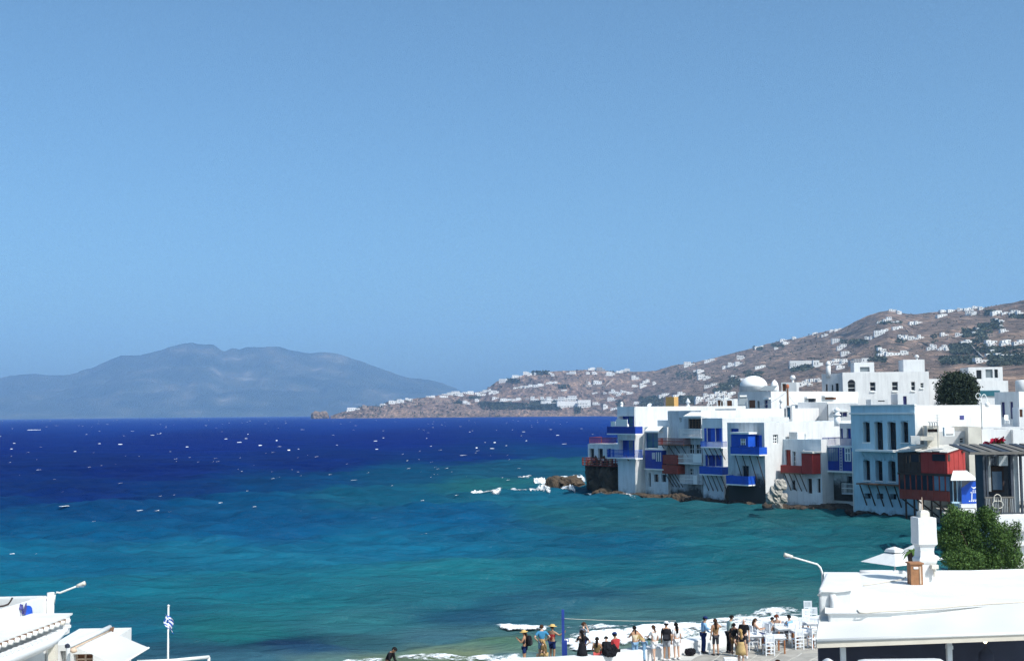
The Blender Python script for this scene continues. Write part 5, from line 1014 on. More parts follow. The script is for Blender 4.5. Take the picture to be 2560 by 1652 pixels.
a, mb = pole(1970, 972, 1022, 190, .2, 'wood_brown', ''); one(mb, 'utility_pole', M['wood_brown'], 'thick dark brown pole rising from the white roofs', 'pole'); pole_top = a
mb = MB(); mb.lathe(a + [0, 0, .02], [(.14, 0), (.26, .2), (.28, .45), (.2, .66), (.05, .74)], 12); one(mb, 'terracotta_pot', M['terracotta'], 'terracotta pot turned over the top of the brown pole', 'pot', smooth=True)
hb = town('white pillar with a narrow blue door at the foot of the pole', 1964, 1980, 1014, 189, A(-30), 1.6, zb=8, front=[(1967, 1018, 1976, 1047, 'paint_teal', 'door')], win=('paint_teal', None), parapet=.05)
def wire(a, b, sag, label, r=.025):
    a, b = np.array(a), np.array(b); mb = MB(); mb.tube([a + (b - a) * k / 10 - [0, 0, sag * 4 * (k / 10) * (1 - k / 10)] for k in range(11)], r, 4); return one(mb, 'cable', M['metal_grey'], label, 'cable')
wire(P(1968, 978, 190), P(1900, 1016, 190), .3, 'thin cable sloping down seaward from the brown pole'); wire(P(1973, 990, 190), P(1994, 1014, 192), .2, 'thin cable dropping inland from the brown pole')
# right-hand town
ht9 = town('white house with a square roof room of dark windows beyond the tree', 2444, 2520, 952, 226, A(-6), 9)
town('white roof room with a dark window and an open frame', 2421, 2506, 918, 228, A(-6), 6, zb=ht9.z1 - .6, front=[(2441, 925, 2454, 947), (2464, 923, 2482, 944, 'panel_grey', 'opening'), (2486, 923, 2495, 944)], win=('glass_dark', None), parapet=.2)
ht9.pbox('teal_band', (2448, 976, 2500, 990), 'teal_glass', .01, .2)
ht10 = town('white corner house with two tall purple-blue doors in its shaded wall', 2486, 2547, 980, 166, A_ROW, 9, zb=5, mat='wash', front=[(2503, 1005, 2512, 1042, 'door_purple', 'door'), (2525, 1004, 2533, 1047, 'door_purple', 'door')], win=('door_purple', None))
c = P(2556, 975, 176); mb = MB(); mb.lathe(c - [0, 0, .8], [(.95, 0), (.95, 2.1), (.8, 2.25), (.1, 2.3)], 20); one(mb, 'water_tank', M['wash'], 'white round water tank on the roof at the frame edge', 'tank', smooth=True)
town('white terrace wall with a brown shutter at the frame edge', 2547, 2590, 1018, 150, A(-8), 3, zb=5, front=[(2549, 1023, 2557, 1042, 'shutter_brown', 'shutter')], win=('shutter_brown', None), parapet=.05)
town('low white terrace below the purple doors', 2454, 2600, 1067, 146, A(-6), 15, zb=3, parapet=.4)
c = P(2517, 1053, 150); t = thing('garden_chair', 'white plastic chair on the terrace below the purple doors', 'chair', c - [0, 0, .3]); mb = MB(); mb.box(c + [0, 0, .15], (.5, .5, .06)); mb.build('seat', M['trim_white'], t); mb = MB(); mb.box(c + [.05, .24, .5], (.5, .05, .6)); mb.build('backrest', M['trim_white'], t)
for dx in (-.22, .22):
    for dy in (-.22, .22): mb = MB(); mb.box(c + [dx, dy, -.1], (.05, .05, .44)); mb.build('leg', M['trim_white'], t)
h8_side = h8.S
u0, u1, q0, q1 = h8_side.rect(2399, 1038, 2409.5, 1048.5); mb = MB(); h8_side.box(mb, u0, u1, q0, q1, .01, .05); mb.build('window', M['door_purple'], h8.t)
# jumble of lower roofs above the shack
town('grey rendered house with a small window above the shack roof', 2338, 2418, 1078, 138, A(-8), 6, zb=5, mat='wash_grey', front=[(2399, 1094, 2410, 1107, 'glass_dark')], parapet=.1)
town('beige weathered wall beside the grey rendered house', 2420, 2452, 1067, 136, A(-8), 8, zb=2, mat='wash_beige', parapet=.1)
town('plain white wall behind the red flowers', 2454, 2531, 1073, 138, A(-5), 6, zb=2, parapet=.2); town('plain grey-white wall at the frame edge above the pergola', 2532, 2600, 1074, 137, A(-5), 6, zb=2, mat='wash', parapet=.2)
town('low beige vaulted outhouse against the tall blue house', 2277, 2300, 1090, 135, A(-15), 2.0, zb=8.6, mat='wash_grey', parapet=.05); town('cream rounded roof slab beside the beige outhouse', 2301, 2335, 1091, 135.5, A(-15), 2.0, zb=9.0, mat='wash_beige', parapet=.05)
town('small dark-mouthed lean-to with a flat cream lid', 2317, 2347, 1064, 137, A(-10), 3, zb=7.5, mat='wash_beige', front=[(2319, 1072, 2344, 1080, 'wood_dark', 'opening')], win=('wood_dark', None), parapet=.05)
for i in range(4):
    c = P(2325 + i * 6, 1064, 136.5); mb = MB(); mb.tube([c - [0, 0, .2], c + [0, 0, .3], c + [-.05, 0, .42], c + [-.2, 0, .46]], .06, 6); one(mb, 'vent_pipe', M['metal_grey'], f"bent grey vent pipe, {['first from the sea', 'second from the sea', 'third from the sea', 'nearest the antenna'][i]}", 'pipe', 'bent vent pipes on the lean-to roof')
c = P(2372, 1090, 133); t = thing('air_conditioner', 'boxy white air conditioner on the grey rendered wall', 'air conditioner', c); mb = MB(); mb.box(c + [0, 0, .5], (1.1, .5, .95)); mb.build('casing', M['trim_white'], t); mb = MB(); mb.box(c + [0, -.27, .2], (.8, .03, .08)); mb.build('slot', M['wood_dark'], t)
a, mb = pole(2345, 1036, 1108, 133, .035, '', '')
for k in range(3): mb.tube([a - [.4 - .1 * k, 0, .25 * k + .1], a + [.4 - .1 * k, 0, -.25 * k - .1]], .02, 4)
one(mb, 'antenna', M['metal_grey'], 'thin grey television antenna above the shack roof', 'antenna')
a, mb = pole(2455, 1006, 1068, 140, .07, '', ''); t = thing('street_lamp', 'tall thin iron lamp post with a scrolled head and white lantern', 'street lamp', P(2455, 1068, 140)); mb.build('post', M['metal_grey'], t)
mb = MB(); mb.tube([a + [.75 * (1 - math.cos(math.pi * k / 10)) * .5 - .02, 0, .95 * math.sin(math.pi * k / 10)] for k in range(11)], .045, 5); mb.tube([a + [-.3 + .3 * math.cos(k * .6), 0, .75 + .35 * math.sin(k * .6)] for k in range(10)], .035, 5); mb.build('scroll', M['trim_white'], t)
mb = MB(); mb.lathe(a + [.72, 0, -.55], [(.12, 0), (.3, .2), (.28, .45), (.05, .6)], 10); mb.build('lantern', M['trim_white'], t, True)
# big trees
M['leaf_dark'] = leafmat('leaf_dark', (.010, .018, .012), (.035, .05, .028), .9)
M['leaf_green'] = leafmat('leaf_green', (.022, .055, .013), (.085, .15, .036), 1.1)
mk('bark', (.12, .085, .06), .95, 3, .3, .4, .1)
def tree(label, base, crown_c, lobes, n, leaf, mat, seed, limbs=5, name='tree'):
    """tapered trunk and limbs; leaf clumps spread through ragged lobes, denser at the shell, with gaps"""
    rng = np.random.RandomState(seed); t = thing(name, label, 'tree', base); b = np.array(base); c = np.array(crown_c)
    mb = MB(); f = b + (c - b) * .45; mb.tube([b, b + (f - b) * .5 + rng.normal(0, .08, 3), f], .22, 8, .15); mb.build('trunk', M['bark'], t)
    mb = MB()
    for (ox, oy, oz, rx, ry, rz) in lobes[:limbs + 4]:
        e = c + [ox, oy, oz]; mb.tube([f, (f + e) / 2 + rng.normal(0, .12, 3), e], .09, 5, .03)
    mb.build('limbs', M['bark'], t)
    V = []; Fc = []; tot = sum(l[3] * l[4] * l[5] for l in lobes)
    for (ox, oy, oz, rx, ry, rz) in lobes:
        for k in range(int(n * rx * ry * rz / tot)):
            d = rng.normal(0, 1, 3); d /= np.linalg.norm(d); r = rng.rand() ** .42 * (1 + .18 * math.sin(5 * d[0] + ox) * math.cos(4 * d[2] + oz))
            q = c + [ox, oy, oz] + d * r * [rx, ry, rz]
            for m in range(3):
                o = q + rng.normal(0, leaf * .9, 3); u = rng.normal(0, 1, 3); u /= np.linalg.norm(u); v = np.cross(u, rng.normal(0, 1, 3)); v /= np.linalg.norm(v); s = leaf * rng.uniform(.5, 1.2); i = len(V)
                V += [tuple(o - u * s), tuple(o + v * s * .45), tuple(o + u * s), tuple(o - v * s * .45)]; Fc.append((i, i + 1, i + 2, i + 3))
    mb = MB(); mb.v = V; mb.f = Fc; mb.build('crown', mat, t); return t
def lobes_px(c, d, specs):
    out = []
    for (x, y, rx, ry) in specs:
        p = P(x, y, d); out.append((p[0] - c[0], rng_t.uniform(-.5, .5) * rx * d / F, p[2] - c[2], rx * d / F, rx * d / F * .9, ry * d / F))
    return out
rng_t = np.random.RandomState(2)
c = P(2392, 975, 196); tree('round dark evergreen tree between the mansion and the right-hand houses', [c[0], c[1], 2.5], c, lobes_px(c, 196, [(2375, 958, 24, 22), (2412, 960, 26, 24), (2392, 948, 26, 18), (2364, 985, 22, 26), (2420, 985, 24, 28), (2392, 985, 34, 30), (2352, 1000, 12, 14), (2432, 1002, 12, 12), (2400, 1004, 34, 14), (2344, 968, 9, 9), (2440, 972, 9, 11), (2402, 937, 11, 8), (2370, 938, 9, 8), (2352, 948, 7, 6)]), 5200, .26, M['leaf_dark'], 3)
# dark timber house at the frame edge
dh = 100.0; Wd = Wall(P(2458, 1200, dh), A(2)); zr = Wd.uz(2500, 1132)[1]; zf = Wd.uz(2500, 1284)[1]; wd = 7.0
mk('wood_slate', (.045, .055, .075), .65, 2, .25, .15, .3); mk('pergola_wood', (.16, .15, .14), .9, 3, .3, .2, .2); mk('curtain_grey', (.35, .38, .40), .9, 3, .2, .1, .1)
t = thing('timber_house', 'dark slate-coloured timber house with a pergola roof and balcony', 'house', Wd.pt(3.5, zf, -2))
mb = MB(); wall_face(mb, Wd, 0, wd, zf, zr, [Wd.rect(2464, 1140, 2524, 1262), Wd.rect(2535, 1140, 2575, 1284)], .3); S_ = Wall(Wd.pt(wd, 0), Wd.a + math.pi / 2); wall_face(mb, S_, 0, 1.5, zf, zr, []); L_ = Wall(Wd.pt(0, 0, -1.5), Wd.a - math.pi / 2); wall_face(mb, L_, 0, 1.5, zf, zr, []); mb.poly([Wd.pt(0, zr), Wd.pt(wd, zr), Wd.pt(wd, zr, -1.5), Wd.pt(0, zr, -1.5)], [(0, 1, 2, 3)]); mb.build('wall', M['wood_slate'], t)
def dbox(name, px, mat, o0, o1, parent=None): u0, u1, q0, q1 = Wd.rect(*px, o1); mb = MB(); Wd.box(mb, u0, u1, q0, q1, o0, o1); return mb.build(name, M[mat], parent or t)
dbox('back_wall', (2462, 1136, 2532, 1285), 'wood_slate', -1.45, -1.4); o = dbox('window', (2472, 1165, 2510, 1230), 'wood_dark', -1.3, -1.2); dbox('pane', (2481, 1178, 2505, 1224), 'glass_pale', -1.15, -1.12, o)
dbox('door_panel', (2471, 1140, 2477, 1228), 'metal_grey', -.28, -.2); dbox('curtain', (2533, 1139, 2547, 1280), 'curtain_grey', -.25, -.15)
for k in range(5): dbox('blind_slat', (2472 + k * 5, 1140, 2476 + k * 5, 1163), 'wood_slate' if 0 < k < 4 else 'metal_grey', -.2, -.12)
dbox('sun_blind', (2497, 1139, 2520, 1164), 'curtain_grey', .02, .1)
for i, x in enumerate((2459, 2466, 2528, 2552)): dbox('post', (x, 1132, x + 5, 1284), 'wood_slate', .02, .22)
o = dbox('handrail', (2462, 1241, 2535, 1245), 'pergola_wood', .24, .32)
for k in range(16): dbox('baluster', (2465 + k * 4.4, 1245.2, 2467 + k * 4.4, 1281), 'pergola_wood' if k % 5 == 3 else 'metal_grey', .25, .3)
dbox('rail', (2462, 1280.5, 2560, 1284), 'wood_slate', .235, .33)
# wrought emblem on the railing: ring and scrolls
cx_, cz_ = Wd.uz(2494, 1250, .4); mb = MB(); ring = lambda cu, cz, r, a0=0, a1=2 * math.pi: mb.tube([Wd.pt(cu + r * math.cos(a0 + (a1 - a0) * k / 14), cz + r * math.sin(a0 + (a1 - a0) * k / 14), .4) for k in range(15)], .035, 5)
ring(cx_, cz_ + .18, .3, 0, math.pi); ring(cx_ - .14, cz_ - .35, .3, 1.2, 4.9); ring(cx_ + .14, cz_ - .35, .3, -1.7, 1.9); mb.tube([Wd.pt(cx_ - .3, cz_ + .18, .4), Wd.pt(cx_ - .28, cz_ - .1, .4)], .035, 5); mb.tube([Wd.pt(cx_ + .3, cz_ + .18, .4), Wd.pt(cx_ + .28, cz_ - .1, .4)], .035, 5)
one(mb, 'iron_emblem', M['wash_beige'], 'pale wrought-iron scroll emblem on the dark balcony railing', 'emblem')
zp = zr + .05; nb = 10
za_ = P(2500, 1108, 106)[2]
for k in range(nb):
    u = -1.35 + 8.9 * k / nb; mb = MB(); q = [Wd.pt(u, zp + .1, .9), Wd.pt(u + .62, zp + .1, .9), Wd.pt(u + 1.35, za_, -5.4), Wd.pt(u + .75, za_, -5.4)]; mb.hexa([x - [0, 0, .1] for x in q] + q); mb.build('roof_board', M['pergola_wood' if k % 3 else 'wood_slate'], t)
mb = MB(); Wd.box(mb, -1.5, 8, zp - .12, zp + .08, .9, 1.08); mb.build('eaves_beam', M['pergola_wood'], t)
mb = MB(); Wd.box(mb, -.1, 14, .6, zf - .12, -1.6, .5); one(mb, 'retaining_wall', M['wash'], 'white wall carrying the dark timber house', 'wall')
mb = MB(); Wd.box(mb, -.2, 9, zf - .115, zf - .01, -1.45, .45); mb.build('floor', M['canvas_white'], t)
rngf = np.random.RandomState(8)
t = thing('flower_pot', 'red geraniums in a low planter behind the pergola roof', 'flowers', P(2490, 1112, 108) - [0, 0, .6])
mb = MB(); mb.box(P(2490, 1114, 108) - [0, 0, .45], (1.6, .4, .7)); mb.build('planter', M['wash_beige'], t)
mb = MB(); mg = MB()
for (x, y, s) in ((2466, 1108, .22), (2484, 1101, .28), (2490, 1098, .26), (2500, 1100, .24), (2504, 1097, .22), (2478, 1106, .2)):
    tufts(mb, P(x, y, 108) - [0, .1, .15], s * 1.6, rngf, 9); tufts(mg, P(x, y + 6, 108) - [0, 0, .15], s * 1.7, rngf, 8)
mb.build('blossoms', M['flower_red'], t); mg.build('leaves', M['leaf_green'], t)
# little bar with a white canopy and the painted blue board
Wb = Wall(P(2382, 1230, 116), A(0)); t = thing('beach_bar', 'small glass-fronted bar under a white canopy beside the red shack', 'bar', Wb.pt(1.5, 2.2, -1))
def bbox(name, px, mat, o0, o1, parent=None, lab=None):
    u0, u1, q0, q1 = Wb.rect(*px, o1); mb = MB(); Wb.box(mb, u0, u1, q0, q1, o0, o1); o = mb.build(name, M[mat], parent or t)
    if lab: o['label'] = lab
    return o
bbox('inner_wall', (2380, 1192, 2450, 1262), 'wood_slate', -3, -2.4)
u0, u1, q0, q1 = Wb.rect(2377, 1194, 2446, 1198.5, 1.4); mb = MB(); p = [Wb.pt(u0, q0, 1.4), Wb.pt(u1, q0, 1.4), Wb.pt(u1 + .3, q1 + .5, -2.3), Wb.pt(u0 + 1.6, q1 + .5, -2.3)]; mb.hexa([x - [0, 0, .08] for x in p] + p); mb.build('canopy', M['canvas_white'], t)
for x in (2382, 2392, 2403): bbox('frame_post', (x, 1200, x + 2, 1254), 'plaster_blue', .01, .09)
for x in (2384, 2394): bbox('pane', (x + .5, 1202, x + 8, 1252), 'glass_pale' if x > 2390 else 'glass_dark', -.02, .0)
bbox('base', (2380, 1254, 2404, 1258), 'plaster_blue', .01, .3)
tb = thing('painted_board', 'bright blue board painted with a white leaping fish and waves', 'board', Wb.pt(*Wb.uz(2424, 1258), .4))
u0, u1, q0, q1 = Wb.rect(2404, 1203, 2448, 1258, .5); mb = MB(); pts = [(u0, q0), (u1, q0), (u1, q1), (u0 + .9, q1), (u0, q1 - .65)]; n = 5; P5 = [Wb.pt(u, q, .5) for u, q in pts]; P6 = [Wb.pt(u, q, .4) for u, q in pts]; mb.poly(P5 + P6, [(0, 1, 2, 3, 4), (9, 8, 7, 6, 5)] + [(k, k + 5, (k + 1) % 5 + 5, (k + 1) % 5) for k in range(5)]); mb.build('board', M['paint_blue'], tb)
def flat(px_pts, name, mat, parent): 
    pts = [Wb.uz(x, y, .505) for x, y in px_pts]; mb = MB(); mb.poly([Wb.pt(u, q, .505) for u, q in pts] + [Wb.pt(u, q, .515) for u, q in pts], [tuple(range(len(pts) - 1, -1, -1)), tuple(range(len(pts), 2 * len(pts)))]); mb.build(name, M[mat], parent)
flat([(2427, 1215), (2432, 1217.5), (2438, 1217), (2446, 1211), (2444, 1215), (2447, 1218), (2439, 1219), (2434, 1222), (2431, 1219)], 'fish_motif', 'trim_white', tb)
for i, (x0, x1, y) in enumerate(((2431, 2446, 1226), (2426, 2446, 1230.5), (2428, 2446, 1249), (2422, 2446, 1252))):
    for k in range(int((x1 - x0) / 5)): flat([(x0 + k * 5, y - 1), (x0 + k * 5 + 3.6, y - 1.2), (x0 + k * 5 + 3.4, y + 1.2), (x0 + k * 5 + .4, y + 1)], 'wave_motif', 'trim_white', tb)
flat([(2429, 1232), (2431, 1232), (2430.5, 1248), (2428.5, 1248)], 'mast_motif', 'trim_white', tb)
u0, u1, q0, q1 = Wb.rect(2403, 1260, 2450, 1269, 1.0); mb = MB(); Wb.box(mb, u0, u1, q0, q1, -1, 1.0); one(mb, 'white_step', M['wash'], 'white step below the painted blue board', 'step')
u0, u1, q0, q1 = Wb.rect(2400, 1272, 2450, 1282, 1.6); mb = MB(); Wb.box(mb, u0, u1, 0, q1, -1, 1.6); one(mb, 'quay_block', M['wash'], 'white quay block under the step by the bar', 'quay')
# ------------------------------------------------------------------ quay, plaza, beach
mk('paving_joint', (.52, .51, .48), .9, .6, .2, .1, .1)
mk('flagstone', (.36, .34, .31), .85, 1.6, .3, .25, .2); mk('flagstone_pale', (.42, .39, .35), .85, 1.6, .3, .25, .2)
mk('wet_sand', (.34, .28, .19), .6, .5, .3, .15, .3)
SEAWALL = [(1238, 1664), (1300, 1652), (1400, 1646), (1500, 1640), (1600, 1626), (1700, 1607), (1760, 1595), (1850, 1577), (1950, 1560), (2050, 1545), (2130, 1533)]
SW = [Pz(x, y, 1.75) for x, y in SEAWALL]
q0 = [(p[0], p[1] + .15) for p in SW]; edge = q0 + [(23.5, 79), (29, 83), (36, 90), (39.5, 104), (42, 116), (46, 128), (48.5, 139), (40, 152), (30, 168), (24, 185), (24, 225), (170, 225), (150, 18), (q0[0][0] - .4, 18)]
n = len(edge); mb = MB(); mb.poly([(x, y, 1.2) for x, y in edge] + [(x, y, -1.2) for x, y in edge], [tuple(range(n))[::-1], tuple(range(n, 2 * n))] + [(k, (k + 1) % n, (k + 1) % n + n, k + n) for k in range(n)])
plaza = mb.build('plaza', M['paving_joint'], None); tag(plaza, 'stone-paved waterfront plaza with pale joints behind the seawall', 'plaza', kind='structure')
def build_flags():                                            # irregular flagstones, each cell drawn in a little from its joints
    rng = np.random.RandomState(6); sx, sy = .95, .8; J = {}
    def vtx(i, j):
        if (i, j) not in J: J[(i, j)] = np.array([5 + (i + .5 * (j % 2)) * sx + rng.uniform(-.2, .2), 50.6 + j * sy + rng.uniform(-.16, .16)])
        return J[(i, j)]
    c = 0
    for j in range(24):
        for i in range(18):
            q = np.array([vtx(i, j), vtx(i + 1, j), vtx(i + 1, j + 1), vtx(i, j + 1)]) if j % 2 == 0 else np.array([vtx(i, j), vtx(i + 1, j), vtx(i + 2, j + 1), vtx(i + 1, j + 1)])
            m = q.mean(0); edge_y = np.interp(m[0], [p[0] for p in SW], [p[1] for p in SW]) - .5
            if q[:, 1].max() > edge_y or m[0] > .29 * m[1] + 1.2 or c >= 300: continue
            q2 = m + (q - m) * (1 - .035 / np.linalg.norm(q - m, axis=1, keepdims=True)); h = .012 + .012 * rng.rand(); mb = MB()
            mb.poly([(x, y, 1.203) for x, y in q2] + [(*(m + (p - m) * .97), 1.2 + h) for p in q2], [(4, 5, 6, 7)] + [(k, (k + 1) % 4, (k + 1) % 4 + 4, k + 4) for k in range(4)])
            mb.build('flagstone', M['flagstone'] if rng.rand() < .6 else M['flagstone_pale'], plaza); c += 1
build_flags()
mb = MB(); b = 0                                             # low broad white seawall people sit on
for i, p in enumerate(SW):
    d = SW[min(i + 1, len(SW) - 1)] - SW[max(i - 1, 0)]; nrm = np.array([d[1], -d[0], 0]); nrm /= np.linalg.norm(nrm); 
    for off, zz in ((.0, 1.19), (0, 1.70), (-.06, 1.75), (-.7, 1.75), (-.78, 1.68), (-.85, -1.2)): mb.v.append(tuple(np.array([p[0], p[1], 0]) + nrm * off + [0, 0, zz + .03 * math.sin(i * 2.1) * (zz > 1.5)]))
for i in range(len(SW) - 1):
    for j in range(5): mb.f.append((i * 6 + j, i * 6 + 6 + j, i * 6 + 7 + j, i * 6 + 1 + j))
mb.f.append((0, 1, 2, 3, 4, 5)); one(mb, 'seawall', M['wash'], 'low broad whitewashed seawall curving along the plaza edge', 'wall')
mb = MB(); nx, ny = 60, 26                                   # beach sloping into the water
for j in range(ny):
    for i in range(nx):
        x = -34 + 37 * i / (nx - 1); y = 30 + 42 * j / (ny - 1); zz = np.interp(y, [30, 50, 56, 62, 72], [1.5, 1.0, .35, -.25, -1.3]) + .12 * float(fbm(x / 3, y / 3, 3, 2)); mb.v.append((x, y, zz))
for j in range(ny - 1):
    for i in range(nx - 1): mb.f.append((j * nx + i, j * nx + i + 1, (j + 1) * nx + i + 1, (j + 1) * nx + i))
o = mb.build('beach', M['wet_sand'], None, True); tag(o, 'strip of wet sand where small waves run out', 'beach', kind='structure')
# ------------------------------------------------------------------ white building at the lower right
mk('lime', (.69, .69, .685), .9, .5, .13, .4, .15, fine=3, streak=.05); mk('lime_shade', (.70, .71, .73), .9, .3, .05, .1, .15)
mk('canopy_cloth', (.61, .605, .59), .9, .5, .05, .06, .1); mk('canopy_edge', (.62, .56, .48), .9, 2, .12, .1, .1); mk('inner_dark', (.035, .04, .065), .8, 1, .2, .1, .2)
mk('post_grey', (.62, .64, .66), .7, 2, .1, .05, .3); mk('wood_box', (.34, .16, .075), .7, 3, .3, .2, .3); mk('wood_box_pale', (.62, .47, .36), .8, 3, .2, .1, .2)
zR = 6.3
t = thing('white_building', 'large flat-roofed white building with a canopy at the lower right', 'building', Pz(2300, 1500, zR) * [1, 1, 0] + [0, 0, 1.2])
R_ = lambda x, y, z=zR: Pz(x, y, z)
outline = [R_(2066, 1430), R_(2070, 1531), R_(2160, 1531), R_(2230, 1530), R_(2400, 1518), R_(2700, 1496), R_(2740, 1420), R_(2400, 1432), R_(2340, 1431)]
n = len(outline); mb = MB(); mb.poly(outline + [p * [1, 1, 0] + [0, 0, 1.21] for p in outline], [tuple(range(n))[::-1], tuple(range(n, 2 * n))] + [(k, (k + 1) % n, (k + 1) % n + n, k + n) for k in range(n)])
mb.f[0] = tuple(range(n)); o = mb.build('wall', M['lime'], t)
bv = o.modifiers.new('soft_edge', 'BEVEL'); bv.width = .09; bv.segments = 3; bv.limit_method = 'ANGLE'
def lump_line(name, pts, r, parent, mat, zz=None):
    mb = MB(); mb.tube(pts, r, 8); return mb.build(name, M[mat], parent, True)
lump_line('parapet', [R_(2150, 1430, zR + .02), R_(2180, 1430, zR + .02), R_(2290, 1431, zR + .02), R_(2420, 1431, zR + .03), R_(2560, 1427, zR + .03), R_(2720, 1424, zR)], .09, t, 'lime')
fa, fb = P(2046, 1468, 38.45), P(2134, 1470, 38.35); zb_ = (fa[2] + fb[2]) / 2; ba, bb = Pz(2064, 1430, zb_), Pz(2150, 1430, zb_); mb = MB()
mb.hexa([q_ * [1, 1, 0] + [0, 0, 1.2] for q_ in (fa, fb, bb, ba)] + [q_ * [1, 1, 0] + [0, 0, zb_] for q_ in (fa, fb, bb, ba)]); o = mb.build('corner_block', M['lime'], t); bv = o.modifiers.new('soft_edge', 'BEVEL'); bv.width = .1; bv.segments = 3
lump_line('buttress', [P(2081, 1486, 38.38), P(2083, 1502, 38.32), P(2084, 1545, 38.32)], .1, t, 'lime')
lump_line('cable', [P(2044, 1488, 38.4), P(2055, 1477, 38.38), P(2092, 1479, 38.35), P(2131, 1473, 38.3)], .03, t, 'pipe_white')
cab = [R_(x, y, zR + .025) for x, y in ((2143, 1524), (2150, 1531), (2165, 1531), (2200, 1527.5), (2260, 1525), (2310, 1521), (2350, 1519), (2400, 1514), (2470, 1509), (2560, 1504), (2640, 1500))]
lump_line('roof_cable', cab, .022, t, 'canopy_edge')
lump_line('roof_cable', [R_(x, y, zR + .025) for x, y in ((2158, 1463), (2190, 1458), (2230, 1452), (2256, 1447), (2276, 1434))], .018, t, 'canopy_edge')
# canopy in front, hung from the roof edge
c0, c1, c2, c3 = P(2050, 1540, 38.0), P(2640, 1500, 38.6), P(2660, 1577, 35.2), P(2041, 1600, 35.0)
cs = thing('canopy', 'long cream canopy sloping from the white roof with a beige front edge', 'canopy', (c3 + c2) / 2)
mb = MB(); nu, nv = 26, 7
for i in range(nu):
    for j in range(nv):
        u, v = i / (nu - 1), j / (nv - 1); p = (c0 * (1 - u) + c1 * u) * (1 - v) + (c3 * (1 - u) + c2 * u) * v; mb.v.append(tuple(p - [0, 0, .07 * math.sin(math.pi * v) * (.6 + .4 * math.sin(u * 21))]))
for i in range(nu - 1):
    for j in range(nv - 1): mb.f.append((i * nv + j, i * nv + j + 1, (i + 1) * nv + j + 1, (i + 1) * nv + j))
mb.build('cloth', M['canopy_cloth'], cs, True)
mb = MB(); mb.hexa([c3 - [0, .02, .21], c2 - [0, .02, .21], c2 + [0, .1, -.21], c3 + [0, .1, -.21], c3 - [0, .02, .05], c2 - [0, .02, .05], c2 + [0, .1, -.05], c3 + [0, .1, -.05]]); mb.build('front_edge', M['canopy_edge'], cs)
lump_line('front_roll', [c3 - [0, .02, .01], c2 - [0, .02, .01]], .05, cs, 'canopy_cloth')
lump_line('side_edge', [c0, c3], .03, cs, 'canopy_cloth')
def at_d(x, y0, y1, d, dx, dy, mat, name, parent): a, b = P(x, y0, d), P(x, y1, d); mb = MB(); mb.box([a[0], a[1], (a[2] + b[2]) / 2], (dx, dy, a[2] - b[2])); return mb.build(name, M[mat], parent)
at_d(2107, 1617, 1760, 35.6, .14, .14, 'post_grey', 'post', cs); at_d(2372, 1604, 1800, 35.7, .14, .14, 'post_grey', 'post', cs); at_d(2373, 1612, 1621, 35.7, .17, .17, 'post_grey', 'bracket', cs); at_d(2640, 1600, 1800, 35.8, .14, .14, 'post_grey', 'post', cs)
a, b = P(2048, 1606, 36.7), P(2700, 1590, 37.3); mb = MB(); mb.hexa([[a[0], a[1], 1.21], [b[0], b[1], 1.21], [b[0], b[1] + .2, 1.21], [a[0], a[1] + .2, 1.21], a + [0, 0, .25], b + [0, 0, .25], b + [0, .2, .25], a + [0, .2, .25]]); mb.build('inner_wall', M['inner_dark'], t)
p = P(2465, 1622, 36.1); tl = thing('hanging_lamp', 'dark hanging lamp with one lit bulb under the canopy', 'lamp', p - [0, 0, .45]); mb = MB(); mb.lathe(p - [0, 0, .42], [(.22, 0), (.21, .3), (.1, .42), (.03, .5)], 14); mb.build('shade', M['inner_dark'], tl, True)
mb = MB(); mb.tube([p + [0, 0, .07], p + [0, 0, .55]], .012, 5); mb.build('cord', M['wood_dark'], tl)
mE, tE, pE = mat_new('lit_bulb'); pE.inputs['Emission Color'].default_value = (1, .85, .55, 1); pE.inputs['Emission Strength'].default_value = 3.0; pE.inputs['Base Color'].default_value = (.9, .8, .6, 1)
pb = P(2463, 1602, 35.9); mb = MB(); mb.lathe(pb - [0, 0, .06], [(.02, 0), (.055, .03), (.06, .07), (.035, .11), (.02, .14)], 10); mb.build('bulb', mE, tl, True); mb = MB(); mb.tube([pb + [0, 0, .08], pb + [0, .06, .3]], .012, 5); mb.build('cord', M['wood_dark'], tl)
# rounded white awnings right below
def soft_awning(px, d0, d1, label):
    a, b = P(px[0], px[2], d1), P(px[1], px[2] - 3, d1); w = b[0] - a[0]; zt_ = a[2]; mb = MB(); nu, nv = 18, 10
    for i in range(nu):
        for j in range(nv):
            u, v = i / (nu - 1), j / (nv - 1); r = min(1, min(u, 1 - u) * w / .45); e = math.sqrt(max(0, 1 - (1 - r) ** 2)) if r < 1 else 1
            f = min(1, v / .12); e2 = math.sqrt(max(0, 1 - (1 - f) ** 2)) if f < 1 else 1
            mb.v.append((a[0] + w * u, d0 + (d1 - d0) * (1 - v), zt_ - .85 * (1 - e) - .5 * (1 - e2) - .1 * v + (b[2] - a[2]) * u))
    for i in range(nu - 1):
        for j in range(nv - 1): mb.f.append((i * nv + j, i * nv + j + 1, (i + 1) * nv + j + 1, (i + 1) * nv + j))
    return one(mb, 'round_awning', M['lime'], label, 'awning', smooth=True)
soft_awning((2024, 2096, 1637), 31, 34.2, 'short round-shouldered white awning at the bottom, nearer the plaza'); soft_awning((2106, 2371, 1639), 31, 34.2, 'long round-shouldered white awning at the bottom under the canopy')
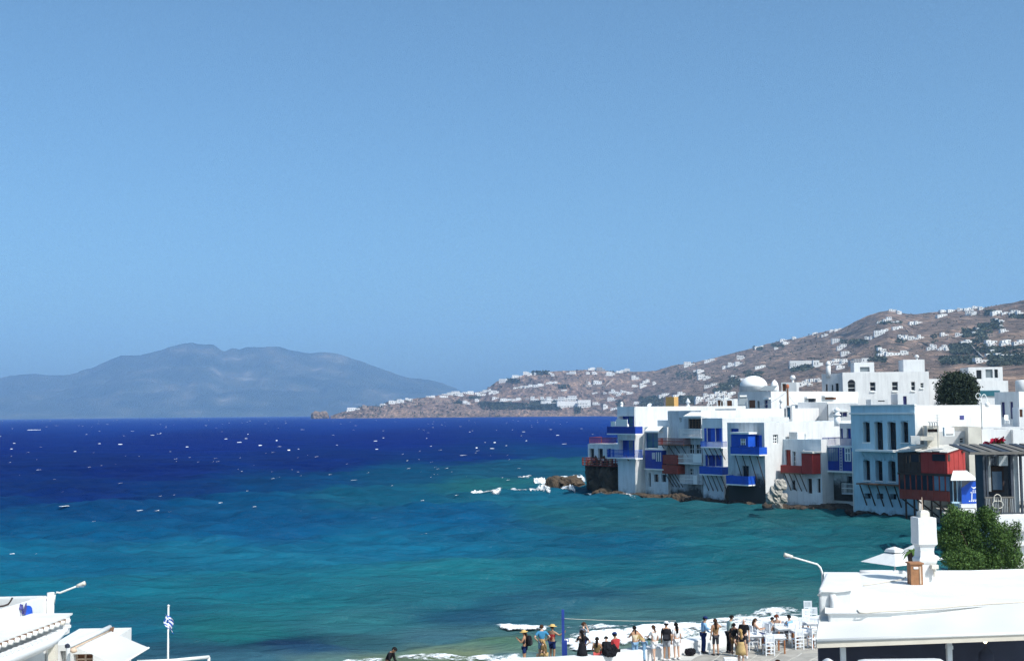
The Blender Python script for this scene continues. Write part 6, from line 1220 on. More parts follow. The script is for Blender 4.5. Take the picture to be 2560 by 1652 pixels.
# chimney on the roof
d = 44.0; b = P(2313, 1440, d) * [1, 1, 0] + [0, 0, zR - .05]; zz = lambda y: P(2313, y, d)[2] - b[2]; k = d / F
t = thing('roof_chimney', 'tall stepped white chimney with waisted middle on the near roof', 'chimney', b)
def sq(prof, name, mat='lime', rz=.08):
    mb = MB(); mb.lathe(b, [(r * k * math.sqrt(2), z_) for r, z_ in prof], 4, math.pi / 4 + rz); return mb.build(name, M[mat], t)
sq([(20, 0), (20, zz(1412)), (19, zz(1408))], 'base'); sq([(20, zz(1407.9)), (22, zz(1402)), (22.5, zz(1396)), (18.5, zz(1390)), (17, zz(1376)), (18.5, zz(1364)), (23.5, zz(1358))], 'waist'); sq([(24, zz(1357.9)), (23, zz(1335)), (23, zz(1294)), (22.5, zz(1292))], 'upper_block'); sq([(12, zz(1291.9)), (11.5, zz(1280)), (8, zz(1275)), (3, zz(1274))], 'pot', 'wash_beige')
mb = MB(); pt_ = b + [-.02, 0, zz(1276)]; mb.tube([pt_, b + [-.03, 0, zz(1242)]], .022, 6, .012); one(mb, 'spike', M['wood_box_pale'], 'thin pale spike standing up from the chimney pot', 'spike')
p = P(2336, 1416, 43.6); mb = MB(); mb.box(p, (.24, .2, .14)); mb.box(p - [0, 0, .2], (.06, .06, .3)); one(mb, 'floodlight', M['wash_beige'], 'small cream floodlight on the right foot of the chimney', 'floodlight')
p = Pz(2294, 1462, zR); t = thing('wooden_box', 'brown wooden box with pale slats standing on the roof before the chimney', 'box', p); mb = MB(); mb.box(p + [0, .25, .36], (.42, .42, .72)); mb.build('case', M['wood_box'], t); mb = MB(); mb.box(p + [.12, .03, .34], (.05, .03, .62)); mb.build('slat', M['wood_box_pale'], t); mb = MB(); mb.box(p + [0, .25, .75], (.5, .5, .05)); mb.build('lid', M['wood_box'], t); mb = MB(); mb.box(p + [-.03, .03, .6], (.16, .03, .07)); mb.build('label_plate', M['trim_white'], t)
# umbrella, palm, green tree, wall behind the building
d = 72.0; c = P(2236, 1372, d); tp = thing('parasol', 'big square white parasol on the waterfront behind the roof', 'parasol', c * [1, 1, 0] + [0, 0, 1.2]); hw = 68 * d / F; zl = P(2236, 1405, d)[2]
mb = MB(); mb.lathe([c[0], c[1], zl], [(hw * 1.2, 0), (hw * .32, (c[2] - zl) * .72)], 4, math.pi / 4 + .5); mb.f = [f for f in mb.f if len(f) == 4 and f not in ((3, 2, 1, 0),)]; mb.build('canopy', M['lime'], tp)
mb = MB(); mb.lathe([c[0], c[1], zl + (c[2] - zl) * .8], [(hw * .36, 0), (hw * .3, .16), (.05, .3)], 4, math.pi / 4 + .5); mb.build('vent', M['lime'], tp)
mb = MB(); mb.tube([[c[0], c[1], 1.2], [c[0], c[1], zl + .6]], .05, 8); mb.build('pole', M['post_grey'], tp)
c2_ = P(2285, 1360, 76); hw2 = 1.5; tp = thing('parasol', 'second white parasol half hidden behind the near chimney', 'parasol', c2_ * [1, 1, 0] + [0, 0, 1.2]); mb = MB(); mb.lathe([c2_[0], c2_[1], c2_[2] - .9], [(hw2 * 1.2, 0), (.1, .85)], 4, math.pi / 4 + .5); mb.build('canopy', M['lime'], tp); mb = MB(); mb.tube([[c2_[0], c2_[1], 1.2], [c2_[0], c2_[1], c2_[2] - .3]], .05, 8); mb.build('pole', M['post_grey'], tp)
def palm(c, h, label, n=12, L=.8):
    t = thing('potted_palm', label, 'plant', c); mb = MB(); mb.lathe(c, [(.18, 0), (.24, .5), (.2, .52)], 10); mb.build('pot', M['wood_dark'], t, True); rng = np.random.RandomState(int(h * 10)); mb = MB(); mb.tube([c + [0, 0, .5], c + [0, 0, h]], .05, 5); mb.build('trunk', M['bark'], t)
    mb = MB()
    for k_ in range(n):
        a = 6.283 * k_ / n + rng.rand(); up = rng.uniform(.2, .9); pts = [c + [0, 0, h] + np.array([math.cos(a) * L * s_, math.sin(a) * L * s_, up * L * s_ - .9 * L * s_ * s_]) for s_ in (0, .35, .7, 1)]; w_ = .09; i = len(mb.v); nrm = np.array([-math.sin(a), math.cos(a), 0])
        for q_, ww in zip(pts, (.02, w_, w_ * .8, .01)): mb.v += [tuple(q_ - nrm * ww), tuple(q_ + nrm * ww)]
        for j in range(3): mb.f.append((i + 2 * j, i + 2 * j + 1, i + 2 * j + 3, i + 2 * j + 2))
    mb.build('fronds', M['leaf_green'], t); return t
palm(P(2284, 1414, 46) , .55, 'small spiky palm in a dark pot at the left of the chimney', 12, .5)
d = 70.0; c = P(2440, 1350, d); tree('bushy bright green tamarisk tree behind the white roof', [c[0], c[1], 1.2], c, lobes_px(c, d, [(2385, 1295, 32, 28), (2420, 1310, 36, 34), (2470, 1300, 30, 32), (2372, 1345, 32, 40), (2430, 1360, 44, 44), (2490, 1340, 34, 38), (2528, 1350, 24, 30), (2400, 1400, 50, 36), (2470, 1400, 44, 34), (2520, 1395, 32, 34), (2462, 1285, 14, 22), (2380, 1272, 12, 14), (2540, 1320, 14, 18)]), 19000, .072, M['leaf_green'], 7, 6)
mb = MB(); pts = [P(2462, 1290, 92), P(2640, 1290, 92)]; mb.hexa([[pts[0][0], 90, 1.21], [pts[1][0], 90, 1.21], [pts[1][0], 92, 1.21], [pts[0][0], 92, 1.21], [pts[0][0], 90, pts[0][2]], [pts[1][0], 90, pts[0][2]], [pts[1][0], 92, pts[0][2]], [pts[0][0], 92, pts[0][2]]])
for y in (1326, 1362, 1402): zz_ = P(2560, y, 89.8)[2]; mb.hexa([[pts[0][0], 89.5, zz_], [pts[1][0], 89.5, zz_], [pts[1][0], 89.98, zz_], [pts[0][0], 89.98, zz_], [pts[0][0], 89.5, zz_ + .14], [pts[1][0], 89.5, zz_ + .14], [pts[1][0], 89.98, zz_ + .14], [pts[0][0], 89.98, zz_ + .14]])
one(mb, 'stepped_wall', M['wash'], 'white stepped wall behind the green tree', 'wall')
def arm_lamp(base, elbow, bend, head, label, r=.045):
    t = thing('street_lamp', label, 'street lamp', base); mb = MB(); mb.tube([base, elbow, elbow * .6 + bend * .4 + [0, 0, .08], bend, bend * .3 + head * .7, head], r, 8, r * .7); mb.build('arm', M['pipe_white'], t, True)
    dv = head - bend; dv /= np.linalg.norm(dv); q_ = head + dv * .28; mb = MB(); mb.tube([head - dv * .05, head + dv * .06, q_ - dv * .08, q_], .065, 8, .085); mb.build('lamp_head', M['wash_beige'], t, True); mb = MB(); mb.box(head + dv * .14 - [0, 0, .08], (.2, .14, .04)); mb.build('lens', M['glass_pale'], t); return t
arm_lamp(P(2055, 1466, 46.5) - [0, 0, 2.5], P(2056, 1432, 46.5), P(2043, 1410, 46.5), P(1978, 1391, 46.5), 'curved street lamp arm reaching seaward over the roof corner')
# ------------------------------------------------------------------ lower left: terrace, pergola, awning, flag
zT = 5.6; Rr = Pz(119, 1489, zT); Fl, Nl = Pz(-140, 1494, zT), Pz(-60, 1543, zT)
t = thing('roof_terrace', 'white walled roof terrace with a grey inner wall at the lower left', 'building', Pz(40, 1530, zT) * [1, 1, 0] + [0, 0, 1.2])
def wall_seg(name, a, b, z0, th, mat, parent, top=None): 
    d_ = b - a; nrm = np.array([d_[1], -d_[0], 0]); nrm /= np.linalg.norm(nrm); mb = MB(); a2, b2 = a - nrm * th, b - nrm * th
    mb.hexa([a * [1, 1, 0] + [0, 0, z0], b * [1, 1, 0] + [0, 0, z0], b2 * [1, 1, 0] + [0, 0, z0], a2 * [1, 1, 0] + [0, 0, z0], a, b, b2, a2]); return mb.build(name, M[mat], parent)
wall_seg('front_wall', Nl, Rr, 1.2, .18, 'lime', t); wall_seg('back_wall', Rr + [-.1, .1, 0], Fl, 3.6, .15, 'lime', t)
wall_seg('inner_screen', Fl + [0, -.25, -.06], Rr + [-.6, -.25, -.06], 3.6, .04, 'wash_grey', t)
p = Rr + [.12, 0, 0]; mb = MB(); mb.lathe(p * [1, 1, 0] + [0, 0, 1.2], [(.14, 0), (.14, P(130, 1480, p[1])[2] - 1.2)], 10); mb.build('column', M['lime'], t, True)
mb = MB(); q_ = [P(31, 1493, Rr[1] - 1.2), P(26, 1502, Rr[1] - 1.2), P(20, 1510, Rr[1] - 1.2), P(8, 1514, Rr[1] - 1.2), P(-10, 1516, Rr[1] - 1.2)]; mb.tube(q_, .035, 5); one(mb, 'cable', M['wood_dark'], 'black cable looped over the terrace parapet', 'cable')
arm_lamp(p + [.12, 0, -.3], p + [.15, 0, .02], P(150, 1481, p[1]), P(196, 1463, p[1]), 'straight-armed street lamp on the white terrace column')
wd_ = Nl - Rr; wd_ /= np.linalg.norm(wd_); wn = np.array([-wd_[1], wd_[0], 0]); wn = wn if wn[1] < 0 else -wn; WL = Wall(Nl, math.atan2(-wd_[1], -wd_[0]))
def onwall(pxs, o0, o1, mat, name, label, cat):
    pts = [WL.uz(x, y, o1) for x, y in pxs]; n = len(pts); mb = MB(); mb.poly([WL.pt(u, q, o1) for u, q in pts] + [WL.pt(u, q, o0) for u, q in pts], [tuple(range(n)), tuple(range(2 * n - 1, n - 1, -1))] + [(i, i + n, (i + 1) % n + n, (i + 1) % n) for i in range(n)]); return one(mb, name, M[mat], label, cat)
onwall([(64, 1537), (82, 1537), (81.5, 1527), (80, 1518), (76, 1513.5), (71, 1512.5), (66, 1515), (63.5, 1522)], .01, .06, 'paint_blue', 'blue_arch', 'bright blue arched board on the white terrace wall', 'board')
onwall([(56.5, 1535), (60, 1535), (58.5, 1518), (57, 1510), (56, 1516)], .01, .05, 'door_purple', 'purple_spike', 'purple pointed blade on the wall, further from the column', 'ornament'); onwall([(61, 1535), (64, 1535), (67, 1518), (67, 1506), (65.5, 1510), (63, 1520)], .07, .11, 'door_purple', 'purple_spike', 'purple pointed blade overlapping the blue arch', 'ornament')
for x, y, lab in ((51, 1517, 'small dark blue wall lamp beside the purple blades'), (119.5, 1495, 'small dark blue wall lamp next to the white column')):
    q_ = P(x, y, WL.pt(*WL.uz(x, y), .05)[1]) ; mb = MB(); mb.lathe(q_ - [0, 0, .08], [(.1, 0), (.11, .05), (.05, .12), (.06, .16), (.02, .2)], 8); mb.tube([q_ - [0, 0, .06], q_ - [0, 0, .6]], .012, 4); one(mb, 'wall_lamp', M['door_purple'], lab, 'lamp')
zP = 5.15; E1, E0 = Pz(164, 1541, zP), Pz(0, 1601, zP); ed = (E0 - E1) / np.linalg.norm(E0 - E1); E00 = E0 + ed * 5; K1 = Pz(167, 1538, zP); nP = np.array([ed[1], -ed[0], 0]); nP = nP if nP[1] < 0 else -nP
t = thing('pergola', 'white-topped pergola with a row of round beam ends at the lower left', 'pergola', E0 * [1, 1, 0] + [0, 0, 1.2])
B1, B0 = K1 + [0, .6, .0], Pz(-260, 1538, zP)
mb = MB(); tp_ = [E1, E00, B0, B1]; mb.poly([x for x in tp_] + [x - [0, 0, .06] for x in tp_], [(0, 1, 2, 3), (7, 6, 5, 4)] + [(i, i + 4, (i + 1) % 4 + 4, (i + 1) % 4) for i in range(4)]); mb.build('roof_cloth', M['lime'], t)
wall_seg('edge_board', E1 - [0, 0, .07], E00 - [0, 0, .07], zP - .16, .05, 'wood_brown', t)
Ltot = np.linalg.norm(E0 - E1); step = Ltot / 11.3
for k in range(17):
    q_ = E1 + ed * (step * k) - [0, 0, .15]; mb = MB(); mb.tube([q_ - nP * .3, q_ + nP * .16], .085, 10); mb.build('beam_end', M['wash_beige'] if k == 1 else M['canvas_white'], t, True)
# gutter with notches and a bellied fascia under the beam ends
G1, G0 = E1 + nP * .10 - [0, 0, .48] - ed * .02, E00 + nP * .16 - [0, 0, .52]; gl = np.linalg.norm(G0 - G1)
mb = MB(); m_ = 30
prof = [(-.28, .02), (.05, 0), (.12, -.06), (.15, -.16), (.10, -.30), (-.02, -.42), (-.25, -.46)]
for i in range(m_):
    u = i / (m_ - 1); tp = min(1, .35 + u * 6); c = G1 + (G0 - G1) * u + [0, 0, .12 * (1 - min(1, u * 4)) ** 2]
    for o_, z_ in prof: mb.v.append(tuple(c + nP * (o_ * tp) + [0, 0, z_ * tp]))
for i in range(m_ - 1):
    for j in range(len(prof) - 1): mb.f.append((i * 7 + j, i * 7 + j + 1, (i + 1) * 7 + j + 1, (i + 1) * 7 + j))
mb.build('fascia', M['lime_shade'], t, True)
for k in range(24):
    c = G1 + ed * (step * .82 * (k + .25)) + nP * .0 + [0, 0, .04 + .1 * (k == 0)]; mb = MB(); mb.box(c, (.2, .2, .1), math.atan2(ed[1], ed[0])); mb.build('gutter_block', M['lime_shade'], t)
at_d(133, 1606, 1790, E1[1] - 1.0, .26, .26, 'wash_beige', 'post', t)
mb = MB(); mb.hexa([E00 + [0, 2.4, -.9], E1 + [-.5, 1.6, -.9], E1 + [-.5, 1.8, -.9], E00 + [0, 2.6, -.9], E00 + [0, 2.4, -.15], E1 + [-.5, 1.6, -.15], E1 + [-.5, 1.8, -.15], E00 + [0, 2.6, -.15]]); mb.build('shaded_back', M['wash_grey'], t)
# small house behind the awning
zH = 4.6; h0, h1_, h2_, h3_ = Pz(120, 1578, zH), Pz(262, 1582, zH), Pz(341, 1592, zH), Pz(340, 1604, zH)
Wq = Wall(P(128, 1612, 47.5), A(3)); wq = Wq.uz(262, 1612)[0]; zq = Wq.uz(190, 1613)[1]
hq = House('beach_house', 'small white beach house with dark openings behind the slanted awning', 'house', Wq, Wq.uz(268, 1600)[0], 3.6, 1.0, P(250, 1594, 47.5)[2] - .25, M['lime'], front=[(150, 1626, 166, 1660, 'px'), (183, 1634, 232, 1668, 'px')], reveal=.4, parapet=.06)
for i, hh in enumerate(hq.fh): hq.fill(Wq, hh, 'window' if i == 0 else 'doorway', 'inner_dark' if i == 0 else 'shutter_brown', 'trim_white' if i == 0 else 'wood_box_pale', (1, 1))
# slanted awning on a roller tube
ta, tb_ = P(172, 1614, 44.0), P(275, 1567, 46.5)
t = thing('slanted_awning', 'square white awning hanging slantwise from a grey roller tube', 'awning', P(270, 1640, 45))
mb = MB(); mb.tube([ta, tb_], .09, 10); mb.build('roller_tube', M['post_grey'], t, True); mb = MB(); mb.tube([ta - [0, 0, .14], tb_ - [0, 0, .12]], .05, 8); mb.build('rail', M['wood_box_pale'], t, True)
cA, cB, cC, cD = P(196, 1619, 44.3), P(279, 1579, 46.4), P(372, 1618, 44.2), P(296, 1664, 42.2); mb = MB(); nu = 10
for i in range(nu):
    for j in range(nu): u, v = i / 9, j / 9; mb.v.append(tuple((cA * (1 - u) + cB * u) * (1 - v) + (cD * (1 - u) + cC * u) * v - [0, 0, .1 * math.sin(math.pi * v) * math.sin(math.pi * u)]))
for i in range(nu - 1):
    for j in range(nu - 1): mb.f.append((i * nu + j, i * nu + j + 1, (i + 1) * nu + j + 1, (i + 1) * nu + j))
mb.build('cloth', M['canopy_cloth'], t, True)
mb = MB(); mb.tube([cD, cC], .035, 6); mb.build('front_bar', M['lime'], t)
mb = MB(); mb.tube([P(170, 1612, 44.0), P(171, 1760, 44.0)], .08, 8); mb.build('post', M['post_grey'], t); mb = MB(); mb.lathe(P(169, 1614, 44.0) - [0, 0, .05], [(.1, 0), (.1, .1), (.03, .14)], 8); mb.build('knob', M['inner_dark'], t)
mb = MB(); mb.tube([P(281, 1578, 46.4), P(283, 1566, 46.4)], .04, 5); mb.tube([P(279, 1576, 46.4), P(276, 1568, 46.4)], .05, 5); mb.build('bracket', M['wood_brown'], t); mb = MB(); mb.lathe(P(184, 1625, 43.8) - [0, 0, .08], [(.06, 0), (.13, .05), (.12, .13), (.04, .17)], 8); mb.build('gearbox', M['wood_box_pale'], t, True)
# flag and railing
d = 50.0; a, b = P(421, 1516, d), P(420, 1650, d); mb = MB()
t = thing('flagpole', 'slim white flagpole carrying a limp blue and white striped flag', 'flagpole', [b[0], b[1], 1.2]); mb.tube([[b[0], b[1], 1.2], a], .045, 8, .035); mb.build('pole', M['pipe_white'], t, True); mb = MB(); mb.lathe(a, [(.04, 0), (.06, .05), (.01, .1)], 8); mb.build('finial', M['lime'], t, True)
mk('flag_blue', (.02, .09, .40), .85, 2, .1, .05, .1); mk('flag_white', (.82, .82, .84), .85, 2, .05, .05, .1)
def flag():                                                   # nine stripes and a canton, hanging in folds
    top, bot = P(421, 1528, d), P(421, 1583, d); Lf = top[2] - bot[2]; tf = thing('striped_flag', 'limp flag with blue and white stripes twisted round its pole', 'flag', bot); n = 22; m = 19
    def pos(u, v):                                            # u along the fly, v down the hoist; the fly droops across the pole
        wv = .085 + .075 * math.sin(2.2 * v + .4); x = -wv + u * (2 * wv + .04) + .05 * math.sin(7 * v) + .09 * v; y = -.07 - .09 * math.sin(5.5 * u + 3 * v) - .05 * u; zz_ = top[2] - v * Lf * .72 - (1 - abs(2 * u - .5) * .3) * u * Lf * .1 + (.5 - u) * .18
        return (top[0] + x, top[1] + y, zz_ - .1)
    mbs = {'flag_blue': MB(), 'flag_white': MB()}
    for i in range(m - 1):
        stripe = int(i / 2)
        for j in range(n - 1):
            canton = j < 8 and i < 10; k_ = 'flag_blue' if stripe % 2 == 0 else 'flag_white'
            if canton: k_ = 'flag_white' if (i in (4, 5) or j in (3, 4)) else 'flag_blue'
            mbs[k_].poly([pos(j / (n - 1), i / (m - 1)), pos((j + 1) / (n - 1), i / (m - 1)), pos((j + 1) / (n - 1), (i + 1) / (m - 1)), pos(j / (n - 1), (i + 1) / (m - 1))], [(0, 1, 2, 3)])
    mbs['flag_blue'].build('blue_stripes', M['flag_blue'], tf); mbs['flag_white'].build('white_stripes', M['flag_white'], tf)
flag()
t = thing('white_rail', 'white tubular rail at the foot of the flagpole', 'railing', P(430, 1655, 50) * [1, 1, 0] + [0, 0, 1.2]); r0, r1, r2 = P(343, 1653, 50), P(432, 1650, 50), P(522, 1641, 51.5)
mb = MB(); mb.tube([r0, r1, r2], .07, 8); mb.build('top_rail', M['lime'], t, True)
for q_ in (r1, r2): mb = MB(); mb.tube([q_, q_ * [1, 1, 0] + [0, 0, 1.2]], .06, 8); mb.build('post', M['lime'], t, True)
mb = MB(); g_ = [(-34, 20), (-34, 60), (-10.8, 52.5), (-10.8, 20)]; mb.poly([(x, y, 1.25) for x, y in g_] + [(x, y, -1) for x, y in g_], [(3, 2, 1, 0), (4, 5, 6, 7)] + [(k, (k + 1) % 4, (k + 1) % 4 + 4, k + 4) for k in range(4)]); o = mb.build('beach_terrace', M['paving_joint'], None); tag(o, 'raised paved terrace carrying the buildings at the lower left', 'terrace', kind='structure')
# ------------------------------------------------------------------ people on the plaza, furniture, small things
SK = {}
def mk_skin(k, c): mk(k, c, .55, 6, .12, 0, .35)
mk_skin('skin_fair', (.58, .36, .26)); mk_skin('skin_tan', (.42, .23, .14)); mk_skin('skin_dark', (.10, .05, .03))
for k, c in (('hair_black', (.012, .010, .010)), ('hair_brown', (.06, .03, .018)), ('hair_blond', (.42, .27, .11)), ('hair_red', (.13, .035, .018)), ('cloth_black', (.014, .014, .018)), ('cloth_navy', (.015, .03, .12)), ('cloth_blue', (.06, .25, .45)), ('cloth_sky', (.25, .45, .70)),
             ('cloth_denim', (.20, .34, .50)), ('cloth_red', (.42, .045, .05)), ('cloth_coral', (.55, .10, .09)), ('cloth_white', (.78, .78, .80)), ('cloth_grey', (.38, .40, .45)), ('cloth_olive', (.16, .11, .05)), ('cloth_mint', (.42, .55, .52)), ('cloth_tan', (.48, .34, .16)), ('cloth_cream', (.62, .52, .36)), ('straw', (.62, .42, .16)), ('cloth_char', (.05, .05, .06)), ('cloth_brown', (.20, .12, .06))):
    mk(k, c, .9, 5, .25, .15, .1)
SKINNED = []
def skin_mesh(name, pts, edges, radii, mat, parent, M4, sub=1, root=0):
    me = bpy.data.meshes.new(name + '_src'); me.from_pydata([tuple(M4 @ Vector(p)) for p in pts], edges, []); o = bpy.data.objects.new(name, me); COL.objects.link(o); o.parent = parent
    sk = o.modifiers.new('skin', 'SKIN'); sk.use_smooth_shade = True; sb = o.modifiers.new('sub', 'SUBSURF'); sb.levels = sub; sb.render_levels = sub
    for i, r in enumerate(radii): me.skin_vertices[0].data[i].radius = (r if isinstance(r, tuple) else (r, r))
    me.skin_vertices[0].data[root].use_root = True
    SKINNED.append((o, mat)); return o
def convert_skins():
    bpy.context.view_layer.update(); dg = bpy.context.evaluated_depsgraph_get(); res = []
    for o, mat in SKINNED: res.append(bpy.data.meshes.new_from_object(o.evaluated_get(dg)))
    for (o, mat), me in zip(SKINNED, res):
        o.modifiers.clear(); me.name = o.name; o.data = me; me.materials.clear(); me.materials.append(M[mat]); me.polygons.foreach_set('use_smooth', [True] * len(me.polygons))
ARMS = {  # elbow and hand, from the right shoulder (+x outward, +y forward)
 'down': ((.05, -.03, -.29), (.06, .06, -.54)), 'hip': ((.20, -.10, -.22), (.02, .06, -.40)), 'phone': ((.05, .12, -.25), (-.10, .34, -.10)), 'face': ((.16, .10, -.10), (-.08, .14, .12)), 'fwd': ((.05, .18, -.22), (.0, .42, -.25)),
 'lap': ((.06, .08, -.28), (-.06, .30, -.36)), 'reach': ((.22, .06, -.12), (.42, .12, .02)), 'table': ((.06, .20, -.22), (-.06, .44, -.20)), 'knee': ((.04, .20, -.25), (.0, .38, -.42))}
def person(label, px, py_feet, zf, face, hgt=1.72, pose='stand', arms=('down', 'down'), lean=0, skin='skin_fair', top='cloth_white', sleeves='short', bottom='cloth_navy', legs='shorts', hair='hair_brown', hairstyle='short', hat=None, seat=.46, loc=None, twist=0, dress=False):
    p = np.array(loc) if loc is not None else Pz(px, py_feet, zf); s = hgt / 1.75
    t = thing('person', label, 'person', p); t.rotation_euler.z = face
    M4 = Matrix.Scale(s, 4)
    L = Matrix.Rotation(-lean, 4, 'X')                        # lean forwards about the hips
    if pose == 'sit':
        pz = seat / s + .07; lower = {'pel': (0, 0, pz)}
        for sg, n_ in ((1, 'R'), (-1, 'L')): lower['hip' + n_] = (sg * .09, .03, pz - .02); lower['kn' + n_] = (sg * .12, .43, pz + .01); lower['an' + n_] = (sg * .11, .40, max(.07, pz - .42)); lower['to' + n_] = (sg * .12, .55, max(.04, pz - .46))
    elif pose == 'crouch':
        pz = .42; lower = {'pel': (0, 0, pz)}
        for sg, n_ in ((1, 'R'), (-1, 'L')): lower['hip' + n_] = (sg * .09, .02, pz - .02); lower['kn' + n_] = (sg * .15, .40, pz + .12); lower['an' + n_] = (sg * .12, .14, .08); lower['to' + n_] = (sg * .13, .30, .04)
    else:
        pz = .94; w_ = .07 if pose == 'stand' else .12; lower = {'pel': (0, 0, pz)}
        st = .0 if pose != 'stride' else .16
        for sg, n_ in ((1, 'R'), (-1, 'L')): lower['hip' + n_] = (sg * .078, 0, pz - .04); lower['kn' + n_] = (sg * (.09 + w_ * .15), .02 + sg * st * .6, .50); lower['an' + n_] = (sg * (.08 + w_ * .4), -.02 + sg * st, .08); lower['to' + n_] = (sg * (.09 + w_ * .5), .14 + sg * st, .035)
    up = lambda x, y, z_: tuple(L @ Vector((x, y, z_)) + Vector((0, 0, pz)))
    J = dict(lower); J['sp'] = up(0, .0, .18); J['ch'] = up(0, .0, .38); J['nb'] = up(0, -.01, .50); J['nk'] = up(0, .01, .57); J['hd'] = up(0, .035, .67); J['ht'] = up(0, .03, .755); J['ns'] = up(0, .125, .66)
    for sg, n_, arm in ((1, 'R', arms[1]), (-1, 'L', arms[0])):
        e, h = ARMS[arm]; J['sh' + n_] = up(sg * .165, -.01, .455); sh = Vector(J['sh' + n_])
        rot = L if arm not in ('down',) else Matrix.Rotation(-lean * .3, 4, 'X')
        J['el' + n_] = tuple(sh + rot @ Vector((sg * e[0], e[1], e[2]))); J['wr' + n_] = tuple(sh + rot @ Vector((sg * h[0], h[1], h[2]))); d_ = (Vector(J['wr' + n_]) - Vector(J['el' + n_])).normalized(); J['ha' + n_] = tuple(Vector(J['wr' + n_]) + d_ * .085)
    R = {'pel': (.145, .11), 'sp': (.125, .095), 'ch': (.15, .105), 'nb': (.085, .07), 'nk': .05, 'hd': (.082, .10), 'ht': .06, 'ns': .016}
    for n_ in 'RL': R.update({'hip' + n_: .08, 'kn' + n_: .057, 'an' + n_: .038, 'to' + n_: .036, 'sh' + n_: .062, 'el' + n_: .042, 'wr' + n_: .029, 'ha' + n_: (.036, .02)})
    E_ = [('pel', 'sp'), ('sp', 'ch'), ('ch', 'nb'), ('nb', 'nk'), ('nk', 'hd'), ('hd', 'ht'), ('hd', 'ns')]
    for n_ in 'RL': E_ += [('pel', 'hip' + n_), ('hip' + n_, 'kn' + n_), ('kn' + n_, 'an' + n_), ('an' + n_, 'to' + n_), ('ch', 'sh' + n_), ('sh' + n_, 'el' + n_), ('el' + n_, 'wr' + n_), ('wr' + n_, 'ha' + n_)]
    def grow(name, keys, mat, k=1.0, add=0.0, over={}):
        ks = [q for q in keys if q in J]; ix = {q: i for i, q in enumerate(ks)}; ed = [(ix[a], ix[b]) for a, b in E_ if a in ix and b in ix]
        rr = []
        for q in ks:
            r = over.get(q, R[q]); rr.append(tuple((x * k + add) * s for x in r) if isinstance(r, tuple) else (r * k + add) * s)
        return skin_mesh(name, [J[q] for q in ks], ed, rr, mat, t, M4)
    grow('body', list(J.keys()), skin)
    half = lambda a, b, f: tuple(Vector(J[a]).lerp(Vector(J[b]), f))
    for n_ in 'RL':
        J['s1' + n_] = half('sh' + n_, 'el' + n_, .75); R['s1' + n_] = .052; J['l1' + n_] = half('hip' + n_, 'kn' + n_, .75); R['l1' + n_] = .072
    E0_ = list(E_); E_ += [('sh' + n_, 's1' + n_) for n_ in 'RL'] + [('hip' + n_, 'l1' + n_) for n_ in 'RL']
    if top:
        keys = ['pel', 'sp', 'ch', 'nb', 'shR', 'shL'] + {'short': ['s1R', 's1L'], 'long': ['elR', 'elL', 'wrR', 'wrL'], 'none': []}[sleeves]
        grow('shirt', keys, top, 1.05, .012, {'nb': (.07, .06), 'shR': .055, 'shL': .055, 'pel': (.12, .095)})
    if dress:
        mb = MB(); a = Vector(J['pel']); mb.lathe([0, 0, 0], [(.27 * s, (pz - .42) * s), (.23 * s, (pz - .2) * s), (.165 * s, (pz + .08) * s), (.15 * s, (pz + .18) * s)], 14)
        v = np.array(mb.v); mb.v = (v + p).tolist(); mb.build('skirt', M[bottom], t, True)
    elif legs:
        keys = ['pel', 'hipR', 'hipL'] + {'shorts': ['l1R', 'l1L'], 'trousers': ['knR', 'knL', 'anR', 'anL'], 'capri': ['knR', 'knL']}[legs]
        grow(legs if legs != 'capri' else 'trousers', keys, bottom, 1.05, .013, {'l1R': .08, 'l1L': .08, 'anR': .05, 'anL': .05, 'pel': (.115, .09)})
    for n_ in 'RL':                                           # shoes and five-fingered hands
        a, b = Vector(J['an' + n_]), Vector(J['to' + n_]); mb = MB(); mb.tube([np.array(M4 @ (a + (b - a) * -.35 - Vector((0, 0, .03)))) + p, np.array(M4 @ ((a + b) / 2 - Vector((0, 0, .01)))) + p, np.array(M4 @ (b + (b - a) * .3)) + p], .05 * s, 7, .042 * s); mb.build('shoe', M['cloth_white' if legs == 'shorts' else 'cloth_char'], t, True)
        w0, h0 = Vector(J['wr' + n_]), Vector(J['ha' + n_]); d_ = (h0 - w0).normalized(); side = d_.cross(Vector((0, 1, 0))); side = side.normalized() if side.length > .1 else Vector((1, 0, 0)); nrm = d_.cross(side); mb = MB()
        for f, (o_, ln) in enumerate(((-.027, .062), (-.009, .075), (.009, .078), (.026, .066))):
            b0 = h0 - d_ * .01 + side * o_; mb.tube([np.array(M4 @ b0) + p, np.array(M4 @ (b0 + d_ * ln * .55 + nrm * .006)) + p, np.array(M4 @ (b0 + d_ * ln + nrm * .024)) + p], .009 * s, 5, .007 * s)
        b0 = w0 + d_ * .03 - side * .03; mb.tube([np.array(M4 @ b0) + p, np.array(M4 @ (b0 + d_ * .03 - side * .025)) + p, np.array(M4 @ (b0 + d_ * .062 - side * .028 + nrm * .012)) + p], .011 * s, 5, .008 * s); mb.build('fingers', M[skin], t, True)
    hc = M4 @ Vector(J['hd']); fw = (M4 @ Vector(J['ns']) - hc).normalized(); upv = (M4 @ Vector(J['ht']) - hc).normalized(); sv = fw.cross(upv).normalized(); upv = sv.cross(fw)
    HB = Matrix((sv, fw, upv)).transposed()
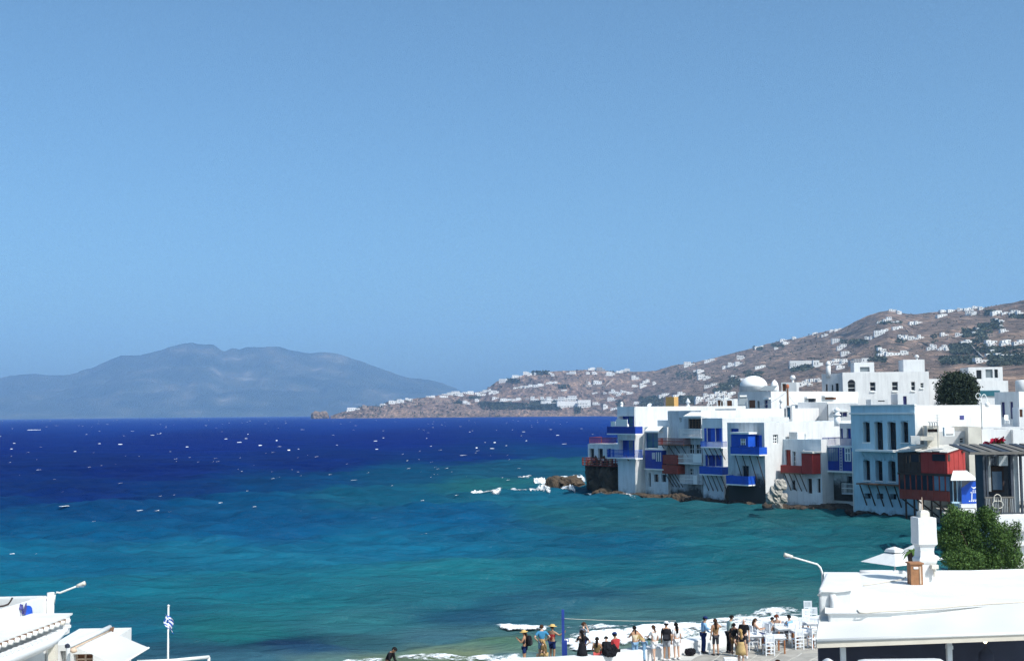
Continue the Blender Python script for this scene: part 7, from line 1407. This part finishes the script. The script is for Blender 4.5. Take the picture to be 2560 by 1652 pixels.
    if hair:
        mb = MB(); V = []; n1, n2 = 8, 14
        for i in range(n1 + 1):
            th = math.pi * .62 * i / n1
            for j in range(n2):
                ph = 2 * math.pi * j / n2; d_ = Vector((math.sin(th) * math.cos(ph), math.sin(th) * math.sin(ph), math.cos(th)))
                cut = .62 if d_.y > .25 else 1; th2 = th * cut; d_ = Vector((math.sin(th2) * math.cos(ph), math.sin(th2) * math.sin(ph), math.cos(th2)))
                r = (.108 + .01 * math.sin(5 * ph + 3 * th)) * s * (1.25 if hairstyle == 'curly' else 1); V.append(np.array(hc + HB @ (Vector((d_.x * .92, d_.y * 1.1 - .012 / .1 * .1, d_.z * 1.02)) * r)) + p)
        Fc = [(i * n2 + j, (i + 1) * n2 + j, (i + 1) * n2 + (j + 1) % n2, i * n2 + (j + 1) % n2) for i in range(n1) for j in range(n2)]
        mb.poly(V, Fc)
        if hairstyle in ('long', 'pony'):
            b0 = hc + HB @ Vector((0, -.09 * s, -.01 * s)); ln = .36 if hairstyle == 'long' else .26; mb.tube([np.array(hc + HB @ Vector((0, -.06 * s, .03 * s))) + p, np.array(b0 + HB @ Vector((0, -.015, -.08 * s))) + p, np.array(b0 + HB @ Vector((0, -.02, -ln * .6 * s))) + p, np.array(b0 + HB @ Vector((0, -.01, -ln * s))) + p], (.085 if hairstyle == 'long' else .045) * s, 9, (.05 if hairstyle == 'long' else .02) * s)
        mb.build('hair', M[hair], t, True)
    for sg in (-1, 1):
        mb = MB(); c = hc + HB @ Vector((sg * .034 * s, .098 * s, .012 * s)); mb.lathe(np.array(c) + p - [0, 0, .008], [(.003, 0), (.009, .004), (.009, .010), (.003, .014)], 6); mb.build('eye', M['hair_black'], t)
        mb = MB(); c = hc + HB @ Vector((sg * .088 * s, -.005 * s, -.01 * s)); mb.lathe(np.array(c) + p - [0, 0, .03 * s], [(.008 * s, 0), (.018 * s, .02 * s), (.02 * s, .045 * s), (.008 * s, .06 * s)], 6); mb.build('ear', M[skin], t, True)
    mb = MB(); c0 = hc + HB @ Vector((-.022 * s, .1 * s, -.045 * s)); c1 = hc + HB @ Vector((.022 * s, .1 * s, -.045 * s)); mb.tube([np.array(c0) + p, np.array((c0 + c1) / 2 + fw * .008) + p, np.array(c1) + p], .007 * s, 5); mb.build('mouth', M['cloth_coral'], t)
    if hat:
        kind, mt = hat; mb = MB(); c = hc + upv * .045 * s
        R3 = HB; prof = [(.21, -.005), (.205, .008), (.12, .015), (.108, .075), (.06, .098), (.004, .102)] if kind == 'brim' else [(.112, -.01), (.114, .03), (.09, .07), (.045, .09), (.004, .094)]
        m2 = MB(); m2.lathe([0, 0, 0], [(r * s, z_ * s) for r, z_ in prof], 18); mb.v = [tuple(np.array(c + R3 @ Vector(v)) + p) for v in m2.v]; mb.f = m2.f
        if kind == 'cap': b_ = len(mb.v); mb.poly([np.array(c + R3 @ Vector(q)) * 1 + p for q in ((-.075 * s, .085 * s, 0), (.075 * s, .085 * s, 0), (.06 * s, .19 * s, -.015 * s), (-.06 * s, .19 * s, -.015 * s), (-.075 * s, .085 * s, .012 * s), (.075 * s, .085 * s, .012 * s), (.06 * s, .19 * s, -.005 * s), (-.06 * s, .19 * s, -.005 * s))], [(3, 2, 1, 0), (4, 5, 6, 7), (0, 1, 5, 4), (1, 2, 6, 5), (2, 3, 7, 6), (3, 0, 4, 7)])
        mb.build('hat', M[mt], t, True)
    return t
D_ = math.radians
zB = .75                                                     # the people at the left stand a step lower, on the beach path
# facing: 0 looks out to sea (+y), 90 looks to the left, 180 towards us, -90 to the right
person('person in a wide straw hat and navy shorts looking at a phone', 1312, 1664, zB, D_(75), 1.66, arms=('phone', 'phone'), top='cloth_char', sleeves='none', bottom='cloth_navy', hair='hair_brown', hairstyle='long', hat=('brim', 'straw'), skin='skin_tan')
person('person in a blue t-shirt standing with both hands on hips', 1355, 1656, zB, D_(10), 1.80, arms=('hip', 'hip'), top='cloth_blue', bottom='cloth_denim', hair='hair_brown')
person('person in a yellow sun hat and red top beside the blue post', 1381, 1655, zB, D_(-40), 1.78, arms=('down', 'reach'), top='cloth_red', sleeves='none', bottom='cloth_navy', skin='skin_tan', hair='hair_brown', hat=('brim', 'straw'))
person('person with long blond hair sitting low on the seawall end', 1364, 1660, .72, D_(60), 1.62, pose='sit', seat=.4, lean=.25, arms=('lap', 'lap'), top='cloth_olive', bottom='cloth_tan', hair='hair_blond', hairstyle='long')
person('person in a pale blue shirt lifting a hand to the face', 1459, 1650, 1.2, D_(-60), 1.76, arms=('down', 'face'), top='cloth_grey', bottom='cloth_navy', legs='trousers', hair='hair_brown')
person('person in a short flared black dress with long dark hair', 1456, 1668, 1.2, D_(15), 1.68, arms=('fwd', 'hip'), top='cloth_black', bottom='cloth_black', dress=True, hair='hair_black', hairstyle='long')
person('person with long black hair and red trousers sitting on the seawall', 1496, 1640, 1.72, D_(-10), 1.64, loc=Pz(1493, 1637, 1.76) + [0, .1, -.42], pose='sit', seat=.40, lean=.1, arms=('lap', 'lap'), skin='skin_tan', top='cloth_olive', sleeves='none', bottom='cloth_coral', legs='trousers', hair='hair_black', hairstyle='long')
person('person in a red shirt and dark cap sitting sideways on the seawall', 1540, 1634, 1.72, D_(25), 1.8, loc=Pz(1541, 1630, 1.76) + [0, .1, -.42], pose='sit', seat=.40, lean=.12, arms=('lap', 'knee'), top='cloth_red', bottom='cloth_black', legs='trousers', hair='hair_black', hat=('cap', 'cloth_navy'), skin='skin_tan')
person('person hunched in a black jacket between two sitters in red', 1521, 1638, 1.72, D_(0), 1.72, loc=Pz(1518, 1634, 1.76) + [0, .1, -.42], pose='sit', seat=.40, lean=.55, arms=('knee', 'knee'), top='cloth_black', sleeves='long', bottom='cloth_char', legs='trousers', hair='hair_black')
person('person in a cream vest and pale jeans with hair tied up', 1588, 1655, 1.2, D_(20), 1.66, arms=('fwd', 'hip'), top='cloth_cream', sleeves='none', bottom='cloth_denim', legs='trousers', hair='hair_black', hairstyle='pony', skin='skin_tan')
person('person bending forward in a tan top beside the pale jeans', 1612, 1654, 1.2, D_(70), 1.66, lean=.75, arms=('fwd', 'fwd'), top='cloth_tan', bottom='cloth_denim', legs='trousers', hair='hair_red', hairstyle='pony')
person('person in white t-shirt and white shorts with a long ponytail', 1636, 1654, 1.2, D_(35), 1.68, pose='stride', arms=('fwd', 'down'), top='cloth_white', bottom='cloth_white', hair='hair_brown', hairstyle='pony')
person('person in a black t-shirt, grey shorts and white cap', 1667, 1651, 1.2, D_(-15), 1.78, arms=('down', 'down'), top='cloth_black', bottom='cloth_grey', hair='hair_black', hat=('cap', 'cloth_white'), skin='skin_tan')
person('person in a loose white tunic with very long black hair', 1692, 1648, 1.2, D_(20), 1.70, arms=('down', 'down'), top='cloth_white', bottom='cloth_white', hair='hair_black', hairstyle='long', skin='skin_fair', legs='shorts')
person('person in a light blue shirt and blue cap leaning by the wall', 1759, 1632, 1.2, D_(-75), 1.72, pose='stand', lean=.12, arms=('fwd', 'lap'), top='cloth_sky', sleeves='long', bottom='cloth_navy', legs='trousers', hair='hair_black', hat=('cap', 'cloth_navy'), skin='skin_tan')
person('person in a brown top and dark cropped trousers raising an arm', 1790, 1638, 1.2, D_(10), 1.72, arms=('down', 'face'), top='cloth_brown', sleeves='none', bottom='cloth_char', legs='capri', hair='hair_brown', hairstyle='long', skin='skin_tan')
person('person in a pale mint shirt and black trousers leaning to the right', 1823, 1632, 1.2, D_(-70), 1.80, lean=.2, arms=('fwd', 'fwd'), top='cloth_mint', bottom='cloth_black', legs='trousers', hair='hair_black', skin='skin_tan')
person('person with dark skin in a black shirt and brown shorts', 1836, 1640, 1.2, D_(-20), 1.55, arms=('down', 'down'), top='cloth_black', bottom='cloth_brown', hair='hair_black', skin='skin_dark')
person('bald person in a black shirt and dark shorts facing us', 1861, 1644, 1.2, D_(165), 1.84, arms=('down', 'down'), top='cloth_black', bottom='cloth_char', hair=None, skin='skin_fair')
person('person in a black top and long tan skirt with blond hair', 1853, 1662, 1.2, D_(10), 1.62, arms=('hip', 'down'), top='cloth_black', bottom='cloth_tan', dress=True, hair='hair_blond', hairstyle='long')
# dining: white tables with brown legs, tall slatted chairs
def tall_table(px, py, rz, label):
    c = Pz(px, py, 1.97); t = thing('dining_table', label, 'table', c * [1, 1, 0] + [0, 0, 1.2], 'white tables on the plaza'); t.rotation_euler.z = rz; c0 = np.array(t.location)
    for k in range(4): mb = MB(); mb.box(c0 + [0, -.36 + .24 * k, .75], (.9, .225, .04)); mb.build('top_plank', M['cloth_white'], t)
    mb = MB(); mb.box(c0 + [0, 0, .685], (.78, .82, .08)); mb.build('apron', M['cloth_white'], t)
    for sx in (-.38, .38):
        for sy in (-.38, .38): mb = MB(); mb.box(c0 + [sx, sy, .322], (.06, .06, .642)); mb.build('leg', M['table_leg'], t)
    return t
mk('table_leg', (.34, .14, .06), .7, 3, .25, .1, .3); mk('chair_white', (.74, .76, .80), .7, 3, .08, .05, .3)
def build_chair():
    t = thing('dining_chair', 'x', 'chair', (0, 0, 0), 'white slat-backed chairs on the plaza')
    for sx in (-.2, .2): mb = MB(); mb.box((sx, -.2, .49), (.045, .045, .98)); mb.build('back_post', M['chair_white'], t); mb = MB(); mb.box((sx, .2, .22), (.045, .045, .44)); mb.build('leg', M['chair_white'], t)
    mb = MB(); mb.box((0, 0, .462), (.46, .46, .04)); mb.build('seat', M['chair_white'], t)
    for z_ in (.94, .62): mb = MB(); mb.box((0, -.2, z_), (.354, .03, .07)); mb.build('back_rail', M['chair_white'], t)
    for k in range(5): mb = MB(); mb.box((-.14 + .07 * k, -.2, .78), (.045, .02, .246)); mb.build('back_slat', M['chair_white'], t)
    for z_ in (.14, .3):
        for sy in (-.2, .2): mb = MB(); mb.box((0, sy, z_), (.354, .03, .035)); mb.build('stretcher', M['chair_white'], t)
    return t
ch0 = build_chair()
CH = [(1922, 1637, 8, 'white chair in front, backing onto us at the nearest table'), (1918, 1604, 170, 'white chair behind the left side of the nearest table'), (1995, 1621, 10, 'white chair before the middle right table'), (1881, 1626, 95, 'white chair behind the bald person'), (1951, 1610, 175, 'white chair tucked behind the nearest table'), (2012, 1567, 10, 'white chair at the farthest table by the surf'), (2036, 1596, 160, 'white chair against the white building corner'), (2034, 1620, -70, 'white chair at the brown-legged table by the canopy'), (2034, 1566, 170, 'white chair at the far end by the wall'), (1898, 1607, 80, 'white chair beside the seated long-haired diner'), (1976, 1606, 20, 'white chair under the diner in sky blue'), (1946, 1603, 150, 'white chair under the auburn-haired diner'), (2012, 1594, 180, 'white chair beyond the middle right table'), (2018, 1545, 0, 'white chair farthest out in front of the surf'), (1888, 1613, -80, 'white chair under the long-haired diner'), (1928, 1607, -70, 'white chair under the diner in white')]
for i, (x, y, rz, lab) in enumerate(CH):
    o = ch0 if i == 0 else copy_tree(ch0); o.location = Pz(x, y, 1.2).tolist(); o.rotation_euler.z = D_(rz); o['label'] = lab
for (x, y, rz, lab) in ((1934, 1589, .15, 'white table nearest to us with bright brown legs'), (2006, 1576, .1, 'white table right of centre by the canopy edge'), (1957, 1566, .2, 'white table where the red-haired diner sits'), (2032, 1553, .1, 'white table farthest out by the building corner'), (1880, 1584, .1, 'white table half hidden behind the bald person')): tall_table(x, y, rz, lab)
person('person with long dark hair seated at the table behind the bald man', 1888, 1612, 1.2, D_(-80), 1.68, pose='sit', seat=.47, arms=('table', 'table'), top='cloth_grey', sleeves='none', bottom='cloth_navy', legs='trousers', hair='hair_brown', hairstyle='long')
person('person with big curly auburn hair in a black top leaning over a table', 1945, 1601, 1.2, D_(150), 1.72, pose='sit', seat=.47, lean=.2, arms=('table', 'table'), skin='skin_fair', top='cloth_black', sleeves='none', bottom='cloth_coral', hair='hair_red', hairstyle='curly')
person('person with short dark hair in white seated nearest the surf', 1928, 1606, 1.2, D_(-70), 1.6, pose='sit', seat=.47, lean=.1, arms=('table', 'table'), top='cloth_white', bottom='cloth_white', legs='trousers', hair='hair_black', skin='skin_tan')
person('person in a sky blue shirt seated with back turned', 1975, 1604, 1.2, D_(30), 1.74, pose='sit', seat=.47, arms=('table', 'table'), top='cloth_sky', bottom='cloth_navy', legs='trousers', hair='hair_black', skin='skin_tan')
# half-seen people at the bottom edge and on the beach
person('person in black bending forward at the edge of the water', 0, 0, 0, D_(-115), 1.76, loc=P(960, 1634, 52.5) * [1, 1, 0] + [.1, 0, .95], lean=.6, arms=('fwd', 'fwd'), top='cloth_black', sleeves='long', bottom='cloth_black', legs='trousers', hair='hair_black', skin='skin_tan')
person('person with reddish-brown hair, only the head seen at the bottom', 0, 0, 0, D_(60), 1.7, loc=Pz(1946, 1646, 2.9) * [1, 1, 0] + [0, 0, 1.2], top='cloth_red', hair='hair_red', hairstyle='short')
person('person with light brown hair at the bottom by the round awning', 0, 0, 0, D_(20), 1.7, loc=Pz(2001, 1653, 2.9) * [1, 1, 0] + [0, 0, 1.2], top='cloth_tan', hair='hair_red', hairstyle='short', skin='skin_tan')
u_, q_ = W1.uz(1570, 1078, .8); person('person in white and red standing on the upper blue balcony', 0, 0, 0, D_(60), 1.7, loc=W1.pt(u_, q_ - .35, .7), arms=('fwd', 'fwd'), top='cloth_white', bottom='cloth_coral', hair='hair_black', lean=.2)
ua_, ub_ = dkr[0], dkr[1]
for i, (f, tp_c, lab) in enumerate(((.25, 'cloth_coral', 'person in coral sitting out on the cliff deck, seaward end'), (.55, 'cloth_white', 'person in white sitting out in the middle of the cliff deck'), (.8, 'cloth_tan', 'person in tan sitting out on the cliff deck by the house'))):
    person(lab, 0, 0, 0, D_(40 + 60 * i), 1.68, loc=Wa.pt(ua_ + (ub_ - ua_) * f, dkr[2] + .0, 1.2), pose='sit', seat=.45, arms=('lap', 'lap'), top=tp_c, bottom='cloth_navy', hair='hair_brown')
    c = Wa.pt(ua_ + (ub_ - ua_) * f, dkr[2], 1.2); t = thing('deck_stool', 'small dark stool under the ' + lab.split(' sitting')[0], 'stool', c); mb = MB(); mb.lathe(c + [0, 0, .36], [(.2, 0), (.2, .07)], 10); mb.build('seat', M['wood_dark'], t); mb = MB(); mb.lathe(c, [(.15, 0), (.12, .358)], 8); mb.build('base', M['wood_dark'], t)
convert_skins()
# things people carry, the blue post, rope, bags
def backpack(c, rz, mat, label, sx=.32, sz=.46):
    t = thing('backpack', label, 'backpack', c - [0, 0, sz / 2]); mb = MB(); n = 10
    for i in range(n):
        a = 2 * math.pi * i / n
        for zz_, k in ((-.5, .75), (-.42, .98), (.2, 1), (.42, .8), (.5, .45)): x, y = sx / 2 * k * np.sign(math.cos(a)) * abs(math.cos(a)) ** .6, .12 * k * np.sign(math.sin(a)) * abs(math.sin(a)) ** .6; mb.v.append((c[0] + x * math.cos(rz) - y * math.sin(rz), c[1] + x * math.sin(rz) + y * math.cos(rz), c[2] + zz_ * sz))
    for i in range(n):
        for j in range(4): mb.f.append((i * 5 + j, (i + 1) % n * 5 + j, (i + 1) % n * 5 + j + 1, i * 5 + j + 1))
    mb.f.append(tuple(i * 5 + 4 for i in range(n))); mb.build('sack', M[mat], t, True); mb = MB(); mb.box(c + np.array([math.sin(rz), -math.cos(rz), 0]) * .125 - [0, 0, .08], (.2, .05, .2), rz); mb.build('pocket', M['cloth_char'], t); return t
p = Pz(1312, 1664, zB); backpack(p + [.21, -.05, 1.18], D_(75), 'cloth_black', 'black backpack on the straw-hatted person')
p = Pz(1667, 1651, 1.2); backpack(p + [-.02, -.24, 1.22], D_(-15), 'cloth_black', 'large black backpack on the white-capped person', .36, .52)
c = Pz(1516, 1636, 1.76); mb = MB(); rr = np.random.RandomState(3)
rock('black_bag', M['cloth_black'], c + [.15, -.12, .22], (.6, .38, .5), 77, 'big black bag slumped on the seawall among the sitters', 14, cat='bag', sq=3)
rock('black_bag', M['cloth_black'], Pz(1725, 1634, 1.25) + [0, -.1, .12], (.42, .3, .3), 79, 'small black bag left at the foot of the white seawall', 12, cat='bag', sq=3)
mk('post_blue', (.02, .05, .27), .6, 2, .2, .1, .3)
b, a = P(1407, 1660, 55.2), P(1407, 1523, 55.2); b[2] = 1.0
t = thing('blue_post', 'tall dark blue painted post on the seawall with a short bracket', 'post', b); mb = MB(); mb.box([a[0], a[1], (a[2] + b[2]) / 2], (.12, .12, a[2] - b[2])); mb.build('pole', M['post_blue'], t)
q_ = P(1414.5, 1600, 55.2); mb = MB(); mb.box([q_[0], q_[1], (q_[2] + 1.0) / 2], (.11, .11, q_[2] - 1.0)); mb.build('stub_post', M['post_blue'], t); mb = MB(); mb.tube([q_ - [.02, 0, 0], q_ + [0, 0, .08], q_ + [.09, 0, .1], q_ + [.13, 0, .02], q_ + [.11, 0, -.08]], .022, 6); mb.build('hook', M['post_blue'], t)
mb = MB(); mb.box(P(1407, 1545, 55.2), (.15, .15, .05)); mb.build('collar', M['post_blue'], t)
wire(P(1408, 1545, 55.2), P(1690, 1551, 60.5), .05, 'pale rope stretched from the blue post out over the water', .009).data.materials[0] = M['wash_beige']
for x, y0, lab in ((1751, 1628, 'thin white stake nearer the sitters, on the plaza'), (1773, 1608, 'taller thin white stake by the blue-capped person')):
    a = P(x, y0, 56.8); mb = MB(); mb.tube([[a[0], a[1], 1.2], a], .03, 6); one(mb, 'white_stake', M['chair_white'], lab, 'stake')
c = P(1826, 1646, 53.6); t = thing('menu_stand', 'white box-topped stand cut by the bottom of the photo', 'stand', c * [1, 1, 0] + [0, 0, 1.2]); mb = MB(); mb.box(c - [0, 0, .18], (.56, .3, .45)); mb.build('box', M['cloth_white'], t); mb = MB(); mb.box([c[0], c[1], (c[2] - .41 + 1.2) / 2], (.1, .1, c[2] - .41 - 1.2)); mb.build('stem', M['post_grey'], t)
p = Pz(1690, 1648, 1.2)
